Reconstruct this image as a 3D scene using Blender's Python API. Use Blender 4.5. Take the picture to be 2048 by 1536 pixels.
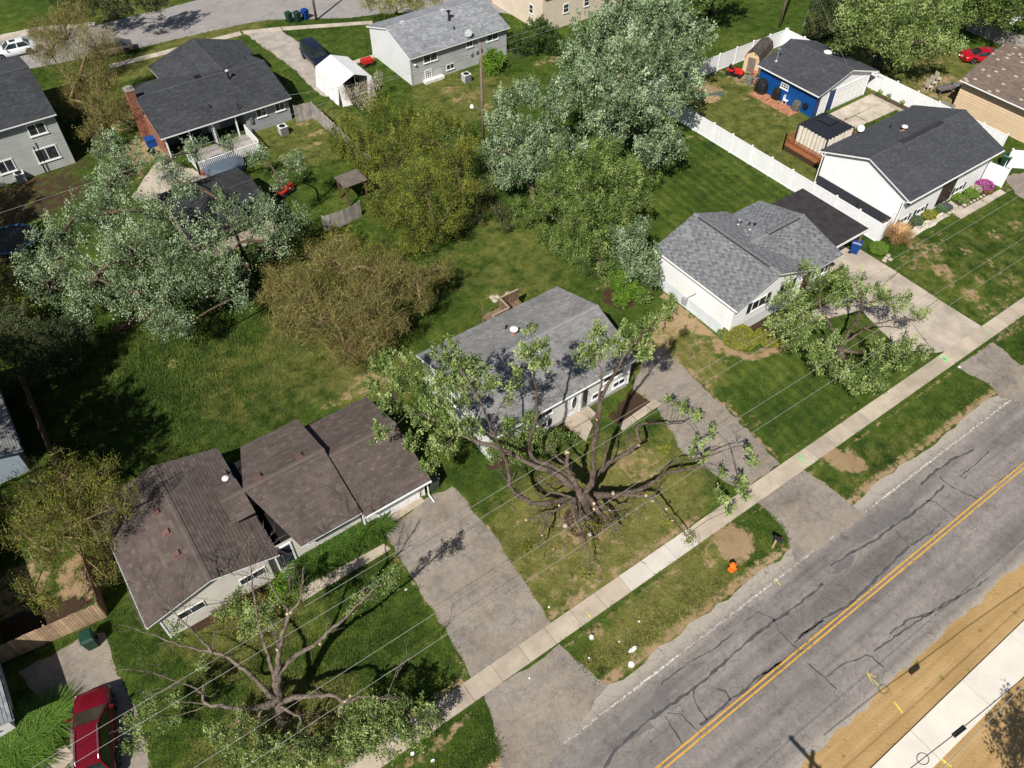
import bpy, bmesh, math, random
import numpy as np
from mathutils import Vector, Matrix
random.seed(7)
RNG = np.random.default_rng(7)
for _o in list(bpy.data.objects):
    bpy.data.objects.remove(_o, do_unlink=True)
SC = bpy.context.scene
COL = SC.collection
R = math.radians

# ------------------------------------------------------------------ camera (drone, 41 m up; X runs along the road, Y away from it)
FPX, PITCH, HEAD, HCAM = 1600.0, R(48.1), R(54.5), 41.0
HD = np.array([math.cos(HEAD), math.sin(HEAD), 0.0])
RT = np.array([math.sin(HEAD), -math.cos(HEAD), 0.0])
FW = HD * math.cos(PITCH) + np.array([0, 0, -math.sin(PITCH)])
UP = HD * math.sin(PITCH) + np.array([0, 0, math.cos(PITCH)])
cd = bpy.data.cameras.new('camera')
cam = bpy.data.objects.new('camera', cd)
COL.objects.link(cam)
cd.sensor_width = 36.0
cd.sensor_fit = 'HORIZONTAL'
cd.lens = 36.0 * FPX / 2048.0
cd.clip_start = 0.5
cd.clip_end = 3000
m = Matrix.Identity(4)
for i in range(3):
    m[i][0], m[i][1], m[i][2] = RT[i], UP[i], -FW[i]
m[2][3] = HCAM
cam.matrix_world = m
SC.camera = cam

# ------------------------------------------------------------------ daylight
SUN_EL, SH_AZ = R(47), R(33)          # shadows run towards (cos, sin) of SH_AZ
w = bpy.data.worlds.new('World')
SC.world = w
w.use_nodes = True
nt = w.node_tree
nt.nodes.clear()
sky = nt.nodes.new('ShaderNodeTexSky')
sky.sky_type = 'NISHITA'
sky.sun_disc = False
sky.sun_elevation = SUN_EL
sky.sun_rotation = math.atan2(-math.cos(SH_AZ), -math.sin(SH_AZ))
sky.dust_density = 1.0
bg = nt.nodes.new('ShaderNodeBackground')
bg.inputs['Strength'].default_value = 0.05
out = nt.nodes.new('ShaderNodeOutputWorld')
nt.links.new(sky.outputs[0], bg.inputs[0])
nt.links.new(bg.outputs[0], out.inputs[0])
ld = bpy.data.lights.new('sun', 'SUN')
ld.energy = 5.0
ld.angle = R(0.5)
ld.color = (1.0, 0.955, 0.88)
sun = bpy.data.objects.new('sun', ld)
COL.objects.link(sun)
Ld = Vector((math.cos(SH_AZ) * math.cos(SUN_EL), math.sin(SH_AZ) * math.cos(SUN_EL), -math.sin(SUN_EL)))
sun.rotation_euler = Ld.to_track_quat('-Z', 'Y').to_euler()
sun.location = (-40, -30, 60)
SC.view_settings.view_transform = 'Standard'
SC.view_settings.look = 'None'
SC.view_settings.gamma = 1.0
SC.view_settings.use_curve_mapping = False
SC.view_settings.exposure = 0.25

# ------------------------------------------------------------------ helpers
def P(x, y, z=0.0):
    """ground survey: where the line of sight through a photo pixel meets the height z"""
    d = FW + RT * ((x - 1024.0) / FPX) - UP * ((y - 768.0) / FPX)
    t = (z - HCAM) / d[2]
    q = d * t
    return Vector((q[0], q[1], q[2] + HCAM))

def P2(x, y, z=0.0):
    v = P(x, y, z)
    return (v.x, v.y)

def tag(o, label=None, cat=None, group=None, kind=None):
    if label: o['label'] = label
    if cat: o['category'] = cat
    if group: o['group'] = group
    if kind: o['kind'] = kind
    return o

ORG = {}
def empty(name, loc, label=None, cat=None, group=None, rz=0.0, kind=None):
    o = bpy.data.objects.new(name, None)
    COL.objects.link(o)
    o.location = loc
    o.rotation_euler = (0, 0, rz)
    o.empty_display_size = 0.3
    ORG[o.name] = Vector(loc)
    tag(o, label, cat, group, kind)
    return o

class MB:
    def __init__(s):
        s.v = []; s.f = []; s.t = []
    def add(s, vs, fs, tone=0.5):
        n = len(s.v)
        s.v += [tuple(p) for p in vs]
        for f in fs:
            s.f.append(tuple(i + n for i in f)); s.t.append(tone)
        return s
    def box(s, x0, x1, y0, y1, z0, z1, tone=0.5):
        return s.add([(x0, y0, z0), (x1, y0, z0), (x1, y1, z0), (x0, y1, z0), (x0, y0, z1), (x1, y0, z1), (x1, y1, z1), (x0, y1, z1)],
                     [(0, 3, 2, 1), (4, 5, 6, 7), (0, 1, 5, 4), (1, 2, 6, 5), (2, 3, 7, 6), (3, 0, 4, 7)], tone)
    def obox(s, c, ax, ay, az, tone=0.5):
        """oriented box: centre + three half-axis vectors"""
        c, ax, ay, az = Vector(c), Vector(ax), Vector(ay), Vector(az)
        vs = [c + sx * ax + sy * ay + sz * az for sz in (-1, 1) for sx, sy in ((-1, -1), (1, -1), (1, 1), (-1, 1))]
        return s.add(vs, [(0, 3, 2, 1), (4, 5, 6, 7), (0, 1, 5, 4), (1, 2, 6, 5), (2, 3, 7, 6), (3, 0, 4, 7)], tone)
    def bar(s, a, b, w, h, up=(0, 0, 1), tone=0.5):
        a, b = Vector(a), Vector(b)
        d = (b - a)
        u = d.normalized()
        side = u.cross(Vector(up))
        if side.length < 1e-4: side = Vector((1, 0, 0))
        side.normalize()
        v = side.cross(u).normalized()
        return s.obox((a + b) / 2, d / 2, side * w / 2, v * h / 2, tone)
    def poly(s, pts, tone=0.5):
        return s.add(pts, [tuple(range(len(pts)))], tone)
    def prism(s, pts, z0, z1, tone=0.5):
        """pts: 2-D outline, counter-clockwise"""
        a = sum(pts[i][0] * pts[(i + 1) % len(pts)][1] - pts[(i + 1) % len(pts)][0] * pts[i][1] for i in range(len(pts)))
        if a < 0: pts = pts[::-1]
        n = len(pts)
        vs = [(p[0], p[1], z0) for p in pts] + [(p[0], p[1], z1) for p in pts]
        fs = [tuple(range(n - 1, -1, -1)), tuple(range(n, 2 * n))] + [(i, (i + 1) % n, n + (i + 1) % n, n + i) for i in range(n)]
        return s.add(vs, fs, tone)
    def tube(s, path, radii, n=6, cap=True, tone=0.5):
        path = [Vector(p) for p in path]
        if not hasattr(radii, '__len__'): radii = [radii] * len(path)
        rings = []
        prev = None
        for i, p in enumerate(path):
            d = (path[min(i + 1, len(path) - 1)] - path[max(i - 1, 0)])
            if d.length < 1e-6: d = Vector((0, 0, 1))
            d.normalize()
            if prev is None:
                a = d.cross(Vector((0, 0, 1)))
                if a.length < 0.05: a = d.cross(Vector((1, 0, 0)))
                a.normalize()
            else:
                a = prev - d * prev.dot(d)
                if a.length < 1e-4: a = d.orthogonal()
                a.normalize()
            prev = a
            b = d.cross(a)
            rings.append([p + (a * math.cos(2 * math.pi * k / n) + b * math.sin(2 * math.pi * k / n)) * radii[i] for k in range(n)])
        vs = [q for r in rings for q in r]
        fs = []
        for i in range(len(rings) - 1):
            for k in range(n):
                k2 = (k + 1) % n
                fs.append((i * n + k, i * n + k2, (i + 1) * n + k2, (i + 1) * n + k))
        if cap:
            fs.append(tuple(range(n - 1, -1, -1)))
            fs.append(tuple((len(rings) - 1) * n + k for k in range(n)))
        return s.add(vs, fs, tone)
    def lathe(s, c, prof, n=12, axis=(0, 0, 1), tone=0.5):
        """prof: (radius, height) pairs along axis from c"""
        c = Vector(c); az = Vector(axis).normalized()
        ax = az.orthogonal().normalized(); ay = az.cross(ax)
        vs = []
        for r, h in prof:
            for k in range(n):
                a = 2 * math.pi * k / n
                vs.append(c + az * h + (ax * math.cos(a) + ay * math.sin(a)) * r)
        fs = []
        for i in range(len(prof) - 1):
            for k in range(n):
                k2 = (k + 1) % n
                fs.append((i * n + k, i * n + k2, (i + 1) * n + k2, (i + 1) * n + k))
        fs.append(tuple(range(n - 1, -1, -1)))
        fs.append(tuple((len(prof) - 1) * n + k for k in range(n)))
        return s.add(vs, fs, tone)

def link_mesh(name, me, mat, parent=None):
    o = bpy.data.objects.new(name, me)
    COL.objects.link(o)
    if mat: me.materials.append(mat)
    if parent is not None:
        o.parent = parent
        ORG[o.name] = ORG.get(parent.name, Vector((0, 0, 0)))
    return o

def obj(name, mb, mat, parent=None, local=False, smooth=False, label=None, cat=None, group=None, kind=None, tones=True):
    """one mesh object from a builder; verts are world coordinates unless local"""
    v = np.array(mb.v, dtype=np.float64).reshape(-1, 3)
    org = Vector((0, 0, 0))
    if not local:
        if parent is not None:
            org = ORG.get(parent.name, Vector((0, 0, 0)))
        else:
            lo, hi = v.min(0), v.max(0)
            org = Vector(((lo[0] + hi[0]) / 2, (lo[1] + hi[1]) / 2, lo[2]))
        v = v - np.array(org)
    me = bpy.data.meshes.new(name)
    me.from_pydata(v.tolist(), [], mb.f)
    if tones:
        at = me.attributes.new('tone', 'FLOAT', 'FACE')
        at.data.foreach_set('value', np.array(mb.t, dtype=np.float32))
    if smooth:
        me.polygons.foreach_set('use_smooth', [True] * len(me.polygons))
    o = link_mesh(name, me, mat, parent)
    if parent is None and not local:
        o.location = org
        ORG[o.name] = org
    tag(o, label, cat, group, kind)
    return o

def np_mesh(name, verts, nper, mat, parent, tone=None, org=None, smooth=False):
    """verts: (N*nper,3) array, every nper verts one face"""
    org = np.array(ORG.get(parent.name, (0, 0, 0))) if org is None else np.array(org)
    v = (verts - org).astype(np.float32)
    n = len(v) // nper
    me = bpy.data.meshes.new(name)
    me.vertices.add(len(v))
    me.vertices.foreach_set('co', v.ravel())
    me.loops.add(len(v))
    me.loops.foreach_set('vertex_index', np.arange(len(v), dtype=np.int32))
    me.polygons.add(n)
    me.polygons.foreach_set('loop_start', np.arange(0, len(v), nper, dtype=np.int32))
    me.polygons.foreach_set('loop_total', np.full(n, nper, dtype=np.int32))
    if smooth:
        me.polygons.foreach_set('use_smooth', np.ones(n, dtype=bool))
    me.update(calc_edges=True)
    if tone is not None:
        at = me.attributes.new('tone', 'FLOAT', 'FACE')
        at.data.foreach_set('value', tone.astype(np.float32))
    return link_mesh(name, me, mat, parent)

def copy_tree(o, parent=None, loc=None, rz=None):
    c = o.copy()
    COL.objects.link(c)
    c.parent = parent
    if loc is not None: c.location = loc
    if rz is not None: c.rotation_euler = (0, 0, rz)
    for ch in list(o.children):
        copy_tree(ch, c)
    return c

# ------------------------------------------------------------------ materials
MATS = {}
def nmat(name):
    mt = bpy.data.materials.new(name)
    mt.use_nodes = True
    n = mt.node_tree
    return mt, n, n.nodes['Principled BSDF']

def mixrgb(n, blend='MIX'):
    x = n.nodes.new('ShaderNodeMix')
    x.data_type = 'RGBA'
    x.blend_type = blend
    return x       # inputs 0 fac, 6 A, 7 B ; output 2

def noise(n, scale, detail=4.0, rough=0.6, vec=None):
    t = n.nodes.new('ShaderNodeTexNoise')
    t.inputs['Scale'].default_value = scale
    t.inputs['Detail'].default_value = detail
    t.inputs['Roughness'].default_value = rough
    if vec is not None: n.links.new(vec, t.inputs['Vector'])
    return t

def ramp(n, fac, stops):
    r = n.nodes.new('ShaderNodeValToRGB')
    e = r.color_ramp.elements
    while len(e) < len(stops): e.new(0.5)
    for i, (p, c) in enumerate(stops):
        e[i].position = p
        e[i].color = (c[0], c[1], c[2], 1) if hasattr(c, '__len__') else (c, c, c, 1)
    n.links.new(fac, r.inputs[0])
    return r

def wpos(n):
    return n.nodes.new('ShaderNodeNewGeometry').outputs['Position']

def bump(n, bsdf, h, strength=0.3, dist=0.02):
    b = n.nodes.new('ShaderNodeBump')
    b.inputs['Strength'].default_value = strength
    b.inputs['Distance'].default_value = dist
    n.links.new(h, b.inputs['Height'])
    n.links.new(b.outputs[0], bsdf.inputs['Normal'])

def mat(name, col, rough=0.7, var=0.12, scale=3.0, metal=0.0, spec=0.3, bumps=0.0, fine=40.0, tone=0.0):
    """plain painted/plastic/metal surface with weathering noise; tone = how much each piece differs"""
    if name in MATS: return MATS[name]
    mt, n, b = nmat(name)
    b.inputs['Roughness'].default_value = rough
    b.inputs['Metallic'].default_value = metal
    b.inputs['Specular IOR Level'].default_value = spec
    p = wpos(n)
    t = noise(n, scale, 5, 0.65, p)
    lo = [max(0, c * (1 - 1.6 * var)) for c in col]
    hi = [min(1, c * (1 + var)) for c in col]
    r = ramp(n, t.outputs[0], [(0.3, lo), (0.62, hi)])
    last = r.outputs[0]
    if tone:
        a = n.nodes.new('ShaderNodeAttribute'); a.attribute_name = 'tone'
        rr = ramp(n, a.outputs['Fac'], [(0.0, 1 - tone), (1.0, 1 + tone * 0.8)])
        x = mixrgb(n, 'MULTIPLY'); x.inputs[0].default_value = 1.0
        n.links.new(last, x.inputs[6]); n.links.new(rr.outputs[0], x.inputs[7])
        last = x.outputs[2]
    n.links.new(last, b.inputs['Base Color'])
    if bumps:
        t2 = noise(n, fine, 3, 0.6, p)
        bump(n, b, t2.outputs[0], bumps, 0.02)
    MATS[name] = mt
    return mt

def shingle_mat(name, c_lo, c_hi, patch=0.25, light=None):
    if name in MATS: return MATS[name]
    mt, n, b = nmat(name)
    b.inputs['Roughness'].default_value = 0.9
    b.inputs['Specular IOR Level'].default_value = 0.15
    p = wpos(n)
    a = n.nodes.new('ShaderNodeAttribute'); a.attribute_name = 'tone'
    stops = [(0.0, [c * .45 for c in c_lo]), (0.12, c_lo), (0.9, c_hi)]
    if light: stops = [(0.0, [c * .45 for c in c_lo]), (0.12, c_lo), (0.9, c_hi), (0.93, light)]
    r = ramp(n, a.outputs['Fac'], stops)
    t = noise(n, 0.55, 6, 0.7, p)
    rr = ramp(n, t.outputs[0], [(0.3, 1 - patch), (0.7, 1 + patch * 0.5)])
    x = mixrgb(n, 'MULTIPLY'); x.inputs[0].default_value = 1.0
    n.links.new(r.outputs[0], x.inputs[6]); n.links.new(rr.outputs[0], x.inputs[7])
    t2 = noise(n, 28, 3, 0.7, p)
    rr2 = ramp(n, t2.outputs[0], [(0.25, 0.72), (0.75, 1.2)])
    y = mixrgb(n, 'MULTIPLY'); y.inputs[0].default_value = 1.0
    n.links.new(x.outputs[2], y.inputs[6]); n.links.new(rr2.outputs[0], y.inputs[7])
    n.links.new(y.outputs[2], b.inputs['Base Color'])
    bump(n, b, t2.outputs[0], 0.25, 0.01)
    MATS[name] = mt
    return mt

def glass_mat(name='window_glass', col=(0.02, 0.025, 0.03), rough=0.08):
    if name in MATS: return MATS[name]
    mt, n, b = nmat(name)
    b.inputs['Roughness'].default_value = rough
    b.inputs['Specular IOR Level'].default_value = 0.8
    t = noise(n, 1.7, 3, 0.5, wpos(n))
    r = ramp(n, t.outputs[0], [(0.4, col), (0.7, [c * 2.2 + 0.01 for c in col])])
    n.links.new(r.outputs[0], b.inputs['Base Color'])
    MATS[name] = mt
    return mt

WHITE = mat('white_paint', (0.80, 0.80, 0.79), 0.5, 0.05)
VINYL = mat('white_vinyl', (0.80, 0.81, 0.82), 0.35, 0.04, tone=0.03)
GLASS = glass_mat()
BLACK = mat('black_plastic', (0.012, 0.012, 0.014), 0.45, 0.2)
METAL = mat('galvanised_metal', (0.55, 0.56, 0.57), 0.35, 0.1, metal=0.8)
RUBBER = mat('rubber', (0.015, 0.015, 0.015), 0.8, 0.2)
CONC = mat('concrete', (0.46, 0.40, 0.33), 0.9, 0.16, 0.8, bumps=0.2, tone=0.10)
# ------------------------------------------------------------------ ground, roads, walks
PAVED = []          # outlines (world) where no grass grows

def inpoly(px, py, poly):
    c = np.zeros(px.shape, dtype=bool)
    n = len(poly)
    j = n - 1
    for i in range(n):
        xi, yi = poly[i]; xj, yj = poly[j]
        cond = ((yi > py) != (yj > py))
        with np.errstate(divide='ignore', invalid='ignore'):
            xx = (xj - xi) * (py - yi) / (yj - yi + 1e-12) + xi
        c ^= cond & (px < xx)
        j = i
    return c

def axis_coords(a, b, step, far):
    core = np.arange(a, b + 1e-6, step)
    k = np.array([4, 12, 30, 70, 150, 300, 700.0])
    k = k[k <= far]
    return np.concatenate([(a - k)[::-1], core, b + k])
GX = axis_coords(-16, 92, 0.36, 700)
GY = axis_coords(-10, 108, 0.36, 700)
gx, gy = np.meshgrid(GX, GY)
dirt = np.zeros_like(gx); dry = np.full_like(gx, 0.03); mulch = np.zeros_like(gx); mow = np.zeros_like(gx)

def blob(arr, x, y, r, s=1.0, r2=None, rot=0.0, px=True):
    cx, cy = P2(x, y) if px else (x, y)
    dx, dy = gx - cx, gy - cy
    c, sn = math.cos(rot), math.sin(rot)
    u = (dx * c + dy * sn) / r
    v = (-dx * sn + dy * c) / (r2 or r)
    d = np.sqrt(u * u + v * v)
    np.maximum(arr, s * np.clip((1.25 - d) / 0.5, 0, 1), out=arr)

def stroke(arr, pts, w, s=1.0, px=True):
    pts = [P2(*p) if px else p for p in pts]
    for (x0, y0), (x1, y1) in zip(pts[:-1], pts[1:]):
        L2 = (x1 - x0) ** 2 + (y1 - y0) ** 2 + 1e-9
        t = np.clip(((gx - x0) * (x1 - x0) + (gy - y0) * (y1 - y0)) / L2, 0, 1)
        d = np.hypot(gx - x0 - t * (x1 - x0), gy - y0 - t * (y1 - y0)) / w
        np.maximum(arr, s * np.clip((1.3 - d) / 0.6, 0, 1), out=arr)

def area(arr, pts, s, soft=0.0, px=True):
    q = [P2(*p) if px else p for p in pts]
    np.maximum(arr, s * inpoly(gx, gy, q), out=arr)

# south of the road: graded bare soil
dirt[gy < 2.0] = 1.0
# strip between walk and carriageway
blob(dry, 1330, 1225, 5.5, 0.85, 1.8); blob(dirt, 1468, 1085, 1.35, 0.95); blob(dirt, 1420, 1122, 0.55, 0.75)
blob(dry, 1400, 1110, 3.0, 0.8, 1.6); blob(dirt, 1340, 1180, 2.4, 0.42, 0.7); blob(dirt, 1260, 1240, 2.2, 0.36, 0.8)
blob(dirt, 1690, 920, 1.0, 0.95, 1.5, 0.6); blob(dirt, 1735, 990, 1.8, 0.5, 0.6); blob(dry, 1760, 920, 5, 0.4, 1.6)
blob(dirt, 860, 1500, 2.0, 0.55, 0.5); blob(dirt, 1195, 1262, 0.6, 0.6); blob(dirt, 2020, 660, 2.0, 0.5, 0.7)
stroke(dirt, [(-10, 14.75), (24, 14.75)], 0.3, 0.75, px=False); stroke(dirt, [(24, 14.85), (80, 14.75)], 0.16, 0.5, px=False)
stroke(dirt, [(-10, 13.1), (80, 13.1)], 0.2, 0.6, px=False)
stroke(dirt, [(-10, 10.25), (90, 10.25)], 0.35, 0.8, px=False)
# yard of the grey house: thin dry turf round the big tree
blob(dry, 1190, 1030, 8.5, 0.85, 4.8); blob(dirt, 1270, 925, 1.7, 0.62); blob(dirt, 1100, 1130, 2.2, 0.46, 1.1)
blob(dirt, 1300, 1060, 2.2, 0.42); blob(dirt, 1200, 1120, 3.0, 0.45, 1.0); blob(dirt, 1370, 1000, 2.0, 0.42); blob(dirt, 1040, 1020, 1.6, 0.36)
blob(dirt, 1150, 1170, 2.4, 0.5, 0.8); blob(mulch, 1168, 1040, 1.25, 1.0); blob(dirt, 1168, 1045, 1.9, 0.62)
stroke(dirt, [(905, 985), (985, 1075), (1095, 1245)], 0.22, 0.75); stroke(dirt, [(770, 1075), (825, 1160), (955, 1390)], 0.16, 0.6)
stroke(dirt, [(1330, 690), (1440, 800), (1556, 918)], 0.2, 0.7)
# mulch beds at the grey house
area(mulch, [(1215, 838), (1262, 778), (1312, 800), (1235, 850)], 1.0); stroke(mulch, [(985, 930), (1135, 850)], 0.5, 0.9)
# between grey and white house
blob(dirt, 1335, 655, 2.2, 0.75, 1.2); blob(dirt, 1310, 690, 1.6, 0.65); blob(dry, 1340, 720, 4.0, 0.8); blob(dirt, 1370, 640, 0.6, 0.9, 2.2, 0)
blob(dirt, 1400, 700, 1.8, 0.5); blob(mulch, 1240, 595, 1.6, 0.7); blob(dirt, 1225, 560, 2.5, 0.5, 1.0); stroke(dirt, [(1325, 590), (1440, 680)], 0.35, 0.9)
stroke(dirt, [(1440, 690), (1500, 715), (1570, 690)], 0.5, 0.85); stroke(mulch, [(1480, 668), (1600, 620)], 0.55, 0.95); blob(dirt, 1440, 790, 1.6, 0.35)
for q in [(1415, 745, 1.4), (1450, 710, 1.2), (1385, 770, 1.0), (1500, 850, 1.0), (1350, 710, 1.0)]: blob(dirt, q[0], q[1], q[2], 0.45)
area(mow, [(1300, 700), (1560, 925), (1880, 700), (1640, 560)], 0.8)
# lawn of the white house with the dark roof
for q in [(1850, 500, 1.7, .6), (1830, 525, 1.3, .55), (1885, 540, 1.0, .75), (1940, 590, 0.9, .7), (1960, 560, .6, .6), (1900, 565, .8, .5), (1935, 500, .8, .55), (1990, 470, .8, .6), (2020, 560, .9, .55), (1985, 530, 1., .5), (2030, 450, 1.2, .5), (2010, 600, 1.2, .5), (1975, 620, .8, .6), (1880, 470, .9, .5)]:
    blob(dirt, q[0], q[1], q[2], q[3])
stroke(dirt, [(1850, 590), (1955, 650)], 0.25, 0.6); area(dry, [(1770, 540), (1955, 650), (2048, 590), (2048, 400)], 0.35); area(mow, [(1770, 540), (1955, 650), (2048, 590), (2048, 400)], 0.5)
# back lawns
area(mow, [(1290, 400), (1345, 235), (1600, 390), (1520, 400), (1340, 470)], 1.0); blob(dirt, 1385, 275, 1.6, 0.5, 0.5, -0.9); blob(dirt, 1345, 265, 1.2, 0.4)
area(dry, [(1345, 200), (1400, 150), (1530, 160), (1620, 240), (1640, 320), (1640, 380)], 0.6)
for q in [(1490, 200, .8), (1582, 290, 1.0), (1420, 165, 1.2), (1440, 150, 1.4), (1560, 230, 1.0), (1600, 300, .8), (1545, 215, 1.6)]: blob(dirt, q[0], q[1], q[2], 0.45)
blob(dirt, 1415, 185, 2.2, .85, 1.0, -.4); blob(dirt, 1490, 155, 2.2, .7)
for q in [(900, 178, 1.6), (935, 195, 2.2), (610, 245, 1.4), (640, 265, 1.6), (625, 290, 1.2), (985, 210, 1.5), (905, 130, 1.0), (1095, 122, 2.0)]: blob(dirt, q[0], q[1], q[2], 0.6, q[2] * .5)
blob(dry, 620, 270, 6, .6); blob(dry, 930, 190, 6, .6); blob(dry, 360, 100, 14, .75, 3, .2)
blob(dirt, 985, 595, 0.9, .6, .5); blob(dry, 1010, 520, 6, .42); blob(dry, 740, 750, 3.5, .7); blob(dirt, 735, 765, 2.2, .62, 1.2); stroke(dirt, [(650, 815), (760, 760)], 0.5, .6)
blob(dry, 520, 760, 5, .4); blob(dry, 640, 700, 5, .55); blob(dirt, 350, 725, .7, .6); blob(dirt, 280, 640, 2.6, .6, .5, .3)
for q in [(1030, 480), (1050, 505), (1000, 560), (990, 470), (1060, 560)]: blob(dry, q[0], q[1], 2.2, .5)
stroke(dry, [(1020, 470), (1060, 560), (1085, 575)], .25, .5); stroke(dry, [(1060, 460), (1100, 560)], .25, .5)
# brown house: beds
stroke(mulch, [(400, 1240), (470, 1195), (560, 1150)], 0.75, 0.9); blob(dirt, 430, 1215, 1.6, .5, .5, .5); stroke(mulch, [(600, 1130), (760, 1055)], 0.6, 0.9)
blob(dry, 480, 1230, 4, .6); blob(dry, 560, 1470, 4.5, .75, 3); blob(dirt, 590, 1475, 1.6, .5); blob(mulch, 600, 1470, 2.0, .5)
blob(dirt, 175, 1140, 2.6, .8, 1.7, .9); blob(dirt, 40, 1180, 2.0, .7); blob(dirt, 100, 1080, 1.6, .5); area(mulch, [(0, 1240), (150, 1190), (190, 1205), (0, 1310)], 1.0)
blob(dirt, 250, 350, 2.0, .6); blob(dirt, 270, 270, 4.5, .45, 1.5, 1.3); blob(dirt, 330, 290, 2.0, .55)
blob(dirt, 1890, 175, 3.2, .7); blob(dry, 1850, 150, 9, .7); blob(dirt, 1830, 110, 3.5, .45); blob(dry, 1960, 150, 5, .6)
blob(dirt, 2010, 370, 1.2, .5); blob(dry, 240, 10, 8, .5); blob(dirt, 270, 30, 4, .4)
blob(dirt, 290, 300, 2.6, .75); blob(dirt, 250, 240, 2.6, .6); blob(mulch, 60, 400, 6, .62, 4); blob(mulch, 40, 560, 4.5, .6); blob(mulch, 110, 340, 4, .55, 2); blob(dirt, 450, 640, 2.5, .4, .7); stroke(dirt, [(230, 660), (350, 600)], .5, .6)

soil = np.stack([dirt, dry, mulch, mow], axis=-1)
nx, ny = len(GX), len(GY)
gv = np.stack([gx, gy, np.zeros_like(gx)], axis=-1).reshape(-1, 3)
idx = np.arange(nx * ny).reshape(ny, nx)
gf = np.stack([idx[:-1, :-1], idx[:-1, 1:], idx[1:, 1:], idx[1:, :-1]], axis=-1).reshape(-1, 4)
gm = bpy.data.meshes.new('ground')
gm.vertices.add(len(gv)); gm.vertices.foreach_set('co', gv.astype(np.float32).ravel())
gm.loops.add(gf.size); gm.loops.foreach_set('vertex_index', gf.astype(np.int32).ravel())
gm.polygons.add(len(gf)); gm.polygons.foreach_set('loop_start', np.arange(0, gf.size, 4, dtype=np.int32)); gm.polygons.foreach_set('loop_total', np.full(len(gf), 4, dtype=np.int32))
gm.update(calc_edges=True)
at = gm.attributes.new('soil', 'FLOAT_COLOR', 'POINT')
at.data.foreach_set('color', soil.astype(np.float32).ravel())

def math_node(n, op, a, b):
    q = n.nodes.new('ShaderNodeMath'); q.operation = op
    for i, v in enumerate((a, b)):
        if isinstance(v, (int, float)): q.inputs[i].default_value = v
        else: n.links.new(v, q.inputs[i])
    return q.outputs[0]

def grass_colour(n, pos, dry_s, mow_s, bright=1.0):
    """living turf: dark lush to yellow-green, drier where the soil is thin"""
    a = noise(n, 0.13, 4, 0.6, pos); b2 = noise(n, 0.9, 5, 0.65, pos); c = noise(n, 7.0, 4, 0.7, pos)
    s = math_node(n, 'ADD', math_node(n, 'MULTIPLY', a.outputs[0], 0.35), math_node(n, 'MULTIPLY', b2.outputs[0], 0.40))
    s = math_node(n, 'ADD', s, math_node(n, 'MULTIPLY', c.outputs[0], 0.25))
    k = bright
    r = ramp(n, s, [(0.37, (0.020 * k, 0.046 * k, 0.006 * k)), (0.50, (0.055 * k, 0.091 * k, 0.013 * k)), (0.63, (0.122 * k, 0.150 * k, 0.027 * k))])
    # straw colour where dry
    d = math_node(n, 'ADD', dry_s, math_node(n, 'MULTIPLY', math_node(n, 'SUBTRACT', b2.outputs[0], 0.5), 1.5))
    dr = ramp(n, d, [(0.25, 0.0), (0.95, 0.85)])
    x = mixrgb(n); n.links.new(dr.outputs[0], x.inputs[0]); n.links.new(r.outputs[0], x.inputs[6]); x.inputs[7].default_value = (0.190 * k, 0.178 * k, 0.052 * k, 1)
    # mower stripes
    wv = n.nodes.new('ShaderNodeTexWave'); wv.wave_type = 'BANDS'; wv.bands_direction = 'X'
    wv.inputs['Scale'].default_value = 0.36; wv.inputs['Distortion'].default_value = 2.6; wv.inputs['Detail'].default_value = 2
    mp = n.nodes.new('ShaderNodeMapping'); mp.inputs['Rotation'].default_value = (0, 0, R(6)); n.links.new(pos, mp.inputs[0]); n.links.new(mp.outputs[0], wv.inputs['Vector'])
    wr = ramp(n, wv.outputs[0], [(0.3, 0.84), (0.7, 1.08)])
    y = mixrgb(n, 'MULTIPLY'); n.links.new(mow_s, y.inputs[0]); n.links.new(x.outputs[2], y.inputs[6]); n.links.new(wr.outputs[0], y.inputs[7])
    return y.outputs[2], c, b2

gmat, n, b = nmat('lawn_and_soil')
b.inputs['Roughness'].default_value = 0.95; b.inputs['Specular IOR Level'].default_value = 0.1
pos = wpos(n)
at = n.nodes.new('ShaderNodeAttribute'); at.attribute_name = 'soil'
sp = n.nodes.new('ShaderNodeSeparateColor'); n.links.new(at.outputs['Color'], sp.inputs[0])
gc, fine, mid = grass_colour(n, pos, sp.outputs[1], at.outputs['Alpha'], 0.95)
ns = noise(n, 1.6, 8, 0.72, pos)
thr = math_node(n, 'ADD', sp.outputs[0], math_node(n, 'MULTIPLY', math_node(n, 'SUBTRACT', ns.outputs[0], 0.5), 2.4))
dm = ramp(n, thr, [(0.50, 0.0), (0.80, 1.0)])
big = noise(n, 0.22, 6, 0.7, pos)
dcol = ramp(n, big.outputs[0], [(0.25, (0.26, 0.175, 0.095)), (0.5, (0.35, 0.245, 0.14)), (0.75, (0.41, 0.30, 0.18))])
dn = noise(n, 14, 6, 0.75, pos)
dv = ramp(n, dn.outputs[0], [(0.3, 0.78), (0.7, 1.12)])
dx = mixrgb(n, 'MULTIPLY'); dx.inputs[0].default_value = 1; n.links.new(dcol.outputs[0], dx.inputs[6]); n.links.new(dv.outputs[0], dx.inputs[7])
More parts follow.
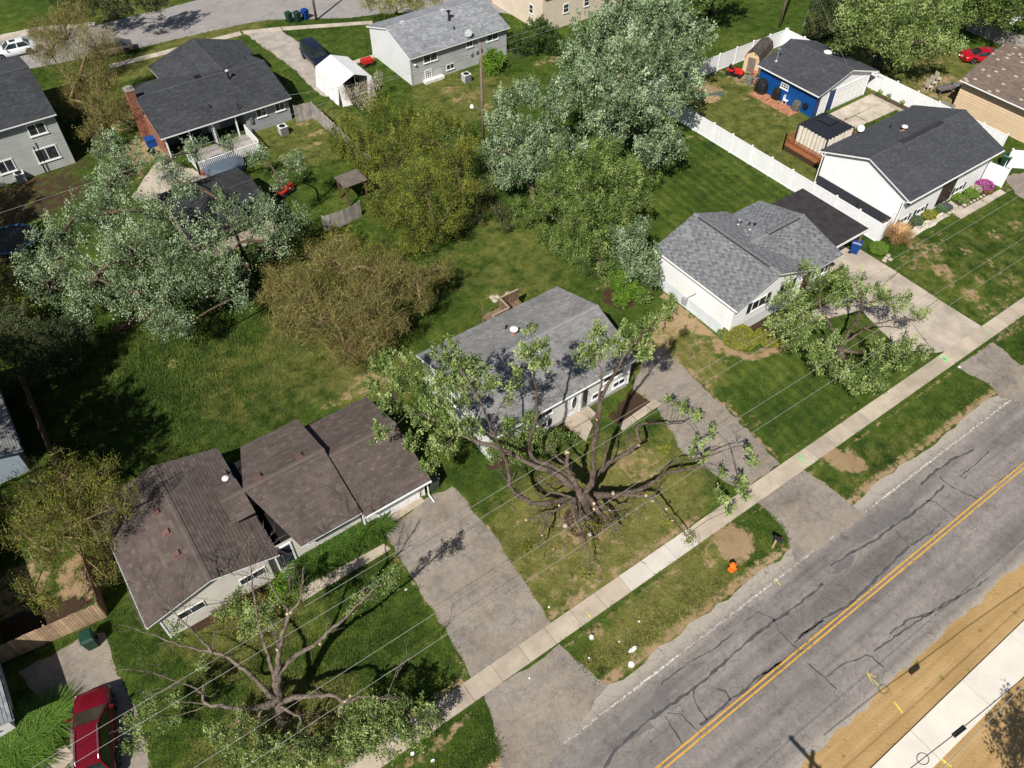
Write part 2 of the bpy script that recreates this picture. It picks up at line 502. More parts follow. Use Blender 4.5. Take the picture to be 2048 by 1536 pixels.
# the graded construction soil south of the road is a warmer sand
sx = n.nodes.new('ShaderNodeSeparateXYZ'); n.links.new(pos, sx.inputs[0])
south = ramp(n, math_node(n, 'MULTIPLY', sx.outputs[1], 0.1), [(0.19, 1.0), (0.23, 0.0)])
mpr = n.nodes.new('ShaderNodeMapping'); mpr.inputs['Scale'].default_value = (.06, 1.6, 1); n.links.new(pos, mpr.inputs[0])
rut = noise(n, 1.4, 5, .6, mpr.outputs[0])
sand = ramp(n, math_node(n, 'ADD', math_node(n, 'MULTIPLY', big.outputs[0], .5), math_node(n, 'MULTIPLY', rut.outputs[0], .5)), [(0.36, (0.34, 0.215, 0.085)), (0.62, (0.52, 0.35, 0.165))])
sv = mixrgb(n, 'MULTIPLY'); sv.inputs[0].default_value = 1; n.links.new(sand.outputs[0], sv.inputs[6]); n.links.new(dv.outputs[0], sv.inputs[7])
dd = mixrgb(n); n.links.new(south.outputs[0], dd.inputs[0]); n.links.new(dx.outputs[2], dd.inputs[6]); n.links.new(sv.outputs[2], dd.inputs[7])
g1 = mixrgb(n); n.links.new(dm.outputs[0], g1.inputs[0]); n.links.new(gc, g1.inputs[6]); n.links.new(dd.outputs[2], g1.inputs[7])
mthr = math_node(n, 'ADD', sp.outputs[2], math_node(n, 'MULTIPLY', math_node(n, 'SUBTRACT', ns.outputs[0], 0.5), 1.0))
mm = ramp(n, mthr, [(0.45, 0.0), (0.65, 1.0)])
mcol = ramp(n, dn.outputs[0], [(0.35, (0.028, 0.018, 0.012)), (0.7, (0.10, 0.062, 0.038))])
g2 = mixrgb(n); n.links.new(mm.outputs[0], g2.inputs[0]); n.links.new(g1.outputs[2], g2.inputs[6]); n.links.new(mcol.outputs[0], g2.inputs[7])
n.links.new(g2.outputs[2], b.inputs['Base Color'])
hb = math_node(n, 'ADD', fine.outputs[0], dn.outputs[0])
bump(n, b, hb, 0.55, 0.06)
ground = link_mesh('ground', gm, gmat)
tag(ground, kind='structure')

# ---- asphalt
def asphalt_mat(name, c_lo, c_hi, crack=1.0, crack_scale=1.1, dust=0.0, lanes=False):
    mt, n, b = nmat(name)
    b.inputs['Roughness'].default_value = 0.9; b.inputs['Specular IOR Level'].default_value = 0.2
    pos = wpos(n)
    t = noise(n, 0.35, 7, 0.65, pos); f = noise(n, 45, 2, 0.6, pos); md = noise(n, 3.0, 5, 0.7, pos)
    s = math_node(n, 'ADD', math_node(n, 'MULTIPLY', t.outputs[0], 0.6), math_node(n, 'MULTIPLY', md.outputs[0], 0.4))
    c = ramp(n, s, [(0.38, c_lo), (0.62, c_hi)])
    last = c.outputs[0]
    if lanes:
        # tyre tracks polished darker along the lanes, paler dusty edges
        mp = n.nodes.new('ShaderNodeMapping'); mp.inputs['Scale'].default_value = (0.05, 1, 1); n.links.new(pos, mp.inputs[0])
        ln = noise(n, 1.15, 3, 0.5, mp.outputs[0])
        lr = ramp(n, ln.outputs[0], [(0.35, 0.70), (0.62, 1.12)])
        x = mixrgb(n, 'MULTIPLY'); x.inputs[0].default_value = 1; n.links.new(last, x.inputs[6]); n.links.new(lr.outputs[0], x.inputs[7]); last = x.outputs[2]
        sx = n.nodes.new('ShaderNodeSeparateXYZ'); n.links.new(pos, sx.inputs[0])
        yy = math_node(n, 'ADD', math_node(n, 'MULTIPLY', sx.outputs[1], 0.1), math_node(n, 'MULTIPLY', math_node(n, 'SUBTRACT', md.outputs[0], 0.5), 0.10))
        ed = ramp(n, yy, [(0.17, 1.0), (0.23, 0.0), (0.885, 0.0), (0.965, 1.0)])
        x = mixrgb(n); n.links.new(ed.outputs[0], x.inputs[0]); n.links.new(last, x.inputs[6]); x.inputs[7].default_value = (0.36, 0.32, 0.27, 1); last = x.outputs[2]
    if dust:
        dr = ramp(n, noise(n, 0.5, 6, 0.7, pos).outputs[0], [(0.4, 0.0), (0.7, dust)])
        x = mixrgb(n); n.links.new(dr.outputs[0], x.inputs[0]); n.links.new(last, x.inputs[6]); x.inputs[7].default_value = (0.34, 0.28, 0.21, 1); last = x.outputs[2]
    # speckle of aggregate
    fr = ramp(n, f.outputs[0], [(0.25, 0.62), (0.75, 1.34)])
    st_ = ramp(n, noise(n, 1.1, 8, 0.75, pos).outputs[0], [(0.30, 0.62), (0.46, 1.0)])
    x = mixrgb(n, 'MULTIPLY'); x.inputs[0].default_value = 1; n.links.new(last, x.inputs[6]); n.links.new(st_.outputs[0], x.inputs[7]); last = x.outputs[2]
    x = mixrgb(n, 'MULTIPLY'); x.inputs[0].default_value = 1; n.links.new(last, x.inputs[6]); n.links.new(fr.outputs[0], x.inputs[7]); last = x.outputs[2]
    # alligator cracks
    wn = noise(n, 1.3, 4, 0.6, pos)
    wx = mixrgb(n, 'ADD'); wx.inputs[0].default_value = 0.5; n.links.new(pos, wx.inputs[6]); n.links.new(wn.outputs[1], wx.inputs[7])
    hs = []
    for sc, wd in ((crack_scale, 0.016), (crack_scale * 0.36, 0.010)):
        v = n.nodes.new('ShaderNodeTexVoronoi'); v.feature = 'DISTANCE_TO_EDGE'; v.inputs['Scale'].default_value = sc
        n.links.new(wx.outputs[2], v.inputs['Vector'])
        cr = ramp(n, v.outputs['Distance'], [(0.0, 1.0), (wd, 0.0)])
        hs.append(cr.outputs[0])
    msk = ramp(n, noise(n, 0.28, 3, 0.6, pos).outputs[0], [(0.36, 0.15), (0.55, 1.0)])
    k = math_node(n, 'MAXIMUM', math_node(n, 'MULTIPLY', hs[0], msk.outputs[0]), math_node(n, 'MULTIPLY', hs[1], 0.5))
    k = math_node(n, 'MULTIPLY', k, crack)
    x = mixrgb(n); n.links.new(k, x.inputs[0]); n.links.new(last, x.inputs[6]); x.inputs[7].default_value = (0.045, 0.042, 0.042, 1); last = x.outputs[2]
    n.links.new(last, b.inputs['Base Color'])
    bump(n, b, f.outputs[0], 0.3, 0.01)
    MATS[name] = mt
    return mt
ROADM = asphalt_mat('road_asphalt', (0.175, 0.156, 0.145), (0.275, 0.245, 0.226), 0.8, 2.0, lanes=True)
DRIVEM = asphalt_mat('driveway_asphalt', (0.165, 0.142, 0.122), (0.31, 0.275, 0.24), 0.55, 1.7, dust=0.7)
STREETM = asphalt_mat('street_asphalt', (0.26, 0.24, 0.23), (0.33, 0.31, 0.295), 0.35, 0.5)
TARM = mat('crack_sealer', (0.075, 0.072, 0.075), 0.75, 0.25, 2.0)
PATCHM = asphalt_mat('asphalt_patch', (0.135, 0.125, 0.122), (0.18, 0.165, 0.16), 0.2, 1.5)

def paint_mat(name, col, wear=0.5, base=(0.2, 0.18, 0.17)):
    mt, n, b = nmat(name)
    b.inputs['Roughness'].default_value = 0.7
    pos = wpos(n)
    t = noise(n, 6.0, 6, 0.75, pos); t2 = noise(n, 0.6, 3, 0.5, pos)
    s = math_node(n, 'ADD', math_node(n, 'MULTIPLY', t.outputs[0], 0.75), math_node(n, 'MULTIPLY', t2.outputs[0], 0.25))
    r = ramp(n, s, [(wear - 0.06, 0.0), (wear + 0.05, 1.0)])
    b.inputs['Base Color'].default_value = (*col, 1)
    n.links.new(r.outputs[0], b.inputs['Alpha'])
    MATS[name] = mt
    return mt

def rough_edge(pts, step=0.5, amp=0.1):
    """break straight outline edges into small uneven steps"""
    o = []
    for i in range(len(pts)):
        a, c = Vector((*pts[i], 0)), Vector((*pts[(i + 1) % len(pts)], 0))
        k = max(1, int((c - a).length / step))
        nrm = Vector((-(c - a).y, (c - a).x, 0)).normalized()
        for j in range(k):
            p = a.lerp(c, j / k)
            if j: p = p + nrm * random.uniform(-amp, amp)
            o.append((p.x, p.y))
    return o

def sheet(name, pts, z, mt, parent=None, px=True, amp=0.0, step=0.5, thick=0.0, **kw):
    q = [P2(*p) for p in pts] if px else list(pts)
    PAVED.append(q)
    if amp: q = rough_edge(q, step, amp)
    mb = MB()
    if thick: mb.prism(q, z - thick, z)
    else:
        a = sum(q[i][0] * q[(i + 1) % len(q)][1] - q[(i + 1) % len(q)][0] * q[i][1] for i in range(len(q)))
        if a < 0: q = q[::-1]
        mb.poly([(p[0], p[1], z) for p in q])
    return obj(name, mb, mt, parent, **kw)

road = empty('road', (25, 5.5, 0), kind='structure')
sheet('carriageway', [(-120, 1.75), (-17, 1.75)] + [(x, 1.75 + random.uniform(-.18, .18)) for x in np.arange(-16, 75, 0.7)] + [(76, 1.75), (200, 1.75), (200, 10.0), (76, 10.0)] + [(x, 10.0 + random.uniform(-.16, .16)) for x in np.arange(75, -16, -0.7)] + [(-17, 10), (-120, 10.0)], 0.006, ROADM, road, px=False)
YEL = paint_mat('yellow_road_paint', (0.58, 0.32, 0.05), 0.43)
WHT = paint_mat('white_road_paint', (0.62, 0.60, 0.56), 0.515)
def stripe(y, wd, mt, x0=-120, x1=200, nm='lane_line'):
    mb = MB()
    xs = [x0] + list(np.arange(-20, 80, 0.45)) + [x1]
    for a, c in zip(xs[:-1], xs[1:]):
        w1, w2 = wd / 2 * random.uniform(.85, 1.1), wd / 2 * random.uniform(.85, 1.1)
        mb.poly([(a, y - w1, 0.011), (c, y - w1, 0.011), (c, y + w2, 0.011), (a, y + w2, 0.011)])
    obj(nm, mb, mt, road)
stripe(5.70, 0.10, YEL); stripe(5.46, 0.10, YEL); stripe(9.18, 0.12, WHT)

def ribbon(name, pts, wd, z, mt, parent, px=True, jag=0.0, sub=0.25):
    q = [Vector((*(P2(*p) if px else p), 0)) for p in pts]
    path = []
    for a, c in zip(q[:-1], q[1:]):
        k = max(1, int((c - a).length / sub))
        for j in range(k): path.append(a.lerp(c, j / k) + Vector((random.uniform(-jag, jag), random.uniform(-jag, jag), 0)))
    path.append(q[-1])
    mb = MB()
    L = []
    for i, p in enumerate(path):
        d = path[min(i + 1, len(path) - 1)] - path[max(i - 1, 0)]
        nrm = Vector((-d.y, d.x, 0)).normalized()
        ww = wd / 2 * random.uniform(0.35, 1.25)
        L.append((p + nrm * ww, p - nrm * ww))
    for (a1, a2), (b1, b2) in zip(L[:-1], L[1:]):
        mb.poly([(a2.x, a2.y, z), (b2.x, b2.y, z), (b1.x, b1.y, z), (a1.x, a1.y, z)])
    return obj(name, mb, mt, parent)
def zpx(ox, oy, sc, pts): return [(ox + x / sc, oy + y / sc) for x, y in pts]
seals = [
    zpx(950, 1000, 2.866, [(2000, 480), (1900, 560), (1830, 620), (1720, 690), (1600, 780), (1500, 870), (1400, 960), (1260, 1080), (1100, 1190), (1000, 1260), (930, 1320), (800, 1440), (740, 1536)]),
    zpx(950, 1000, 2.866, [(1715, 690), (1740, 750), (1800, 810), (1860, 860)]), zpx(950, 1000, 2.866, [(1620, 640), (1720, 690)]), zpx(950, 1000, 2.866, [(1560, 690), (1620, 640)]),
    zpx(950, 1000, 2.866, [(1760, 930), (1640, 1000), (1560, 1080), (1460, 1150), (1340, 1250), (1290, 1290)]), zpx(950, 1000, 2.866, [(1250, 1090), (1270, 1170), (1330, 1260)]),
    zpx(950, 1000, 2.866, [(1090, 1240), (1140, 1320), (1190, 1400)]), zpx(950, 1000, 2.866, [(1100, 1220), (1180, 1230), (1240, 1290), (1290, 1330)]),
    zpx(950, 1000, 2.866, [(1880, 860), (1800, 900), (1700, 960), (1620, 1040)]), zpx(950, 1000, 2.866, [(1390, 1080), (1440, 1100), (1465, 1150)]),
    zpx(950, 1000, 2.866, [(1060, 1060), (1200, 950), (1380, 850), (1480, 760)]), zpx(950, 1000, 2.866, [(2000, 690), (1900, 750), (1830, 820)]),
    zpx(1450, 900, 3.413, [(1460, 180), (1520, 235), (1620, 290), (1740, 340)]), zpx(1450, 900, 3.413, [(1370, 350), (1430, 350), (1500, 410), (1590, 470)]),
    zpx(1450, 900, 3.413, [(2000, 120), (1900, 190), (1850, 250)]), zpx(1450, 900, 3.413, [(1800, 10), (1720, 90), (1660, 140), (1600, 180), (1640, 200), (1650, 170)]),
    zpx(1450, 900, 3.413, [(1700, 0), (1560, 60), (1400, 170), (1340, 240)]), zpx(1450, 900, 3.413, [(1500, 240), (1440, 300), (1370, 360), (1270, 440), (1160, 510), (1050, 600), (900, 680), (720, 790)]),
    zpx(1450, 900, 3.413, [(1160, 540), (1200, 590), (1270, 650)]), zpx(1450, 900, 3.413, [(1270, 650), (1400, 570), (1470, 500)]), zpx(1450, 900, 3.413, [(1260, 660), (1180, 730), (1060, 850), (950, 960), (840, 1060), (700, 1130), (600, 1210), (500, 1290)]),
    zpx(1400, 1100, 3.16, [(670, 705), (760, 780), (865, 880)]), zpx(1400, 1100, 3.16, [(1160, 740), (1060, 660), (900, 730), (800, 800)]), zpx(1400, 1100, 3.16, [(1650, 290), (1500, 380), (1320, 440), (1200, 530)]),
    zpx(1400, 1100, 3.16, [(1820, 180), (1700, 260), (1540, 340), (1300, 500), (1100, 640)])]
for k, s in enumerate(seals):
    ribbon('crack_seal', s, 0.16 if k in (0, 4, 16, 17, 20) else 0.09, 0.0105, TARM, road, jag=0.045)
ribbon('crack_seal', zpx(950, 1000, 2.866, [(760, 1420), (830, 1390), (900, 1350), (1010, 1280)]), 0.42, 0.010, PATCHM, road, jag=0.05)
def rpatch(pts, nm='asphalt_patch'):
    q = rough_edge([P2(*p) for p in pts], 0.3, 0.07)
    a = sum(q[i][0] * q[(i + 1) % len(q)][1] - q[(i + 1) % len(q)][0] * q[i][1] for i in range(len(q)))
    if a < 0: q = q[::-1]
    obj(nm, MB().poly([(x, y, 0.0088) for x, y in q]), PATCHM, road)
rpatch(zpx(1450, 900, 3.413, [(880, 580), (960, 520), (1100, 430), (1230, 370), (1290, 350), (1260, 430), (1150, 510), (1010, 590), (930, 640), (880, 625)]))
rpatch(zpx(950, 1000, 2.866, [(1000, 1160), (1040, 1070), (1130, 1050), (1100, 1130), (1130, 1170), (1060, 1245), (1020, 1220)]))
rpatch(zpx(950, 1000, 2.866, [(830, 1300), (880, 1250), (1000, 1170), (1030, 1230), (900, 1320), (840, 1345)]))
rpatch(zpx(1400, 1100, 3.16, [(830, 150), (870, 70), (980, 30), (960, 90), (880, 150)]))
# yellow survey arrows sprayed by the contractors
SPY = mat('survey_spray', (0.58, 0.47, 0.09), 0.8, 0.3, 9)
ribbon('survey_mark', zpx(1400, 1100, 3.16, [(470, 180), (510, 222)]), 0.1, 0.012, SPY, road)
ribbon('survey_mark', zpx(1400, 1100, 3.16, [(1050, 775), (1160, 890)]), 0.06, 0.0125, SPY, road); ribbon('survey_mark', zpx(1400, 1100, 3.16, [(1050, 775), (1110, 805)]), 0.07, 0.0135, SPY, road); ribbon('survey_mark', zpx(1400, 1100, 3.16, [(1055, 780), (1095, 850)]), 0.05, 0.0145, SPY, road)
ribbon('survey_mark', zpx(1400, 1100, 3.16, [(1225, 960), (1280, 1030)]), 0.14, 0.006, SPY, road, jag=.03); ribbon('survey_mark', zpx(1400, 1100, 3.16, [(1510, 1310), (1590, 1370)]), 0.14, 0.006, SPY, road, jag=.03)

# ---- sidewalk along the near yards, slab by slab
walk = empty('sidewalk', (20, 14, 0), kind='structure')
CONCW = mat('old_concrete_walk', (0.41, 0.345, 0.27), 0.92, 0.15, 0.6, bumps=0.2, tone=0.10)
CONCN = mat('fresh_concrete', (0.56, 0.52, 0.46), 0.9, 0.08, 0.8, bumps=0.15, tone=0.06)
xs = -40.0
while xs < 110:
    ln = 1.75
    new = abs(xs + ln / 2 - 20.6) < 2.0
    tl = random.uniform(-0.006, 0.006)
    s = obj('slab', MB().add([(xs + .012, 13.40, -.05), (xs + ln - .012, 13.40, -.05), (xs + ln - .012, 14.52, -.05), (xs + .012, 14.52, -.05), (xs + .012, 13.40, .035 + tl), (xs + ln - .012, 13.40, .035 - tl), (xs + ln - .012, 14.52, .037 - tl), (xs + .012, 14.52, .037 + tl)],
                             [(0, 3, 2, 1), (4, 5, 6, 7), (0, 1, 5, 4), (1, 2, 6, 5), (2, 3, 7, 6), (3, 0, 4, 7)], random.random()), CONCN if new else CONCW, walk)
    if new: s['label'] = 'newer pale concrete slab'
    xs += ln
PAVED.append([(-40, 13.3), (110, 13.3), (110, 14.62), (-40, 14.62)])
SPG = mat('green_survey_spray', (0.18, 0.62, 0.22), 0.8, 0.2, 9); SPB = mat('blue_survey_spray', (0.04, 0.22, 0.6), 0.8, 0.2, 9)
for pts in ([(1878, 715), (1895, 722)], [(1885, 712), (1888, 725)], [(1893, 715), (1901, 719)]): ribbon('survey_mark', pts, 0.12, 0.048, SPG, walk, jag=.05)
for pts in ([(1592, 915), (1605, 922)], [(1600, 910), (1612, 930)], [(1965, 655), (1980, 668)]): ribbon('survey_mark', pts, 0.1, 0.048, SPG, walk, jag=.05)
for pts in ([(790, 1468), (802, 1465)], [(792, 1472), (798, 1462)]): ribbon('survey_mark', pts, 0.12, 0.048, SPB, walk, jag=.05)
ribbon('survey_mark', zpx(950, 1000, 2.866, [(630, 635), (665, 675)]), 0.09, 0.048, SPY, walk)
# ---- new wide walk on the far side of the road
nwalk = empty('new_concrete_walk', (25, -1.2, 0), kind='structure')
NEWC = mat('new_white_concrete', (0.66, 0.615, 0.54), 0.85, 0.07, 0.5, bumps=0.1, tone=0.05)
xs = -62.0
while xs < 130:
    obj('slab', MB().box(xs + .02, xs + 4.28, -2.02, -0.31, -.05, .10, random.random()), NEWC, nwalk); xs += 4.3
PAVED.append([(-80, -60), (140, -60), (140, 2.4), (-80, 2.4)]); PAVED.append([(-120, 1.6), (200, 1.6), (200, 10.3), (-120, 10.3)])

# ---- driveways
drv = {}
def drive(name, pts, mt=None, z=0.012, amp=0.13, lab=None, **kw):
    o = sheet(name, pts, z, mt or DRIVEM, amp=amp, kind='structure', **kw)
    return o
drive('driveway', [(770, 1068), (822, 1153), (916, 1305), (972, 1400), (1106, 1250), (985, 1066), (905, 973), (850, 998)])
drive('driveway_apron', [(968, 1396), (985, 1440), (1003, 1536), (1030, 1620), (1215, 1372), (1150, 1320), (1118, 1288), (1104, 1300)], z=0.014, amp=.12)
drive('driveway', [(1262, 775), (1310, 810), (1366, 905), (1482, 985), (1560, 928), (1440, 806), (1324, 694), (1290, 715)])
drive('driveway_apron', [(1510, 1000), (1600, 938), (1650, 965), (1705, 1012), (1735, 1030), (1590, 1125), (1578, 1080), (1560, 1050)], z=0.014, amp=.12)
CDRIVE = mat('concrete_drive', (0.42, 0.36, 0.295), 0.92, 0.18, 0.5, bumps=0.2, tone=0.08)
cdr = empty('concrete_driveway', P(1800, 620), kind='structure')
for k, pts in enumerate([[(1672, 500), (1722, 500), (1795, 545), (1745, 585), (1700, 560)], [(1745, 586), (1796, 546), (1876, 598), (1820, 640)], [(1820, 641), (1877, 599), (1966, 655), (1952, 668), (1905, 700), (1870, 706)], [(1700, 562), (1744, 586), (1819, 641), (1868, 706), (1805, 700), (1760, 660), (1722, 620)]]):
    sheet('slab', pts, 0.02, CDRIVE, cdr, thick=.06)
drive('driveway_apron', [(1914, 733), (1985, 685), (2048, 735), (2110, 770), (2048, 812), (2000, 795), (1985, 775)], z=0.014, amp=.12)
sheet('slab', [(1598, 634), (1618, 645), (1722, 622), (1712, 600), (1690, 592)], 0.02, CDRIVE, cdr, thick=.06)
drive('side_driveway', [(2008, 352), (2048, 345), (2100, 380), (2100, 430), (2030, 388)], z=.012)
# walk + stoop at the grey house
wk = empty('front_walk', P(1300, 820), kind='structure')
for pts in ([(1235, 850), (1262, 832), (1274, 842), (1246, 862)], [(1263, 831), (1290, 812), (1304, 822), (1275, 841)], [(1291, 811), (1308, 799), (1324, 808), (1305, 821)]): sheet('slab', pts, .03, CONCW, wk, thick=.06)
sheet('slab', [(1140, 850), (1172, 828), (1185, 852), (1172, 884), (1150, 866)], .10, CONCW, wk, thick=.12)
# walk at the brown house
wk = empty('front_walk', P(700, 1110), kind='structure')
pa = [(598, 1180), (630, 1162), (663, 1144), (697, 1126), (731, 1108), (768, 1088)]; pb = [(606, 1204), (640, 1182), (674, 1162), (708, 1142), (742, 1123), (783, 1098)]
for i in range(5): sheet('slab', [pa[i], (pa[i + 1][0] - .6, pa[i + 1][1]), (pb[i + 1][0] - .6, pb[i + 1][1]), pb[i]], .03, CONCW, wk, thick=.06)
sheet('slab', [(752, 1046), (838, 990), (850, 1003), (800, 1036), (765, 1060)], .035, CONCW, wk, thick=.06)
# walk at the white house with the dark roof
wk = empty('front_walk', P(1940, 410), kind='structure')
for pts in ([(1907, 428), (1960, 400), (1975, 408), (1922, 438)], [(1961, 399), (2000, 379), (2012, 386), (1976, 407)], [(1887, 412), (1902, 402), (1924, 418), (1908, 428)]): sheet('slab', pts, .03, CONC, wk, thick=.06)
# garage court behind it
gc_ = empty('garage_court', P(1710, 225), kind='structure')
for pts in ([(1628, 243), (1738, 190), (1765, 205), (1650, 258)], [(1652, 258), (1710, 232), (1735, 245), (1672, 276)], [(1711, 231), (1766, 205), (1792, 220), (1737, 245)]): sheet('slab', pts, .03, CONC, gc_, thick=.06)
# rear street and its walk
drive('rear_street', [(-300, 130), (0, 82), (95, 64), (190, 51), (342, 14), (403, -2), (470, -20), (800, -40), (1010, -20), (1062, 20), (1040, 32), (980, 22), (900, 18), (760, 28), (700, 36), (533, 40), (472, 51), (370, 74), (267, 99), (150, 120), (0, 150), (-300, 210)], STREETM, z=.008, amp=.05)
rw = empty('rear_sidewalk', P(380, 95), kind='structure')
def walkstrip(parent, A, B, nseg, mt, z=.03):
    for i in range(nseg):
        a0, a1 = i / nseg, (i + 1) / nseg - 0.0012
        f = lambda L, t: tuple(np.array(L[0]) * (1 - t) + np.array(L[1]) * t)
        sheet('slab', [f(A, a0), f(A, a1), f(B, a1), f(B, a0)], z, mt, parent, thick=.06)
walkstrip(rw, [(215, 130), (480, 63)], [(222, 137), (484, 70)], 16, CONC); walkstrip(rw, [(484, 62), (560, 54)], [(488, 69), (566, 61)], 4, CONC); walkstrip(rw, [(562, 54), (745, 42)], [(568, 61), (745, 48)], 9, CONC)
drive('neighbour_driveway', [(492, 69), (562, 60), (640, 115), (735, 185), (690, 200), (640, 190), (590, 140)], mat('pale_drive', (0.36, 0.32, 0.28), .9, .18, 1.0, bumps=.2), z=.012)
walkstrip(rw, [(694, 125), (752, 108)], [(700, 131), (752, 115)], 4, CONC)
# far-side kerb walk of the rear street
drive('rear_street_verge', [(-300, 118), (0, 70), (70, 55), (190, 44), (190, 51), (95, 64), (0, 82), (-300, 130)], CONC, z=.01)
# left driveway with the red car, and court behind
drive('driveway', [(35, 1345), (120, 1300), (165, 1270), (210, 1265), (222, 1300), (250, 1380), (290, 1470), (310, 1600), (150, 1620), (140, 1480), (80, 1400)])
drive('front_path', [(60, 1536), (130, 1490), (140, 1500), (148, 1515), (80, 1600), (0, 1640), (-60, 1620)], CONCW, z=.016)
drive('patio', [(262, 395), (300, 340), (320, 318), (420, 350), (395, 400), (345, 420), (315, 400)], CDRIVE, z=.016)
sheet('turf_path', [(1660, 268), (1700, 300), (1640, 320), (1620, 330)], .012, CONC, kind='structure')
# ------------------------------------------------------------------ building kit
def scan(poly, v):
    """u-intervals of a 2-D polygon on the line v"""
    xs = []
    for i in range(len(poly)):
        (u0, v0), (u1, v1) = poly[i], poly[(i + 1) % len(poly)]
        if (v0 > v) != (v1 > v): xs.append(u0 + (v - v0) / (v1 - v0) * (u1 - u0))
    xs.sort()
    return list(zip(xs[0::2], xs[1::2]))

def plane_axes(poly):
    p0, p1 = Vector(poly[0]), Vector(poly[1])
    u = (p1 - p0).normalized()
    nrm = Vector((0, 0, 0))
    for i in range(len(poly)):
        a, c = Vector(poly[i]), Vector(poly[(i + 1) % len(poly)])
        nrm += a.cross(c)
    nrm.normalize()
    if nrm.z < 0: nrm = -nrm
    v = nrm.cross(u)
    ctr = sum((Vector(p) for p in poly), Vector()) / len(poly)
    if (ctr - p0).dot(v) < 0: v = -v
    return p0, u, v, nrm

def shingles(mb, poly, row=0.16, tab=0.31, lift=0.024, alt=0.0):
    """courses of overlapping tabs; poly[0]->poly[1] is the eave"""
    p0, u, v, nrm = plane_axes(poly)
    q = [((Vector(p) - p0).dot(u), (Vector(p) - p0).dot(v)) for p in poly]
    vmax = max(b for a, b in q)
    k = 0
    y = 0.0
    while y < vmax - 0.03:
        y1 = min(y + row, vmax)
        off = random.uniform(0, tab)
        rt = random.uniform(-.07, .07)
        for a, c in scan(q, min(y + row * 0.5, vmax - 0.005)):
            x = a - off
            while x < c:
                xa, xb = max(x, a), min(x + tab, c)
                if xb - xa > 0.03:
                    kk = int((x + 500) / tab); t = min(.92, max(.13, .5 + random.uniform(-.22, .22) + rt + alt * (1 if (kk + k) % 2 else -1)))
                    if random.random() < .07: t = 1.0
                    lf = lift * random.uniform(.7, 1.25)
                    A = p0 + u * (xa + .004) + v * y; B = p0 + u * (xb - .004) + v * y
                    C = p0 + u * (xb - .004) + v * (y1 + .012); D = p0 + u * (xa + .004) + v * (y1 + .012)
                    mb.add([A + nrm * lf, B + nrm * lf, C + nrm * .004, D + nrm * .004, A + nrm * .001, B + nrm * .001], [(0, 1, 2, 3)], t)
                    n0 = len(mb.v); mb.f.append((n0 - 2, n0 - 1, n0 - 5, n0 - 6)); mb.t.append(0.0)  # lip face darkest: course shadow line put into the colour
                x += tab
        y += row
        k += 1

def ridge_caps(mb, a, b, drop=0.10, half=0.15, step=0.22):
    a, b = Vector(a), Vector(b)
    d = b - a
    L = d.length
    u = d / L
    s = u.cross(Vector((0, 0, 1))).normalized()
    k = int(L / step)
    for i in range(k):
        p, q = a + u * (i * L / k), a + u * ((i + 1) * L / k + .02)
        z1, z0 = Vector((0, 0, .034)), Vector((0, 0, .022))
        dz = Vector((0, 0, drop * half / .15 * .33))
        t = random.uniform(.75, .95)
        mb.add([p + z1, q + z0, q + s * half - dz + z0, p + s * half - dz + z1, q - s * half - dz + z0, p - s * half - dz + z1], [(0, 1, 2, 3), (1, 0, 5, 4)], t)

def deck(mb, poly, th=0.12):
    p0, u, v, nrm = plane_axes(poly)
    top = [Vector(p) for p in poly]
    bot = [p - Vector((0, 0, th)) for p in top]
    n = len(poly)
    # orient
    nn = sum((top[i].cross(top[(i + 1) % n]) for i in range(n)), Vector())
    if nn.z < 0: top = top[::-1]; bot = bot[::-1]
    mb.add(top + bot, [tuple(range(n)), tuple(range(2 * n - 1, n - 1, -1))] + [(i, i + n, (i + 1) % n + n, (i + 1) % n) for i in range(n)])

def roof_from(parent, polys, ridges, mt, trim=None, th=0.05, row=0.16, tab=0.31, fascia=(), name='roof', capdrop=.1, alt=0.0):
    mb = MB()
    for p in polys: deck(mb, p, th)
    rf = obj(name, mb, mt, parent)
    ms = MB()
    for p in polys: shingles(ms, p, row, tab, alt=alt)
    ctr = sum((Vector(v) for p in polys for v in p), Vector()) / sum(len(p) for p in polys)
    for r in ridges: ridge_caps(ms, r[0], r[1], capdrop)
    obj('shingles', ms, mt, rf, kind='stuff')
    for a, c in fascia:
        a, c = Vector(a), Vector(c)
        ins = ctr - (a + c) / 2; ins.z = 0; dd_ = (c - a).normalized(); ins = (ins - dd_ * ins.dot(dd_)); ins.z = 0; ins = ins.normalized() * .055
        f = MB().bar(a + ins + Vector((0, 0, -.125)), c + ins + Vector((0, 0, -.125)), 0.03, 0.14)
        obj('fascia', f, trim or WHITE, rf)
    return rf

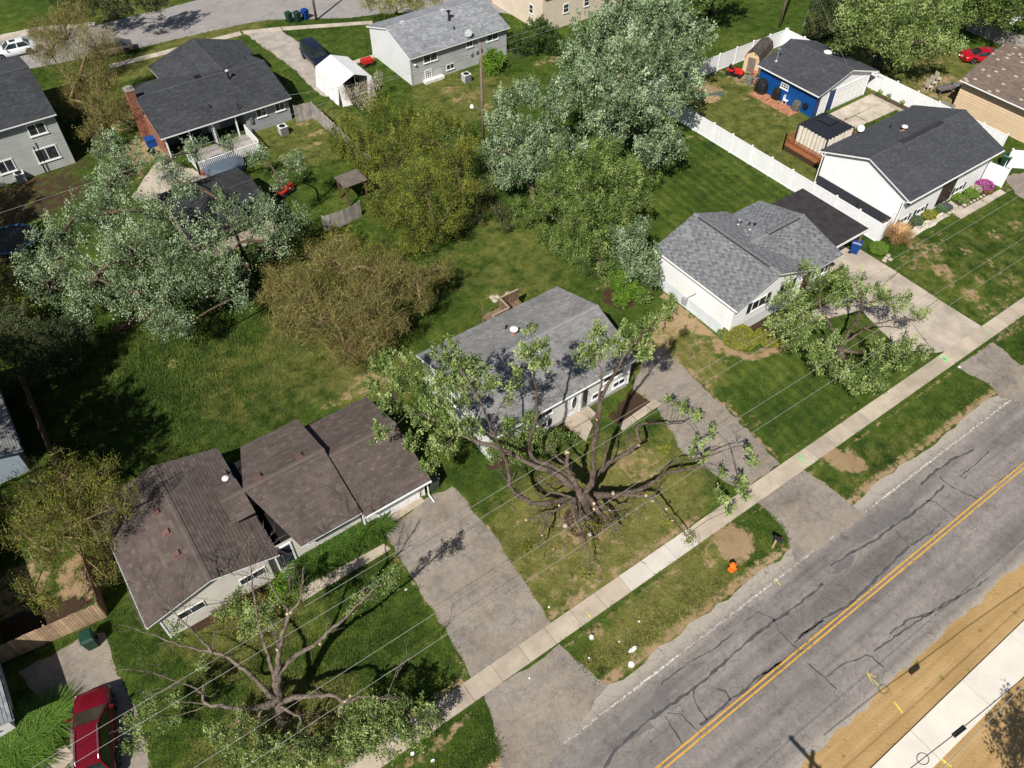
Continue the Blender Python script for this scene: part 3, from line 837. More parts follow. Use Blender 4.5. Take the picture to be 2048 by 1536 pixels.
def gable_roof(parent, x0, x1, y0, y1, ze, zr, axis, mt, trim=None, gutter=True, rows=.16, tab=.31, th=.05, alt=0.0):
    """gable on a rectangle (eave outline); axis = ridge direction"""
    if axis == 'x':
        ym = (y0 + y1) / 2
        polys = [[(x0, y0, ze), (x1, y0, ze), (x1, ym, zr), (x0, ym, zr)], [(x1, y1, ze), (x0, y1, ze), (x0, ym, zr), (x1, ym, zr)]]
        rid = [((x0, ym, zr), (x1, ym, zr))]
        fas = [((x0 - .02, y0 - .02, ze), (x0 - .02, ym, zr)), ((x0 - .02, ym, zr), (x0 - .02, y1 + .02, ze)), ((x1 + .02, y0, ze), (x1 + .02, ym, zr)), ((x1 + .02, ym, zr), (x1 + .02, y1, ze)), ((x0, y1 + .02, ze), (x1, y1 + .02, ze)), ((x0, y0 - .02, ze), (x1, y0 - .02, ze))]
    else:
        xm = (x0 + x1) / 2
        polys = [[(x0, y1, ze), (x0, y0, ze), (xm, y0, zr), (xm, y1, zr)], [(x1, y0, ze), (x1, y1, ze), (xm, y1, zr), (xm, y0, zr)]]
        rid = [((xm, y0, zr), (xm, y1, zr))]
        fas = [((x0 - .02, y0 - .02, ze), (xm, y0 - .02, zr)), ((xm, y0 - .02, zr), (x1 + .02, y0 - .02, ze)), ((x0, y1 + .02, ze), (xm, y1 + .02, zr)), ((xm, y1 + .02, zr), (x1, y1 + .02, ze)), ((x0 - .02, y0, ze), (x0 - .02, y1, ze)), ((x1 + .02, y0, ze), (x1 + .02, y1, ze))]
    drop = abs(zr - ze) / ((y1 - y0) / 2 if axis == 'x' else (x1 - x0) / 2) * .3
    rf = roof_from(parent, polys, rid, mt, trim, th, rows, tab, fas, capdrop=drop, alt=alt)
    if gutter:
        g = MB()
        if axis == 'x': ls = [((x0, y0 - .02, ze - .1), (x1, y0 - .02, ze - .1)), ((x0, y1 + .0, ze - .1), (x1, y1 + .0, ze - .1))]
        else: ls = [((x0 - .02, y0, ze - .1), (x0 - .02, y1, ze - .1)), ((x1 + .0, y0, ze - .1), (x1 + .0, y1, ze - .1))]
        for a, c in ls:
            a, c = Vector(a), Vector(c)
            d = (c - a).normalized(); s = d.cross(Vector((0, 0, 1)))
            gm_ = MB()
            gm_.bar(a + Vector((0, 0, -.05)), c + Vector((0, 0, -.05)), .11, .015); gm_.bar(a + s * .055, c + s * .055, .012, .11); gm_.bar(a - s * .055, c - s * .055, .012, .11)
            obj('gutter', gm_, trim or WHITE, rf)
    return rf

def clad(mb, poly, out, board=0.2, lip=0.016, lip_shade=.022):
    """lap boards on an upright wall polygon (3-D points, first edge = bottom)"""
    out = Vector(out)
    p0 = Vector(poly[0]); u = (Vector(poly[1]) - p0).normalized(); v = Vector((0, 0, 1))
    q = [((Vector(p) - p0).dot(u), (Vector(p) - p0).z) for p in poly]
    # split rows at polygon vertices so that every row is a trapezoid
    vmax = max(b for a, b in q)
    shade_h = lip_shade if board < .45 else 0
    cuts = sorted(set(([round((k + 1) * board - shade_h, 4) for k in range(int(vmax / board)) if (k + 1) * board < vmax] if shade_h else []) + [round(b, 4) for a, b in q] + [round(k * board, 4) for k in range(int(vmax / board) + 1)] + [round(vmax, 4)]))
    for a, c in zip(cuts[:-1], cuts[1:]):
        if c - a < 0.004: continue
        I0, I1 = scan(q, a + .0005), scan(q, c - .0005)
        k = math.floor((a + .001) / board)
        f0 = 1 - ((a - k * board) / board); f1 = 1 - ((c - k * board) / board)
        t = .45 + .15 * ((math.sin(k * 12.9898 + 3.1) * 43758.5453) % 1)
        for (l0, r0), (l1, r1) in zip(I0, I1):
            A = p0 + u * l0 + v * a + out * (lip * f0); B = p0 + u * r0 + v * a + out * (lip * f0)
            C = p0 + u * r1 + v * c + out * (lip * f1); D = p0 + u * l1 + v * c + out * (lip * f1)
            in_shade = shade_h and a > (k + 1) * board - shade_h - .001
            if in_shade: t = 0.0  # dark strip: shadow line under the next lap put into the colour
            vs, fs = [A, B, C, D], [(0, 1, 2, 3)]
            if abs(a - k * board) < .002 and a > 0.001:
                vs += [A - out * (lip * f0), B - out * (lip * f0)]; fs += [(4, 5, 1, 0)]
            mb.add(vs, fs, t)

def walls(parent, x0, x1, y0, y1, z0, z1, mt, axis=None, zr=None, board=0.2, sides='fblr', name='wall', lip=.016):
    """clapboard box; axis = ridge direction for gable ends"""
    mb = MB()
    xm, ym = (x0 + x1) / 2, (y0 + y1) / 2
    S = {'f': [(x0, y0, z0), (x1, y0, z0), (x1, y0, z1), (x0, y0, z1)], 'b': [(x1, y1, z0), (x0, y1, z0), (x0, y1, z1), (x1, y1, z1)],
         'l': [(x0, y1, z0), (x0, y0, z0), (x0, y0, z1), (x0, y1, z1)], 'r': [(x1, y0, z0), (x1, y1, z0), (x1, y1, z1), (x1, y0, z1)]}
    if axis == 'y':
        S['f'].insert(3, (xm, y0, zr)); S['b'].insert(3, (xm, y1, zr))
    if axis == 'x':
        S['l'].insert(3, (x0, ym, zr)); S['r'].insert(3, (x1, ym, zr))
    O = {'f': (0, -1, 0), 'b': (0, 1, 0), 'l': (-1, 0, 0), 'r': (1, 0, 0)}
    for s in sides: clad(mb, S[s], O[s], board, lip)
    return obj(name, mb, mt, parent)

def corner(parent, x, y, z0, z1, mt=None, w=.1):
    return obj('corner_trim', MB().box(x - w / 2, x + w / 2, y - w / 2, y + w / 2, z0, z1), mt or WHITE, parent)

def frame_axes(face):
    return {'f': (Vector((1, 0, 0)), Vector((0, -1, 0))), 'l': (Vector((0, -1, 0)), Vector((-1, 0, 0))), 'b': (Vector((-1, 0, 0)), Vector((0, 1, 0))), 'r': (Vector((0, 1, 0)), Vector((1, 0, 0)))}[face]

def window(parent, c, w, h, face='f', panes=2, rows=1, mt=None, fw=.07, shut=None, shw=.32, glass=None, sill=True, label=None):
    """c = centre on the wall plane"""
    u, o = frame_axes(face)
    c = Vector(c); z = Vector((0, 0, 1))
    mb = MB()
    d = .05
    for sx in (-1, 1): mb.obox(c + u * sx * (w / 2 - fw / 2) + o * d / 2, u * fw / 2, o * d / 2, z * h / 2)
    for sz in (-1, 1): mb.obox(c + z * sz * (h / 2 - fw / 2) + o * d / 2, u * (w / 2 - fw), o * d / 2, z * fw / 2)
    for k in range(1, panes): mb.obox(c + u * (-w / 2 + w * k / panes) + o * (d / 2 - .004), u * fw * .35, o * d * .45, z * (h / 2 - fw))
    for k in range(1, rows): mb.obox(c + z * (-h / 2 + h * k / rows) + o * (d / 2 - .006), u * (w / 2 - fw), o * d * .4, z * fw * .3)
    win = obj('window', mb, mt or WHITE, parent, label=label)
    pw = (w - 2 * fw) / panes; ph = (h - 2 * fw) / rows
    for k in range(panes):
        for r_ in range(rows):
            cc = c + u * (-w / 2 + fw + pw * (k + .5)) + z * (-h / 2 + fw + ph * (r_ + .5)) + o * (.022 + .004 * (k % 2))
            obj('pane', MB().obox(cc, u * pw / 2, o * .003, z * ph / 2), glass or GLASS, win)
    if sill: obj('sill', MB().obox(c + z * (-h / 2 - .03) + o * .045, u * (w / 2 + .05), o * .045, z * .028), mt or WHITE, win)
    if shut:
        for sx in (-1, 1):
            m2 = MB().obox(c + u * sx * (w / 2 + shw / 2 + .02) + o * .018, u * shw / 2, o * .018, z * h / 2)
            for j in range(6): m2.obox(c + u * sx * (w / 2 + shw / 2 + .02) + o * .042 + z * (-h / 2 + h * (j + .5) / 6), u * (shw / 2 - .04), o * .006, z * h / 15)
            obj('shutter', m2, shut, parent)
    return win

def door(parent, c, w, h, mt, face='f', frame=None, glass=None, label=None, name='door', oval=False, handle=True):
    u, o = frame_axes(face)
    c = Vector(c); z = Vector((0, 0, 1))
    d = obj(name, MB().obox(c + o * .025, u * w / 2, o * .025, z * h / 2), mt, parent, label=label)
    fr = MB()
    for sx in (-1, 1): fr.obox(c + u * sx * (w / 2 + .05) + o * .035, u * .05, o * .035, z * (h / 2 + .1))
    fr.obox(c + z * (h / 2 + .05) + o * .035, u * w / 2, o * .035, z * .05)
    obj('door_frame', fr, frame or WHITE, d)
    if oval:
        pts = [c + u * math.cos(a) * w * .24 + z * (math.sin(a) * h * .30 + h * .08) + o * .056 for a in np.linspace(0, 2 * math.pi, 25)[:-1]]
        obj('pane', MB().add(pts, [tuple(range(24))]), glass or GLASS, d)
        obj('pane_surround', MB().tube([p + o * .004 for p in pts] + [pts[0] + o * .004], .03, 5, cap=False), mt, d)
    elif glass:
        obj('pane', MB().obox(c + z * h * .12 + o * .055, u * w * .36, o * .004, z * h * .32), glass, d)
    if handle: obj('handle', MB().obox(c + u * w * .4 + o * .07, u * .02, o * .03, z * .05), METAL, d)
    return d

def garage_door(parent, c, w, h, face='f', mt=None, rows=4, cols=4):
    u, o = frame_axes(face); c = Vector(c); z = Vector((0, 0, 1))
    g = obj('garage_door', MB().obox(c + o * .01, u * w / 2, o * .01, z * h / 2), mt or WHITE, parent)
    for r_ in range(rows):
        for k in range(cols):
            cc = c + u * (-w / 2 + w * (k + .5) / cols) + z * (-h / 2 + h * (r_ + .5) / rows) + o * .03
            obj('panel', MB().obox(cc, u * (w / cols / 2 - .012), o * .012, z * (h / rows / 2 - .012)).obox(cc + o * .014, u * (w / cols / 2 - .09), o * .006, z * (h / rows / 2 - .09)), mt or WHITE, g)
    f = MB()
    for sx in (-1, 1): f.obox(c + u * sx * (w / 2 + .06) + o * .04, u * .06, o * .04, z * (h / 2 + .12))
    f.obox(c + z * (h / 2 + .06) + o * .04, u * w / 2, o * .04, z * .06)
    obj('door_frame', f, WHITE, g)
    return g

def downspout(parent, x, y, z, dx=0, dy=-1, mt=None, off=.35):
    m_ = MB().tube([(x, y, z - .1), (x + dx * -off, y + dy * -off, z - .35), (x + dx * -off, y + dy * -off, .15), (x + dx * .15, y + dy * .15, .06)], .045, 6)
    return obj('downspout', m_, mt or WHITE, parent)

def roof_z(x, y, x0, x1, y0, y1, ze, zr, axis):
    if axis == 'x': h = (y1 - y0) / 2; return zr - (zr - ze) * abs(y - (y0 + y1) / 2) / h
    h = (x1 - x0) / 2; return zr - (zr - ze) * abs(x - (x0 + x1) / 2) / h

def pipe(parent, x, y, z, h=.5, r=.06, cap=True, mt=None, name='vent_pipe', capmt=None):
    o = obj(name, MB().lathe((x, y, z - .1), [(r, 0), (r, h + .1)], 10), mt or METAL, parent)
    obj('flashing', MB().lathe((x, y, z - .05), [(r * 2.6, 0), (r * 1.2, .12)], 10), mt or METAL, o)
    if cap: obj('cap', MB().lathe((x, y, z + h), [(r * 1.2, 0), (r * 2.3, .04), (r * 2.3, .12), (r * .8, .2)], 12), capmt or WHITE, o)
    return o

def box_vent(parent, x, y, z, slope, axis, s=.22, mt=None):
    """low metal roof vent lying on the slope"""
    if axis == 'x': ux, vx = Vector((1, 0, 0)), Vector((0, 1, slope)).normalized()
    else: ux, vx = Vector((0, 1, 0)), Vector((1, 0, slope)).normalized()
    nn = ux.cross(vx); nn = nn if nn.z > 0 else -nn
    c = Vector((x, y, z))
    o = obj('roof_vent', MB().obox(c + nn * .08, ux * s, vx * s, nn * .07), mt, parent)
    obj('flange', MB().obox(c + nn * .02, ux * (s + .08), vx * (s + .08), nn * .008), mt, o)
    return o

def rectp(x0, x1, y0, y1): PAVED.append([(x0, y0), (x1, y0), (x1, y1), (x0, y1)])

def base_block(parent, x0, x1, y0, y1, z1, mt, name='foundation', ins=.03):
    return obj(name, MB().box(x0 + ins, x1 - ins, y0 + ins, y1 - ins, -.1, z1), mt, parent)

def dish(parent, p, face, mt=None, r=.3, h=.5, tilt=(0.3, -.9, .5)):
    p = Vector(p)
    t = Vector(tilt).normalized()
    o = obj('dish_mast', MB().tube([p, p + Vector((0, 0, h)), p + Vector((0, 0, h)) + t * .12], .025, 6), METAL, parent)
    c = p + Vector((0, 0, h)) + t * .14
    prof = [(0.02, 0), (r * .55, .03), (r * .85, .075), (r, .11), (r, .125), (r * .83, .09), (r * .5, .05), (.02, .03)]
    obj('dish', MB().lathe(c, prof, 18, axis=t), mt or mat('dish_grey', (.32, .34, .36), .5), o, smooth=False)
    obj('feed_arm', MB().tube([c - Vector((0, 0, r * .9)), c + t * .38], .012, 5), METAL, o)
    return o
# ------------------------------------------------------------------ houses
BRN = shingle_mat('brown_shingle', (0.084, 0.066, 0.058), (0.146, 0.117, 0.102), .25)
GRY = shingle_mat('grey_shingle', (0.165, 0.162, 0.16), (0.285, 0.28, 0.277), .3)
GRL = shingle_mat('light_grey_shingle', (0.19, 0.20, 0.215), (0.36, 0.372, 0.39), .2)
MGR = shingle_mat('mid_grey_shingle', (0.12, 0.124, 0.133), (0.245, 0.25, 0.262), .1)
CHA = shingle_mat('charcoal_shingle', (0.055, 0.058, 0.066), (0.090, 0.094, 0.104), .15)
DKG = shingle_mat('dark_shingle', (0.042, 0.045, 0.050), (0.080, 0.084, 0.092), .25)
MOT = shingle_mat('mottled_brown_shingle', (0.14, 0.105, 0.085), (0.23, 0.18, 0.15), .15, light=(.5, .43, .33))
S_BEI = mat('beige_siding', (0.56, 0.53, 0.47), .55, .07, .6, tone=.25)
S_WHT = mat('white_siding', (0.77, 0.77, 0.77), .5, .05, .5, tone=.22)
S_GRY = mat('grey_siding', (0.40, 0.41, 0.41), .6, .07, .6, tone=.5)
S_LGR = mat('light_grey_siding', (0.62, 0.61, 0.58), .6, .07, .6, tone=.25)
S_SAG = mat('sage_siding', (0.40, 0.42, 0.40), .6, .08, .6, tone=.35)
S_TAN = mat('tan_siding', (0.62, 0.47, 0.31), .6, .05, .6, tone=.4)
S_STU = mat('grey_stucco', (0.29, 0.30, 0.32), .85, .1, 1.2, bumps=.2)
BLOCK = mat('painted_block', (0.60, 0.64, 0.68), .8, .07, 1.0, bumps=.15)
CBLK = mat('concrete_block', (0.36, 0.35, 0.33), .9, .12, 1.2, bumps=.2)
SHUT = mat('dark_shutter', (0.022, 0.024, 0.028), .5, .1)
REDV = mat('red_brown_vent', (0.15, 0.085, 0.075), .6, .15)

# --- brown ranch
h = empty('ranch_house', (4, 29.5, 0), 'long beige ranch house with brown shingle roof in three sections and attached garage', 'house')
rectp(-4.1, 11.9, 25.6, 34.2)
walls(h, -4.1, 1.9, 25.65, 33.9, .12, 2.42, S_BEI, 'y', 3.45, .11, 'flr'); base_block(h, -4.1, 1.9, 25.65, 33.9, .13, CBLK)
walls(h, 1.92, 7.6, 25.95, 33.2, .12, 2.5, S_BEI, 'x', 3.55, .11, 'f'); base_block(h, 1.92, 7.6, 25.95, 33.2, .13, CBLK)
walls(h, 7.62, 11.72, 25.65, 32.6, .0, 2.15, S_BEI, 'x', 3.35, .11, 'fr')
obj('wall', MB().box(-4.0, 1.85, 33.0, 33.88, 0, 2.4), S_BEI, h); obj('wall', MB().box(7.7, 11.6, 31.5, 32.5, 0, 2.1), S_BEI, h)
ze, zr = 2.5, 3.55
rf = gable_roof(h, -4.68, 2.5, 25.35, 34.25, ze, zr, 'y', BRN, tab=.32, rows=.2)
SL = (zr - ze) / 3.59
for (px, py) in ((330, 1050 - 10), (341, 1048), (358, 1090)): pass
for yy in (31.15, 29.55, 27.95): box_vent(rf, -1.9, yy, roof_z(-1.9, yy, -4.68, 2.5, 0, 0, ze, zr, 'y'), SL, 'y', .17, REDV)
q = P(455, 966, 3.0); pipe(rf, q.x, q.y, roof_z(q.x, q.y, -4.68, 2.5, 0, 0, ze, zr, 'y'), .75, .085, mt=mat('dark_flue', (.07, .06, .06), .5), capmt=WHITE)
q = P(452, 938, 3.0); pipe(rf, q.x, q.y, roof_z(q.x, q.y, -4.68, 2.5, 0, 0, ze, zr, 'y'), .35, .05, False, mt=BLACK)
ye0, ye1, zm, zmr = 25.25, 33.65, 2.3, 3.75
ym = 29.45
roof_from(h, [[(3.75, ye0, zm), (7.52, ye0, zm), (7.52, ym, zmr), (2.55, ym, zmr)], [(7.52, ye1, zm), (3.75, ye1, zm), (2.55, ym, zmr), (7.52, ym, zmr)], [(1.2, ym - 1.4, 3.27), (2.55, ym - 1.4, 3.27), (2.55, ym, zmr), (1.2, ym, zmr)], [(2.55, ym + 1.4, 3.27), (1.2, ym + 1.4, 3.27), (1.2, ym, zmr), (2.55, ym, zmr)]],
          [((1.2, ym, zmr), (7.52, ym, zmr))], BRN, row=.2, tab=.32, fascia=[((3.75, ye0 - .02, zm), (7.5, ye0 - .02, zm)), ((3.75, ye1 + .02, zm), (7.5, ye1 + .02, zm)), ((7.54, ye0, zm), (7.54, ym, zmr)), ((7.54, ym, zmr), (7.54, ye1, zm))], capdrop=.1)
SM = (zmr - zm) / 4.2
obj('gap_shade_block', MB().box(1.95, 4.6, 26.0, 33.1, 1.6, 1.9), mat('gap_shade_black', (.012, .011, .011), .9), h)  # dark block standing for the shade in the slot between the roofs
rm = obj('roof_saddle', MB().box(2.0, 3.6, 29.0, 29.9, 2.6, 3.3), BRN, h)
for (px, py) in ((518, 957), (600, 915)):
    q = P(px, py, 3.6); box_vent(rm, q.x, 29.9, zmr - SM * .45, -SM, 'x', .16, REDV)
gable_roof(h, 7.58, 12.0, 25.05, 33.0, 2.05, 3.45, 'x', BRN, tab=.32, rows=.2)
for (px, py), wd in (((378, 1211), 1.5), ((503, 1147), 1.5)):
    q = P(px, py, 1.25); window(h, (q.x, 25.645, 1.45), wd, .62, 'f', 2, sill=False, fw=.045)
window(h, (5.6, 25.945, 1.38), 2.7, .85, 'f', 2, sill=False, fw=.045)
door(h, (2.85, 25.94, 1.12), .92, 2.0, mat('navy_door', (.02, .028, .045), .4), 'f', glass=GLASS, label='dark storm door beside gable')
obj('stoop', MB().box(2.3, 3.6, 24.95, 25.9, 0, .22), CBLK, h)
garage_door(h, (9.95, 25.64, 1.02), 2.6, 2.0)
corner(h, 11.7, 25.65, 0, 2.1); corner(h, 7.65, 25.62, 0, 2.1); corner(h, -4.1, 25.65, .1, 2.4)
downspout(h, 11.9, 24.95, 2.05, 0, -1, off=.5)
obj('porch_light', MB().lathe((11.5, 25.55, 1.5), [(.03, 0), (.07, .05), (.05, .2)], 8), BLACK, h)

# --- grey-roofed bi-level
h = empty('bilevel_house', (22, 29, 0), 'off-white house with worn grey shingle roof behind the heavily pruned tree', 'house')
rectp(16.2, 27.8, 25.1, 33.4)
walls(h, 16.35, 27.65, 25.2, 33.2, .35, 2.95, S_LGR, 'x', 4.3, .16); base_block(h, 16.35, 27.65, 25.2, 33.2, .36, CBLK)
x0, x1, y0, y1, ze, zr = 16.15, 27.9, 24.85, 33.5, 3.0, 4.42
rf = gable_roof(h, x0, x1, y0, y1, ze, zr, 'x', GRY, tab=.32)
q = P(1028, 668, 4.0); pipe(rf, q.x, q.y, roof_z(q.x, q.y, x0, x1, y0, y1, ze, zr, 'x'), .4, .12, mt=mat('rusty_flue', (.30, .16, .11), .7))
q = P(1012, 656, 3.7); pipe(rf, q.x, q.y, roof_z(q.x, q.y, x0, x1, y0, y1, ze, zr, 'x'), .35, .05, False, mt=BLACK)
door(h, (22.9, 25.19, 1.4), .95, 2.05, WHITE, oval=True, label='white entrance door with oval glass')
obj('door_sidelight', MB().box(23.62, 24.0, 25.14, 25.18, .5, 2.45), GLASS, h)
obj('doorstep', MB().box(22.1, 24.2, 24.3, 25.15, 0, .34), CONCW, h)
for xx, wd in ((20.3, 1.7), (26.2, 1.8)): window(h, (xx, 25.19, 2.25), wd, .95, 'f', 2, mt=WHITE)
for xx in (18.0, 20.2, 25.0, 26.8): window(h, (xx, 25.19, .95), 1.1, .55, 'f', 2, shut=SHUT if xx < 24 else None)
window(h, (16.34, 29.5, 2.3), 1.1, .9, 'l', 2); window(h, (16.34, 27.0, .95), .9, .5, 'l', 2); corner(h, 16.35, 25.2, .3, 2.9); corner(h, 27.65, 25.2, .3, 2.9)
obj('meter_box', MB().box(16.2, 16.33, 30.8, 31.2, 1.1, 1.6), METAL, h)
# rear deck screens showing over the roof
WOOD = mat('weathered_wood', (.20, .135, .085), .85, .2, 2.0, bumps=.3, tone=.25)
dk = empty('wooden_deck', (24.2, 34.6, 0), 'weathered wooden deck with plank railing behind the grey-roofed house', 'deck')
rectp(22.9, 26.2, 33.3, 36)
mb = MB()
for k in range(16): obj('deck_board', MB().box(22.95 + k * .2, 23.13 + k * .2, 33.5, 35.9, .95, 1.0, random.random()), WOOD, dk)
for xx in (23.0, 24.5, 26.1):
    for yy in (34.0, 35.85): obj('post', MB().box(xx - .05, xx + .05, yy - .05, yy + .05, 0, 2.0 if yy > 35 else 1.9), WOOD, dk)
for a, c in (((22.95, 34.6), (24.4, 34.6)), ((24.5, 35.85), (26.1, 35.85)), ((24.45, 34.6), (24.45, 35.8)), ((22.97, 33.6), (22.97, 34.5))):
    a, c = Vector((*a, 0)), Vector((*c, 0)); k = int((c - a).length / .14)
    for i in range(k):
        p = a.lerp(c, (i + .5) / k); obj('baluster', MB().box(p.x - .045, p.x + .045, p.y - .045, p.y + .045, 1.01, 1.95, random.random()), WOOD, dk)
    obj('rail', MB().bar(a + Vector((0, 0, 1.98)), c + Vector((0, 0, 1.98)), .14, .05), mat('pale_rail', (.34, .26, .18), .8), dk)

# --- white L-shaped house
h = empty('white_house', (41, 28, 0), 'white house with mottled mid-grey shingle roof, front gable and attached black-roofed carport', 'house')
rectp(36.3, 47.3, 24.9, 32.2)
walls(h, 36.45, 43.5, 25.0, 32.1, 0, 1.02, BLOCK, None, None, .2, 'flbr', 'block_wall', .006)
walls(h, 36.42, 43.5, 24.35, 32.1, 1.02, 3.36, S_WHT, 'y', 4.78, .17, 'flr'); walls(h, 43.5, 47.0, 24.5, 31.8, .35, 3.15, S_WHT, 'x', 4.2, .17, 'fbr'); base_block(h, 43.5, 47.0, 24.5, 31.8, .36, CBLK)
obj('cantilever_soffit', MB().box(36.5, 43.4, 24.38, 25.0, .98, 1.03), WHITE, h)
obj('gable_screen_wall', MB().box(37.3, 43.4, 24.42, 24.98, .0, 1.0), S_WHT, h)
x0, x1, y0, y1, ze, zr = 36.12, 43.85, 23.95, 32.45, 3.4, 4.86
rf = gable_roof(h, x0, x1, y0, y1, ze, zr, 'y', MGR, tab=.3, rows=.17, alt=.17)
ry0, ry1, rze, rzr = 23.85, 32.15, 3.2, 4.32
rym = (ry0 + ry1) / 2
xv = 41.3
roof_from(h, [[(43.6, ry0, rze), (47.25, ry0, rze), (47.25, rym, rzr), (xv, rym, rzr), (43.85, ry0 + .7, rze + .2)], [(47.25, ry1, rze), (43.6, ry1, rze), (xv, rym, rzr), (47.25, rym, rzr)]], [((xv, rym, rzr), (47.25, rym, rzr))], MGR, row=.17, tab=.3, alt=.17,
          fascia=[((43.8, ry0 - .02, rze), (47.25, ry0 - .02, rze)), ((47.27, ry0, rze), (47.27, rym, rzr)), ((47.27, rym, rzr), (47.27, ry1, rze)), ((44, ry1 + .02, rze), (47.25, ry1 + .02, rze))])
RV = mat('ridge_vent', (.035, .036, .04), .7); RVG = mat('ridge_vent_cap', (.16, .162, .17), .9, .2, 6)
def ridge_vent(rf, a, c, capm=RVG):
    a, c = Vector(a), Vector(c)
    obj('ridge_vent', MB().bar(a + Vector((0, 0, .045)), c + Vector((0, 0, .045)), .42, .05), RV, rf)
    k = max(1, int((c - a).length / .32)); mb = MB()
    for i in range(k):
        p, q = a.lerp(c, i / k), a.lerp(c, (i + .96) / k); mb.bar(p + Vector((0, 0, .085)), q + Vector((0, 0, .08)), .30, .02, tone=random.random())
    obj('vent_caps', mb, capm, rf)
ridge_vent(rf, (39.985, 24.9, 4.86), (39.985, 31.9, 4.86)); ridge_vent(rf, (43.2, rym, rzr), (46.6, rym, rzr))
for (px, py), hh, r_ in (((1502, 455), .75, .13), ((1479, 441), .4, .09)):
    q = P(px, py, 4.1); pipe(rf, q.x, q.y, max(roof_z(q.x, q.y, x0, x1, y0, y1, ze, zr, 'y'), roof_z(q.x, q.y, 0, 0, ry0, ry1, rze, rzr, 'x')), hh, r_, capmt=METAL)
q = P(1500, 608, 2.3); window(h, (39.0, 24.345, 2.35), 1.5, .95, 'f', 2, shut=SHUT, shw=.4); window(h, (42.0, 24.345, 2.35), .9, .95, 'f', 2, shut=SHUT, shw=.36)
door(h, (44.4, 24.49, 1.4), .95, 2.05, mat('dark_red_door', (.12, .03, .03), .5)); window(h, (46.0, 24.49, 1.9), 1.1, 1.0, 'f', 2, shut=SHUT, shw=.3)
corner(h, 36.43, 24.37, 1.0, 3.3); corner(h, 36.45, 25.02, 0, 3.3, w=.16)
obj('meter_box', MB().box(36.2, 36.43, 28.55, 28.95, .45, 1.0), mat('meter_grey', (.33, .34, .35), .5), h); obj('conduit', MB().tube([(36.38, 28.6, 1.0), (36.38, 28.5, 1.2), (36.38, 27.9, 2.0)], .025, 6), BLACK, h)
# carport
cp = empty('carport', (49.8, 28.4, 0), 'flat black felt-roofed carport with white fascia between white house and vinyl fence', 'carport')
FELT = mat('roofing_felt', (.036, .032, .034), .85, .25, 1.5, bumps=.15)
obj('roof_sheet', MB().box(47.32, 52.2, 25.15, 31.75, 2.48, 2.6), FELT, cp)
for a, c in (((47.32, 25.12), (52.22, 25.12)), ((52.22, 25.1), (52.22, 31.77)), ((47.3, 31.77), (52.22, 31.77))): obj('fascia', MB().bar((*a, 2.5), (*c, 2.5), .05, .2), WHITE if a[1] < 26 else mat('dark_fascia', (.05, .04, .035), .7), cp)
for xx, yy in ((52.0, 25.4), (52.0, 28.4), (52.0, 31.5), (47.6, 31.5)): obj('post', MB().box(xx - .06, xx + .06, yy - .06, yy + .06, 0, 2.48), WOOD, cp)
sheet('slab', [(47.2, 25.0), (52.1, 25.0), (52.1, 31.8), (47.2, 31.8)], .018, CDRIVE, cdr, px=False, thick=.05)

# --- white bi-level with charcoal roof
h = empty('white_bilevel_house', (63, 29.3, 0), 'white two-level house with smooth charcoal roof, dark shutters and flower bed', 'house')
rectp(56.6, 69, 25.3, 33.6)
x0, x1, y0, y1, ze, zr = 56.35, 69.3, 24.8, 33.85, 3.6, 5.2
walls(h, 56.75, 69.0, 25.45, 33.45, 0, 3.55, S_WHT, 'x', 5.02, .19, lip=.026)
obj('dark_lower_wall', MB().box(56.66, 56.72, 25.7, 33.4, 0, 1.25), mat('charcoal_panel', (.035, .038, .048), .7, .1), h)
rf = gable_roof(h, x0, x1, y0, y1, ze, zr, 'x', CHA, tab=.34)
ridge_vent(rf, (60.3, 29.325, 5.2), (65.9, 29.325, 5.2), RV)
q = P(1806, 263, 4.6); pipe(rf, q.x, q.y, roof_z(q.x, q.y, x0, x1, y0, y1, ze, zr, 'x'), .3, .11, mt=mat('rusty_flue', (.30, .16, .11), .7))
q = P(1781, 254, 4.3); pipe(rf, q.x, q.y, roof_z(q.x, q.y, x0, x1, y0, y1, ze, zr, 'x'), .3, .05, False, mt=BLACK)
for xx in (58.4, 60.6): window(h, (xx, 25.44, 2.75), 1.1, .85, 'f', 2, shut=SHUT, shw=.3)
window(h, (66.4, 25.44, 2.75), 1.5, .9, 'f', 2, shut=SHUT, shw=.34)
for xx in (57.9, 60.2, 65.6): window(h, (xx, 25.44, .8), 1.2, .6, 'f', 2, shut=SHUT, shw=.3)
door(h, (63.5, 25.44, 1.25), 1.1, 2.1, mat('dark_brown_door', (.035, .02, .02), .4), 'f', frame=mat('dark_trim', (.05, .035, .035), .6), label='dark brown double entrance door')
obj('door_panel', MB().box(62.45, 62.9, 25.39, 25.43, .2, 2.3).box(64.1, 64.5, 25.39, 25.43, .2, 2.3), mat('dark_brown_door', (.035, .02, .02), .4), h)
obj('doormat', MB().lathe((63.6, 24.9, .06), [(.55, 0), (.55, .03)], 16), mat('slate_mat', (.06, .065, .075), .8), h)
obj('porch_light', MB().lathe((64.9, 25.35, 2.5), [(.04, 0), (.09, .08), (.05, .25)], 8), BLACK, h)
corner(h, 56.75, 25.45, 0, 3.5, w=.12); downspout(h, 56.4, 24.7, 3.6, 0, -1, off=.6); downspout(h, 56.5, 33.95, 3.6, 0, 1, off=.45)
obj('fan_vent', MB().tube([(56.6, 29.0, 1.25), (56.4, 28.9, 1.1), (56.35, 28.9, .3)], .03, 6), BLACK, h)
dish(rf, (61.2, 33.6, 3.7), 'b', mat('white_dish', (.6, .63, .66), .4), .3, .4, (-.75, -.4, .6))

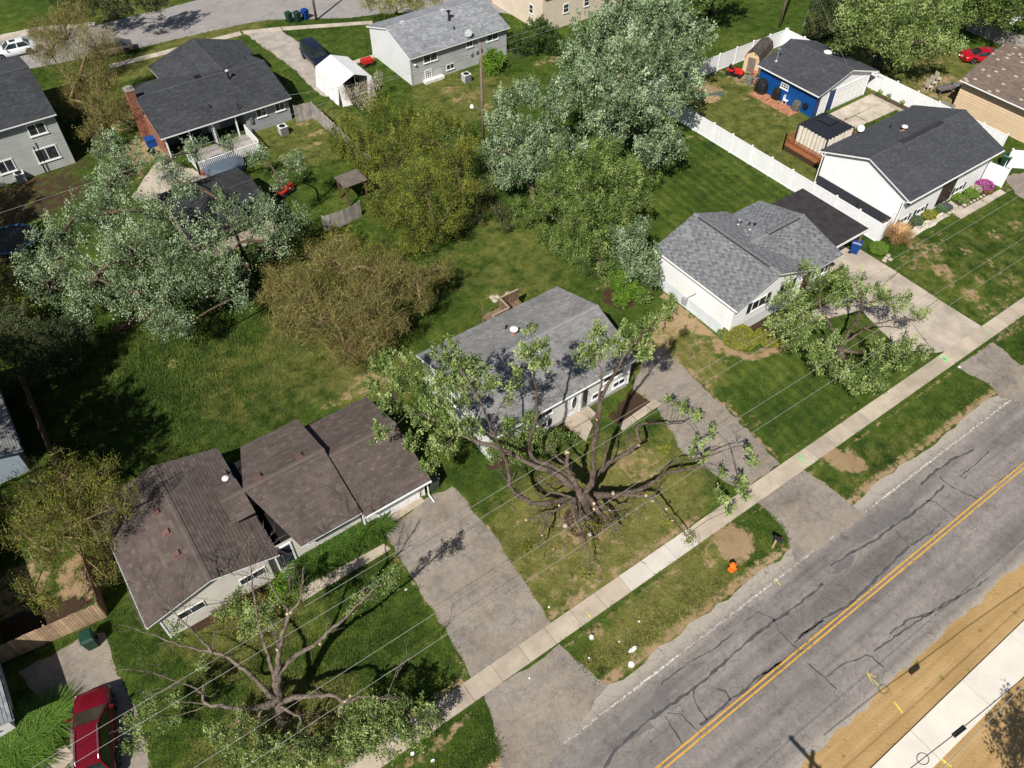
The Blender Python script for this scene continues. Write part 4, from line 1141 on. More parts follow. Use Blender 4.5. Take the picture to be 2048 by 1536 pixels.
# --- tan house at the right edge
h = empty('tan_house', (82, 27, 0), 'peach-tan sided house with speckled brown shingle roof beyond the vinyl fence', 'house')
rectp(78.3, 88, 18, 34.8)
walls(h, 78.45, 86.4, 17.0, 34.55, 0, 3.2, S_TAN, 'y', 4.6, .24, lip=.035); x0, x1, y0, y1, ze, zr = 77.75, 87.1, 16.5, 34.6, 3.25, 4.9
rf = gable_roof(h, x0, x1, y0, y1, ze, zr, 'y', MOT, tab=.34, rows=.2)
obj('soffit', MB().box(77.8, 78.4, 16.6, 34.5, 3.05, 3.1), mat('brown_soffit', (.16, .12, .09), .7), h)
roof_from(h, [[(80.5, 34.62, 4.2), (80.5, 31.0, 4.2), (84.0, 31.0, 5.25), (84.0, 34.62, 5.25)]], [], MOT, fascia=[])
obj('vent_stub', MB().tube([(78.35, 29.3, 3.0), (78.2, 29.2, 3.3)], .03, 6), BLACK, h)

# --- blue garage
h = empty('blue_garage', (69.7, 45, 0), 'royal blue garage with dark shingle roof, white gable and wide white door', 'garage')
rectp(65.5, 74, 41.2, 48.9)
S_BLU = mat('blue_siding', (0.004, 0.062, 0.235), .45, .08, .7, tone=.05); S_NVY = mat('navy_trim', (.018, .035, .12), .5)
walls(h, 65.7, 73.8, 41.5, 48.7, 0, 2.5, S_BLU, 'y', 3.8, .2, 'blr'); walls(h, 65.7, 73.8, 41.5, 48.7, 0, 2.2, S_NVY, None, None, .2, 'f', 'front_wall')
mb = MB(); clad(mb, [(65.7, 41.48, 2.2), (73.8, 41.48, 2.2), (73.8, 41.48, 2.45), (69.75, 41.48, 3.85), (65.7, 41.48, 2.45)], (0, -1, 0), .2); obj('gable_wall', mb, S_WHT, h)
x0, x1, y0, y1, ze, zr = 65.35, 74.15, 41.1, 49.0, 2.52, 3.92
rf = gable_roof(h, x0, x1, y0, y1, ze, zr, 'y', CHA, tab=.34)
garage_door(h, (71.0, 41.47, 1.05), 4.8, 2.1, rows=4, cols=6); door(h, (66.9, 41.47, 1.05), .9, 2.0, WHITE, label='white side door of garage')
window(h, (65.69, 45.4, 1.6), .95, .55, 'l', 3, 2)
q = P(1553, 122, 2.9); pipe(rf, q.x, q.y, roof_z(q.x, q.y, x0, x1, y0, y1, ze, zr, 'y'), 1.1, .1, capmt=METAL)
q = P(1655, 108, 3.6); pipe(rf, q.x, q.y, roof_z(q.x, q.y, x0, x1, y0, y1, ze, zr, 'y'), .12, .18, capmt=WHITE)
obj('hose_reel', MB().lathe((65.6, 42.4, .85), [(.1, -.05), (.32, 0), (.32, .1), (.1, .14)], 14, axis=(-1, 0, 0)), BLACK, h)
obj('gutter_elbow', MB().tube([(65.3, 41.9, 2.45), (65.5, 41.9, 2.2)], .05, 6), WHITE, h); obj('gable_light', MB().lathe((69.7, 41.4, 3.2), [(.05, 0), (.12, .1), (.06, .2)], 8), mat('meter_grey', (.33, .34, .35), .5), h)

# --- gambrel shed
a = P(1484, 141); c = P(1516, 146)
d = Vector((c.x - a.x, c.y - a.y, 0)); wdt = d.length; d.normalize(); bk = Vector((.93, .36, 0)).normalized(); d = (d * wdt - bk * (d * wdt).dot(bk)).normalized()
h = empty('garden_shed', tuple((a + c) / 2 + bk * 1.6), 'small plywood garden shed with dark gambrel roof beside blue garage', 'shed')
prof = [(0, 0), (wdt, 0), (wdt, 1.45), (wdt * .87, 2.05), (wdt * .5, 2.4), (wdt * .13, 2.05), (0, 1.45)]
PLY = mat('plywood', (.62, .45, .28), .7, .1, 1.0, tone=.08)
f0 = [a + d * u + Vector((0, 0, v)) for u, v in prof]; f1 = [p + bk * 3.6 for p in f0]
mb = MB().add(f0 + f1, [tuple(range(7)), tuple(range(13, 6, -1))] + [(i, i + 7, (i + 1) % 7 + 7, (i + 1) % 7) for i in (0, 1, 6)]); obj('wall', mb, PLY, h)
mb = MB()
for i in (2, 3, 4, 5):
    p, q = f0[i] - bk * .12, f0[i + 1] - bk * .12
    deck(mb, [p, p + bk * 3.9, q + bk * 3.9, q], .05)
SHR = shingle_mat('old_shed_shingle', (.06, .05, .045), (.12, .10, .09), .3)
rf = obj('roof', mb, SHR, h); ms = MB()
for i in (2, 3, 4, 5):
    p, q = (f0[i], f0[i + 1]) if i < 4 else (f0[i + 1], f0[i])
    shingles(ms, [p - bk * .12 + Vector((0, 0, .01)), p + bk * 3.78 + Vector((0, 0, .01)), q + bk * 3.78 + Vector((0, 0, .01)), q - bk * .12 + Vector((0, 0, .01))])
obj('shingles', ms, SHR, rf, kind='stuff')
cc = a + d * wdt * .5 - bk * .03
for s in (-1, 1): obj('door', MB().obox(cc + d * s * .21 + Vector((0, 0, .85)), d * .2, bk * .02, Vector((0, 0, .75))), mat('grey_door_boards', (.17, .14, .12), .8, .2, 4), h)
obj('gable_vent', MB().lathe(cc + d * .2 + Vector((0, 0, 2.0)), [(.06, 0), (.06, .02)], 10, axis=tuple(-bk)), BLACK, h)

# --- grey house behind with light roof
h = empty('grey_house', (43, 73.9, 0), 'pale grey clapboard house with light grey roof and satellite dish behind the back yards', 'house')
rectp(36.9, 49, 69.4, 78.2)
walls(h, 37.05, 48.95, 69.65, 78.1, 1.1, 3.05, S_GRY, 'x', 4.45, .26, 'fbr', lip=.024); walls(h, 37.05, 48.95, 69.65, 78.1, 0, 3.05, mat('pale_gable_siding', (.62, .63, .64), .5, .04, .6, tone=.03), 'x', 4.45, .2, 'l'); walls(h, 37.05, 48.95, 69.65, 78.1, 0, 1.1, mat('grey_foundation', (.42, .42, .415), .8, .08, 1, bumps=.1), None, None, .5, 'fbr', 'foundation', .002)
x0, x1, y0, y1, ze, zr = 36.85, 49.15, 69.35, 78.4, 3.1, 4.55
rf = gable_roof(h, x0, x1, y0, y1, ze, zr, 'x', GRL, tab=.34, rows=.2)
ws = (zr - ze) / 4.5
for px, py in ((806, 52), (886, 28), (955, 7)):
    q = P(px, py, 4.2); box_vent(rf, q.x, q.y, roof_z(q.x, q.y, x0, x1, y0, y1, ze, zr, 'x'), ws, 'x', .18, mat('grey_vent', (.42, .43, .44), .5))
q = P(898, 38, 4.2); pipe(rf, q.x, q.y, roof_z(q.x, q.y, x0, x1, y0, y1, ze, zr, 'x'), .8, .1, mt=mat('black_flue', (.03, .022, .02), .5), capmt=BLACK)
q = P(908, 56, 3.8); pipe(rf, q.x, q.y, roof_z(q.x, q.y, x0, x1, y0, y1, ze, zr, 'x'), .35, .06, False, mt=BLACK)
dish(rf, (44.2, 69.7, 3.15), 'f', None, .42, .35, (-.5, -.5, .7))
window(h, (39.4, 69.63, 2.45), 1.7, 1.0, 'f', 2); window(h, (44.2, 69.63, 2.55), .8, .8, 'f', 2); window(h, (47.1, 69.63, 2.5), 1.5, .85, 'f', 2)
window(h, (39.0, 69.64, .68), .85, 1.0, 'f', 3, 4, fw=.09); window(h, (41.7, 69.64, .75), 1.0, .6, 'f', 2)
obj('window_well', MB().box(38.3, 40.6, 69.0, 69.6, 0, .3), mat('white_well', (.66, .65, .62), .8), h)
for xx, zz in ((44.3, 1.45), (45.0, 1.5), (45.5, 1.6)): obj('meter_box', MB().box(xx - .12, xx + .12, 69.45, 69.62, zz - .15, zz + .15), mat('meter_grey', (.33, .34, .35), .5), h)
obj('flood_light', MB().lathe((37.5, 69.5, 2.1), [(.08, 0), (.14, .08), (.05, .16)], 8), WHITE, h); corner(h, 37.05, 69.65, 0, 3.0, S_GRY)

# --- dark-roofed brick-chimney house
h = empty('dark_roof_house', (18, 75, 0), 'grey stucco house with dark shingle roof, brick chimney and covered back porch', 'house')
rectp(11.8, 24.2, 70.4, 84)
obj('wall', MB().box(19.6, 24.05, 70.75, 80.5, 0, 2.45), S_STU, h); obj('wall', MB().box(12.0, 19.6, 73.2, 80.5, 0, 2.45), S_STU, h); obj('wall', MB().box(15.6, 24.7, 80.5, 83.8, 0, 2.45), S_STU, h)
mb = MB().add([(12.0, 71.0, 2.4), (12.0, 80.5, 2.4), (12.0, 75.75, 3.8)], [(0, 1, 2)]).add([(24.05, 70.8, 2.4), (24.05, 80.5, 2.4), (24.05, 75.75, 3.8)], [(0, 1, 2)]); obj('gable_wall', mb, S_STU, h)
x0, x1, y0, y1, ze, zr = 11.6, 24.25, 70.3, 81.2, 2.5, 3.95
rf = gable_roof(h, x0, x1, y0, y1, ze, zr, 'x', DKG, tab=.34)
roof_from(h, [[(15.2, 84.3, 2.5), (15.2, 81.0, 2.5), (20.2, 76.0, 3.98), (20.2, 84.3, 3.98)], [(25.1, 81.0, 2.5), (25.1, 84.3, 2.5), (20.2, 84.3, 3.98), (20.2, 76.0, 3.98)]], [((20.2, 76, 3.98), (20.2, 84.3, 3.98))], DKG, fascia=[((15.18, 81, 2.5), (15.18, 84.3, 2.5)), ((25.12, 81, 2.5), (25.12, 84.3, 2.5))], tab=.34)
for (px, py), hh in (((462, 172), .8), ((476, 212), .7), ((420, 215), .4), ((492, 125), .4)):
    q = P(px, py, 3.0); pipe(rf, q.x, q.y, roof_z(q.x, q.y, x0, x1, y0, y1, ze, zr, 'x'), hh, .08 if hh > .75 else .045, hh > .75, mt=BLACK, capmt=mat('pale_cap', (.45, .42, .38), .6))
q = P(397, 160, 3.6); box_vent(rf, q.x, q.y, roof_z(q.x, q.y, x0, x1, y0, y1, ze, zr, 'x'), .26, 'x', .25, BLACK)
BRICK = mat('red_brick', (.27, .115, .07), .9, .25, 3.0, bumps=.3, tone=.25)
ch = obj('chimney', MB().box(11.05, 11.75, 75.6, 76.5, 0, 4.7), mat('mortar', (.33, .27, .22), .9), rf)
for face in range(2):
    for kz in range(38):
        for ky in range(5):
            z0 = kz * .123; o_ = .1 if kz % 2 else 0
            if face == 0:
                ya = 75.6 + ky * .2 - o_; yb = ya + .185
                ya, yb = max(ya, 75.6), min(yb, 76.5)
                if yb - ya > .04: obj('brick', MB().box(11.02, 11.06, ya, yb, z0 + .006, z0 + .117, random.random()), BRICK, ch)
            elif ky < 4:
                xa = max(11.05 + ky * .2 - o_, 11.03); xb = min(11.05 + ky * .2 - o_ + .185, 11.76)
                if xb - xa > .04: obj('brick', MB().box(xa, xb, 75.57, 75.61, z0 + .006, z0 + .117, random.random()), BRICK, ch)
obj('chimney_crown', MB().box(10.98, 11.82, 75.53, 76.57, 4.7, 4.82).box(11.2, 11.6, 75.8, 76.3, 4.82, 5.0), mat('sooty_crown', (.25, .22, .19), .9), ch)
obj('brick_side_wall', MB().box(11.75, 11.98, 70.9, 75.6, 0, 2.3), BRICK, h)
for xx in (12.0, 14.2, 16.4, 18.6): obj('porch_post', MB().box(xx - .06, xx + .06, 70.5, 70.62, 0, 2.4), WHITE, h)
obj('porch_beam', MB().box(11.8, 19.6, 70.48, 70.64, 2.2, 2.42), WHITE, h)
door(h, (17.1, 73.19, 1.1), .95, 2.05, WHITE, label='white storm door under the porch'); window(h, (14.5, 73.19, 1.5), 2.0, 1.1, 'f', 3); window(h, (18.7, 73.19, 1.8), .9, .6, 'f', 1)
for xx in (21.2, 23.1): window(h, (xx, 70.74, 1.75), 1.0, .95, 'f', 2)
obj('meter_box', MB().box(19.9, 20.2, 70.6, 70.74, 1.0, 1.6), METAL, h)

# --- two-storey house at the left edge
h = empty('two_storey_house', (-4, 81.5, 0), 'two-storey sage clapboard house with dark roof beside the bare thicket', 'house')
rectp(-14, 4.8, 75.2, 88)
walls(h, -14, 4.6, 75.35, 87.8, 0, 4.95, S_SAG, 'x', 6.4, .2)
gable_roof(h, -14.3, 4.85, 75.0, 88.2, 5.0, 6.55, 'x', DKG, tab=.34)
for (px, py), wd, hh in (((200, 730), 1.5, 1.1), ((272, 895), 1.9, 1.3), ((25, 955), 1.4, 1.2)):
    zz = 4.0 if py < 800 else 1.6
    q = P(px / 2.926, py / 2.926, zz); window(h, (q.x, 75.34, zz), wd, hh, 'f', 2, fw=.1)
corner(h, 4.6, 75.35, 0, 4.9, S_SAG, .08); obj('utility_pipes', MB().tube([(2.0, 75.3, 0), (2.0, 75.3, 2.6)], .03, 5).tube([(2.3, 75.3, 0), (2.3, 75.3, 2.9)], .03, 5), BLACK, h)

# --- detached garage under the silvery trees
h = empty('detached_garage', (12, 58.5, 0), 'dark-roofed detached garage half hidden under silvery trees', 'garage')
rectp(8.8, 15, 54.8, 62)
walls(h, 8.7, 15.1, 54.9, 61.6, 0, 2.4, mat('cream_siding', (.60, .50, .40), .6, .06, .8), 'x', 3.2, .2); gable_roof(h, 8.4, 15.4, 54.4, 62.1, 2.45, 3.35, 'x', shingle_mat('black_shingle', (.026, .026, .03), (.055, .055, .06), .2), trim=mat('cream_trim', (.6, .48, .38), .6), gutter=False)

# --- beige house at the top edge
h = empty('beige_house', (60, 76, 0), 'cream stucco house with small window beyond the grey house', 'house')
rectp(55, 68, 70, 82)
S_CRM = mat('cream_stucco', (.66, .56, .44), .8, .06, .8, bumps=.1)
walls(h, 55.2, 67, 71.5, 81.5, 0, 4.6, S_CRM, 'x', 6.0, .5, 'fblr', 'wall', .002); gable_roof(h, 54.8, 67.4, 71.0, 82.0, 4.65, 6.1, 'x', GRY)
window(h, (55.19, 73.6, 2.0), .75, 1.0, 'l', 1, 2); window(h, (58.5, 71.49, 2.0), .8, 1.0, 'f', 1, 2); window(h, (61.5, 71.49, 2.0), .8, 1.0, 'f', 1, 2)

# --- two buildings cut by the left edge
h = empty('left_house', (-17, 31, 0), 'light grey house with pale shingle roof and gabled front cut by driveway hedge', 'house')
rectp(-24, -11.8, 25, 40)
walls(h, -23, -11.9, 25.3, 40, 0, 2.5, S_LGR, 'y', 3.9, .18); rf = gable_roof(h, -23.5, -11.35, 24.5, 40.4, 2.55, 4.0, 'y', GRL, trim=mat('slate_trim', (.30, .34, .38), .5))
window(h, (-13.2, 25.29, 1.5), 1.4, 1.0, 'f', 2)
h = empty('left_garage', (-11, 45, 0), 'small blue-grey sided outbuilding with dark roof beside the board fence', 'garage')
rectp(-14, -7.4, 41, 50)
walls(h, -14, -7.5, 41.6, 49.5, 0, 2.4, mat('blue_grey_siding', (.30, .36, .42), .6, .06, .7, tone=.05), 'y', 3.6, .18); gable_roof(h, -14.4, -7.1, 41.0, 50.0, 2.45, 3.7, 'y', GRY, trim=mat('slate_trim', (.30, .34, .38), .5))
# ------------------------------------------------------------------ trees and shrubs
def leaf_mat(name, dark, mid, light, trans=0.13, rough=.6, spec=.25):
    if name in MATS: return MATS[name]
    mt, n, b = nmat(name)
    a = n.nodes.new('ShaderNodeAttribute'); a.attribute_name = 'tone'
    r = ramp(n, a.outputs['Fac'], [(0.0, dark), (0.45, mid), (1.0, light)])
    n.links.new(r.outputs[0], b.inputs['Base Color'])
    b.inputs['Roughness'].default_value = rough; b.inputs['Specular IOR Level'].default_value = spec
    tr = n.nodes.new('ShaderNodeBsdfTranslucent'); n.links.new(r.outputs[0], tr.inputs['Color'])
    mx = n.nodes.new('ShaderNodeMixShader'); mx.inputs[0].default_value = trans
    n.links.new(b.outputs[0], mx.inputs[1]); n.links.new(tr.outputs[0], mx.inputs[2])
    n.links.new(mx.outputs[0], n.nodes['Material Output'].inputs['Surface'])
    MATS[name] = mt
    return mt
def bark_mat(name, lo, hi):
    if name in MATS: return MATS[name]
    mt, n, b = nmat(name)
    b.inputs['Roughness'].default_value = .95; b.inputs['Specular IOR Level'].default_value = .1
    p = wpos(n)
    mp = n.nodes.new('ShaderNodeMapping'); mp.inputs['Scale'].default_value = (1, 1, .35); n.links.new(p, mp.inputs[0])
    t = noise(n, 7, 6, .75, mp.outputs[0]); t2 = noise(n, .9, 3, .6, p)
    s = math_node(n, 'ADD', math_node(n, 'MULTIPLY', t.outputs[0], .65), math_node(n, 'MULTIPLY', t2.outputs[0], .35))
    r = ramp(n, s, [(.36, lo), (.62, hi)]); n.links.new(r.outputs[0], b.inputs['Base Color'])
    bump(n, b, t.outputs[0], .9, .05)
    MATS[name] = mt
    return mt
BARK = bark_mat('grey_bark', (.026, .018, .014), (.185, .145, .115)); BARKP = bark_mat('pale_bark', (.035, .026, .02), (.25, .205, .165)); BARKD = bark_mat('dark_bark', (.05, .035, .025), (.16, .115, .08)); BARKO = bark_mat('twig_bark', (.12, .085, .045), (.28, .20, .11))
L_SIL = leaf_mat('silver_leaf', (.030, .058, .020), (.135, .200, .085), (.44, .55, .33), spec=.4)
L_GRN = leaf_mat('fresh_leaf', (.030, .060, .010), (.105, .165, .032), (.29, .37, .11))
L_BRT = leaf_mat('bright_leaf', (.045, .10, .010), (.10, .20, .018), (.20, .32, .035))
L_OLV = leaf_mat('olive_leaf', (.028, .042, .006), (.105, .128, .014), (.28, .30, .045))
L_BUD = leaf_mat('budding_twig', (.078, .070, .022), (.205, .178, .055), (.43, .37, .13))
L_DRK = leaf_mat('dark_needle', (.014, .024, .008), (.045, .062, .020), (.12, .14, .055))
L_YEL = leaf_mat('yellow_leaf', (.10, .12, .012), (.19, .21, .022), (.36, .36, .05))
L_POP = leaf_mat('poplar_leaf', (.036, .066, .014), (.140, .205, .048), (.39, .47, .18))

def C(px, py, z, r, rz=None): return (np.array(P(px, py, z)), r, rz or r * .85)

def ell(n, c, r, rz, shell=2.4):
    d = RNG.normal(size=(n, 3)); d /= np.linalg.norm(d, axis=1)[:, None]
    k = RNG.random(n) ** (1 / shell)
    return c + d * k[:, None] * np.array([r, r, rz])

def leaf_quads(pos, size, asp=.45, axis=None, jit=1.0):
    n = len(pos)
    a = RNG.normal(size=(n, 3))
    if axis is not None: a = axis + a * jit * .6
    a /= np.linalg.norm(a, axis=1)[:, None] + 1e-9
    h = RNG.normal(size=(n, 3)) * .8 + np.array([-.55, -.4, 1.2])
    b = np.cross(a, h); b /= np.linalg.norm(b, axis=1)[:, None] + 1e-9
    s = size * RNG.uniform(.65, 1.35, n)[:, None]
    v = np.stack([pos - a * s * .5, pos + b * s * asp * .5, pos + a * s * .5, pos - b * s * asp * .5], axis=1)
    return v.reshape(-1, 3)

def smooth_path(pts, sub=3):
    q = [Vector(p) for p in pts]
    if len(q) < 3: return q
    o = []
    for i in range(len(q) - 1):
        p0, p1, p2, p3 = q[max(i - 1, 0)], q[i], q[i + 1], q[min(i + 2, len(q) - 1)]
        for k in range(sub):
            t = k / sub
            o.append(.5 * ((2 * p1) + (p2 - p0) * t + (2 * p0 - 5 * p1 + 4 * p2 - p3) * t * t + (-p0 + 3 * p1 - 3 * p2 + p3) * t ** 3))
    o.append(q[-1])
    return o

def tree(name, label, base, clumps, leaf, bark=None, fork=1.6, tr=.2, per=26, nl=34, size=.16, spray=.75, up=.55, twigs=0, cat='tree', group=None,
         limbs=None, limb_r=None, jit=.38, side=0, leafless=0, asp=.5, lean=.35, tone_lo=0.0, sig=.16, loose=.1, crown_name='crown', flower=None):
    bark = bark or BARK
    b0 = np.array(P(*base)) if len(base) == 2 else np.array(base)
    t = empty(name, tuple(b0), label, cat, group)
    mb = MB()
    cen = np.mean([c[0] for c in clumps], axis=0)
    fk = b0 + (cen - b0) * np.array([lean, lean, 0]); fk[2] = fork
    if fork > 0.3:
        mid = (b0 + fk) / 2 + np.array([RNG.normal() * .1, RNG.normal() * .1, 0])
        mb.tube(smooth_path([b0 - [0, 0, .1], b0 + [0, 0, .15], mid, fk]), [tr * 1.5] + list(np.linspace(tr * 1.3, tr * .85, 9)), 8)
    if limbs:
        for L, r0, r1 in limbs:
            pth = smooth_path(L, 4); k = len(pth)
            mb.tube([p + Vector(RNG.normal(size=3) * (.02 + .07 * r0)) for p in pth], [(r0 + (r1 - r0) * (i / (k - 1)) ** .8) * RNG.uniform(.86, 1.16) for i in range(k)], 9)
    nl = int(nl * 1.45); size = size * .83
    if limbs and side:
        for L, r0, r1 in limbs[1:]:
            if r0 < .03: continue
            pth = [np.array(p) for p in smooth_path(L, 3)]
            for _ in range(side):
                i = int(RNG.integers(len(pth) // 3, len(pth) - 1)); d = pth[i + 1] - pth[i]; d = d / (np.linalg.norm(d) + 1e-6) * .5 + RNG.normal(size=3) * .55 + np.array([0, 0, .35]); d /= np.linalg.norm(d)
                ln = RNG.uniform(.35, 1.3); q1 = pth[i] + d * ln * .5 + RNG.normal(size=3) * .07; q2 = pth[i] + d * ln + RNG.normal(size=3) * .14
                mb.tube([pth[i], q1, q2], [.020, .013, .005], 4, cap=False)
                for __ in range(2): mb.tube([q1, q1 + (d + RNG.normal(size=3) * .6) * ln * .4], [.012, .005], 3, cap=False)
    pos, axs, tn = [], [], []
    tw = []
    done = [fk]
    order = sorted(clumps, key=lambda q: np.linalg.norm(q[0] - fk))
    for (c, r, rz) in order:
        start = min(done, key=lambda q: np.linalg.norm(q - c) + .35 * np.linalg.norm(q - fk) + (2.5 if q[2] > c[2] + .5 else 0))
        done.append(c)
        if limbs:
            best = None
            for L, r0, r1 in limbs:
                for p in L[1:]:
                    dd = np.linalg.norm(np.array(p) - c) + max(0, p[2] - c[2]) * .5
                    if best is None or dd < best[0]: best = (dd, np.array(p), r1)
            start = best[1]
        midp = start * .5 + c * .5 + RNG.normal(size=3) * .15 * r + np.array([0, 0, .12 * r])
        rr = (limb_r or tr * .5) * min(1, .4 + r / 4)
        root = c - np.array([0, 0, rz * .45])
        mb.tube(smooth_path([start, midp, root, c]), list(np.linspace(rr, rr * .25, 10)), 5)
        nb = max(4, int(per * r ** 1.75))
        tips = ell(nb, c, r, rz)
        tips = tips[tips[:, 2] > .15]
        for tp in tips:
            if RNG.random() < .55:
                m2 = root * .4 + tp * .6 + RNG.normal(size=3) * .12 * r
                mb.tube([root + (c - root) * RNG.random(), m2, tp], [rr * .22, rr * .14, rr * .05], 3, cap=False)
        out_ = tips - (c - np.array([0, 0, rz * .7]))
        out_ /= np.linalg.norm(out_, axis=1)[:, None]
        dr = out_ * (1 - up) + np.array([0, 0, up]) + RNG.normal(size=tips.shape) * .22
        dr /= np.linalg.norm(dr, axis=1)[:, None]
        # sprays of leaves: each spray has its own random tone
        sz = RNG.uniform(.6, 1.25, len(tips))
        spt = np.clip(RNG.normal(.50, .27, len(tips)), 0, 1)
        if nl:
            k = nl
            s = RNG.random((len(tips), k, 1)) * spray * sz[:, None, None]
            pp = tips[:, None, :] + dr[:, None, :] * (s - spray * .45) + RNG.normal(size=(len(tips), k, 3)) * (sig * (1.25 - s / (spray * 1.3)))
            pos.append(pp.reshape(-1, 3)); axs.append(np.repeat(dr, k, axis=0))
            tn.append(np.clip(np.repeat(spt, k) + RNG.normal(size=len(tips) * k) * .12, 0, 1))
            ne = int(len(tips) * k * loose)
            if ne:
                pos.append(ell(ne, c, r * 1.12, rz * 1.12, 1.6)); axs.append(RNG.normal(size=(ne, 3))); tn.append(np.clip(RNG.normal(.45, .25, ne), 0, 1))
        if twigs:
            k = twigs
            st = np.repeat(tips, k, axis=0) + RNG.normal(size=(len(tips) * k, 3)) * r * .12
            dd = np.repeat(dr, k, axis=0) + RNG.normal(size=(len(tips) * k, 3)) * jit
            dd /= np.linalg.norm(dd, axis=1)[:, None]
            ln = RNG.uniform(.35, 1.0, len(st))[:, None] * spray
            wv = np.cross(dd, RNG.normal(size=dd.shape)); wv /= np.linalg.norm(wv, axis=1)[:, None] + 1e-9
            wd = .014
            tw.append(np.stack([st - dd * ln * .5 - wv * wd, st - dd * ln * .5 + wv * wd, st + dd * ln * .5], axis=1).reshape(-1, 3))
    obj('trunk', mb, bark, t, tones=False, smooth=True)
    if pos:
        pos = np.concatenate(pos); axs = np.concatenate(axs); tn = np.concatenate(tn)
        ok = pos[:, 2] > .05
        pos, axs, tn = pos[ok], axs[ok], tn[ok]
        np_mesh(crown_name, leaf_quads(pos, size, asp, axs), 4, leaf, t, tone_lo + tn * (1 - tone_lo))
    if tw:
        tw = np.concatenate(tw)
        np_mesh('twigs', tw, 3, L_BUD if twigs else leaf, t, np.clip(RNG.normal(.4, .22, len(tw) // 3), 0, 1))
    return t

# --- the pruned giant in front of the grey house
def PX(*pts): return [P(*q) for q in pts]
B1 = P(1168, 1042)
F1 = P(1166, 985, 2.7)
limbs1 = [
    ([B1 - Vector((0, 0, .1)), B1 + Vector((0, 0, .5)), P(1167, 1010, 1.6), F1], .9, .58),
    (PX((1160, 990, 2.5), (1150, 968, 3.1), (1140, 950, 3.7), (1134, 932, 4.3), (1134, 908, 5.2)), .36, .17),
    (PX((1172, 985, 2.6), (1182, 966, 3.2), (1187, 940, 4.3), (1188, 889, 6.4), (1195, 841, 8.3), (1204, 793, 10.2)), .38, .17),
    (PX((1195, 841, 8.3), (1199, 800, 9.8), (1203, 760, 11.2), (1196, 722, 12.4)), .15, .05),
    (PX((1204, 793, 10.2), (1222, 758, 11.4), (1242, 722, 12.4), (1265, 690, 13.0), (1300, 655, 13.2)), .16, .04),
    (PX((1150, 968, 3.1), (1110, 935, 3.6), (1069, 920, 4.0), (1058, 889, 5.0), (1068, 855, 6.4), (1073, 825, 7.6), (1072, 790, 9.0), (1065, 729, 11.4), (1068, 700, 12.4)), .26, .06),
    (PX((1130, 998, 2.5), (1090, 1006, 2.8), (1055, 1002, 3.1), (1021, 975, 3.9), (1017, 934, 5.4), (1000, 896, 6.8), (980, 848, 8.5), (959, 800, 10.1), (942, 770, 11.0), (925, 745, 11.6)), .27, .05),
    (PX((1146, 975, 3.0), (1117, 951, 3.5), (1062, 930, 4.1), (1014, 903, 4.7), (952, 882, 5.2), (915, 865, 5.6), (870, 838, 6.2), (820, 822, 6.7), (790, 800, 7.0)), .32, .07),
    (PX((1180, 972, 2.9), (1192, 951, 3.1), (1219, 927, 3.3), (1253, 906, 3.5), (1277, 886, 3.7), (1276, 868, 4.0), (1276, 852, 4.2), (1298, 846, 4.1), (1330, 848, 3.8), (1370, 842, 3.6)), .30, .06),
    (PX((1185, 990, 2.3), (1235, 989, 2.3), (1277, 981, 2.4), (1311, 961, 2.7), (1332, 947, 3.0), (1376, 939, 3.0), (1400, 932, 3.0)), .31, .09),
    (PX((1322, 952, 2.9), (1345, 925, 3.5), (1400, 918, 3.3), (1460, 895, 3.2), (1500, 888, 3.2)), .10, .03),
    (PX((1190, 996, 2.1), (1225, 990, 2.3), (1262, 990, 2.4), (1291, 992, 2.5), (1308, 998, 2.5), (1328, 1019, 2.2), (1345, 1040, 2.0), (1375, 1070, 1.8)), .24, .05),
    (PX((1172, 988, 2.6), (1186, 1005, 2.8), (1198, 1024, 2.7), (1214, 1038, 2.5), (1222, 1050, 2.2), (1230, 1062, 2.0)), .30, .08),
    (PX((1152, 1000, 2.5), (1146, 1022, 2.6), (1152, 1045, 2.4), (1168, 1074, 2.0), (1178, 1100, 1.7), (1179, 1122, 1.5)), .20, .05),
    (PX((1150, 998, 2.5), (1123, 1012, 2.7), (1096, 1026, 2.6), (1088, 1042, 2.4), (1084, 1067, 2.2), (1072, 1098, 1.9)), .20, .05),
    (PX((1096, 1026, 2.6), (1078, 1036, 2.7), (1052, 1040, 2.8)), .11, .07),
    (PX((1134, 934, 4.2), (1118, 918, 4.3), (1103, 902, 4.5), (1102, 885, 5.0)), .13, .06),
    (PX((1055, 1002, 3.1), (1040, 985, 3.4), (1010, 960, 3.9), (995, 925, 4.6)), .08, .03),
    (PX((980, 848, 8.5), (1000, 815, 9.3), (1030, 770, 10.2)), .06, .02),
]
limbs1 += [(PX(*L), a, b_) for L, a, b_ in [
    (((1158, 1000, 2.3), (1130, 990, 2.7), (1100, 985, 3.0), (1082, 995, 3.0), (1068, 985, 3.3)), .16, .05), (((1176, 995, 2.4), (1205, 1012, 2.6), (1222, 1020, 2.7), (1240, 1018, 2.8)), .17, .08), (((1180, 1000, 2.2), (1208, 1030, 2.3), (1218, 1050, 2.2), (1205, 1062, 2.0)), .15, .06),
    (((1160, 1004, 2.2), (1160, 1030, 2.5), (1176, 1050, 2.4), (1190, 1056, 2.2)), .13, .05), (((1148, 980, 2.9), (1120, 965, 3.2), (1095, 968, 3.3), (1075, 960, 3.5)), .15, .06), (((1186, 960, 3.1), (1205, 935, 3.6), (1212, 905, 4.3), (1208, 880, 5.0)), .12, .04), (((1253, 906, 3.5), (1262, 890, 3.9), (1255, 872, 4.3)), .07, .03)]]
limbs1 = [([tuple(p) for p in L], a * .64, b_ * .6) for L, a, b_ in limbs1]
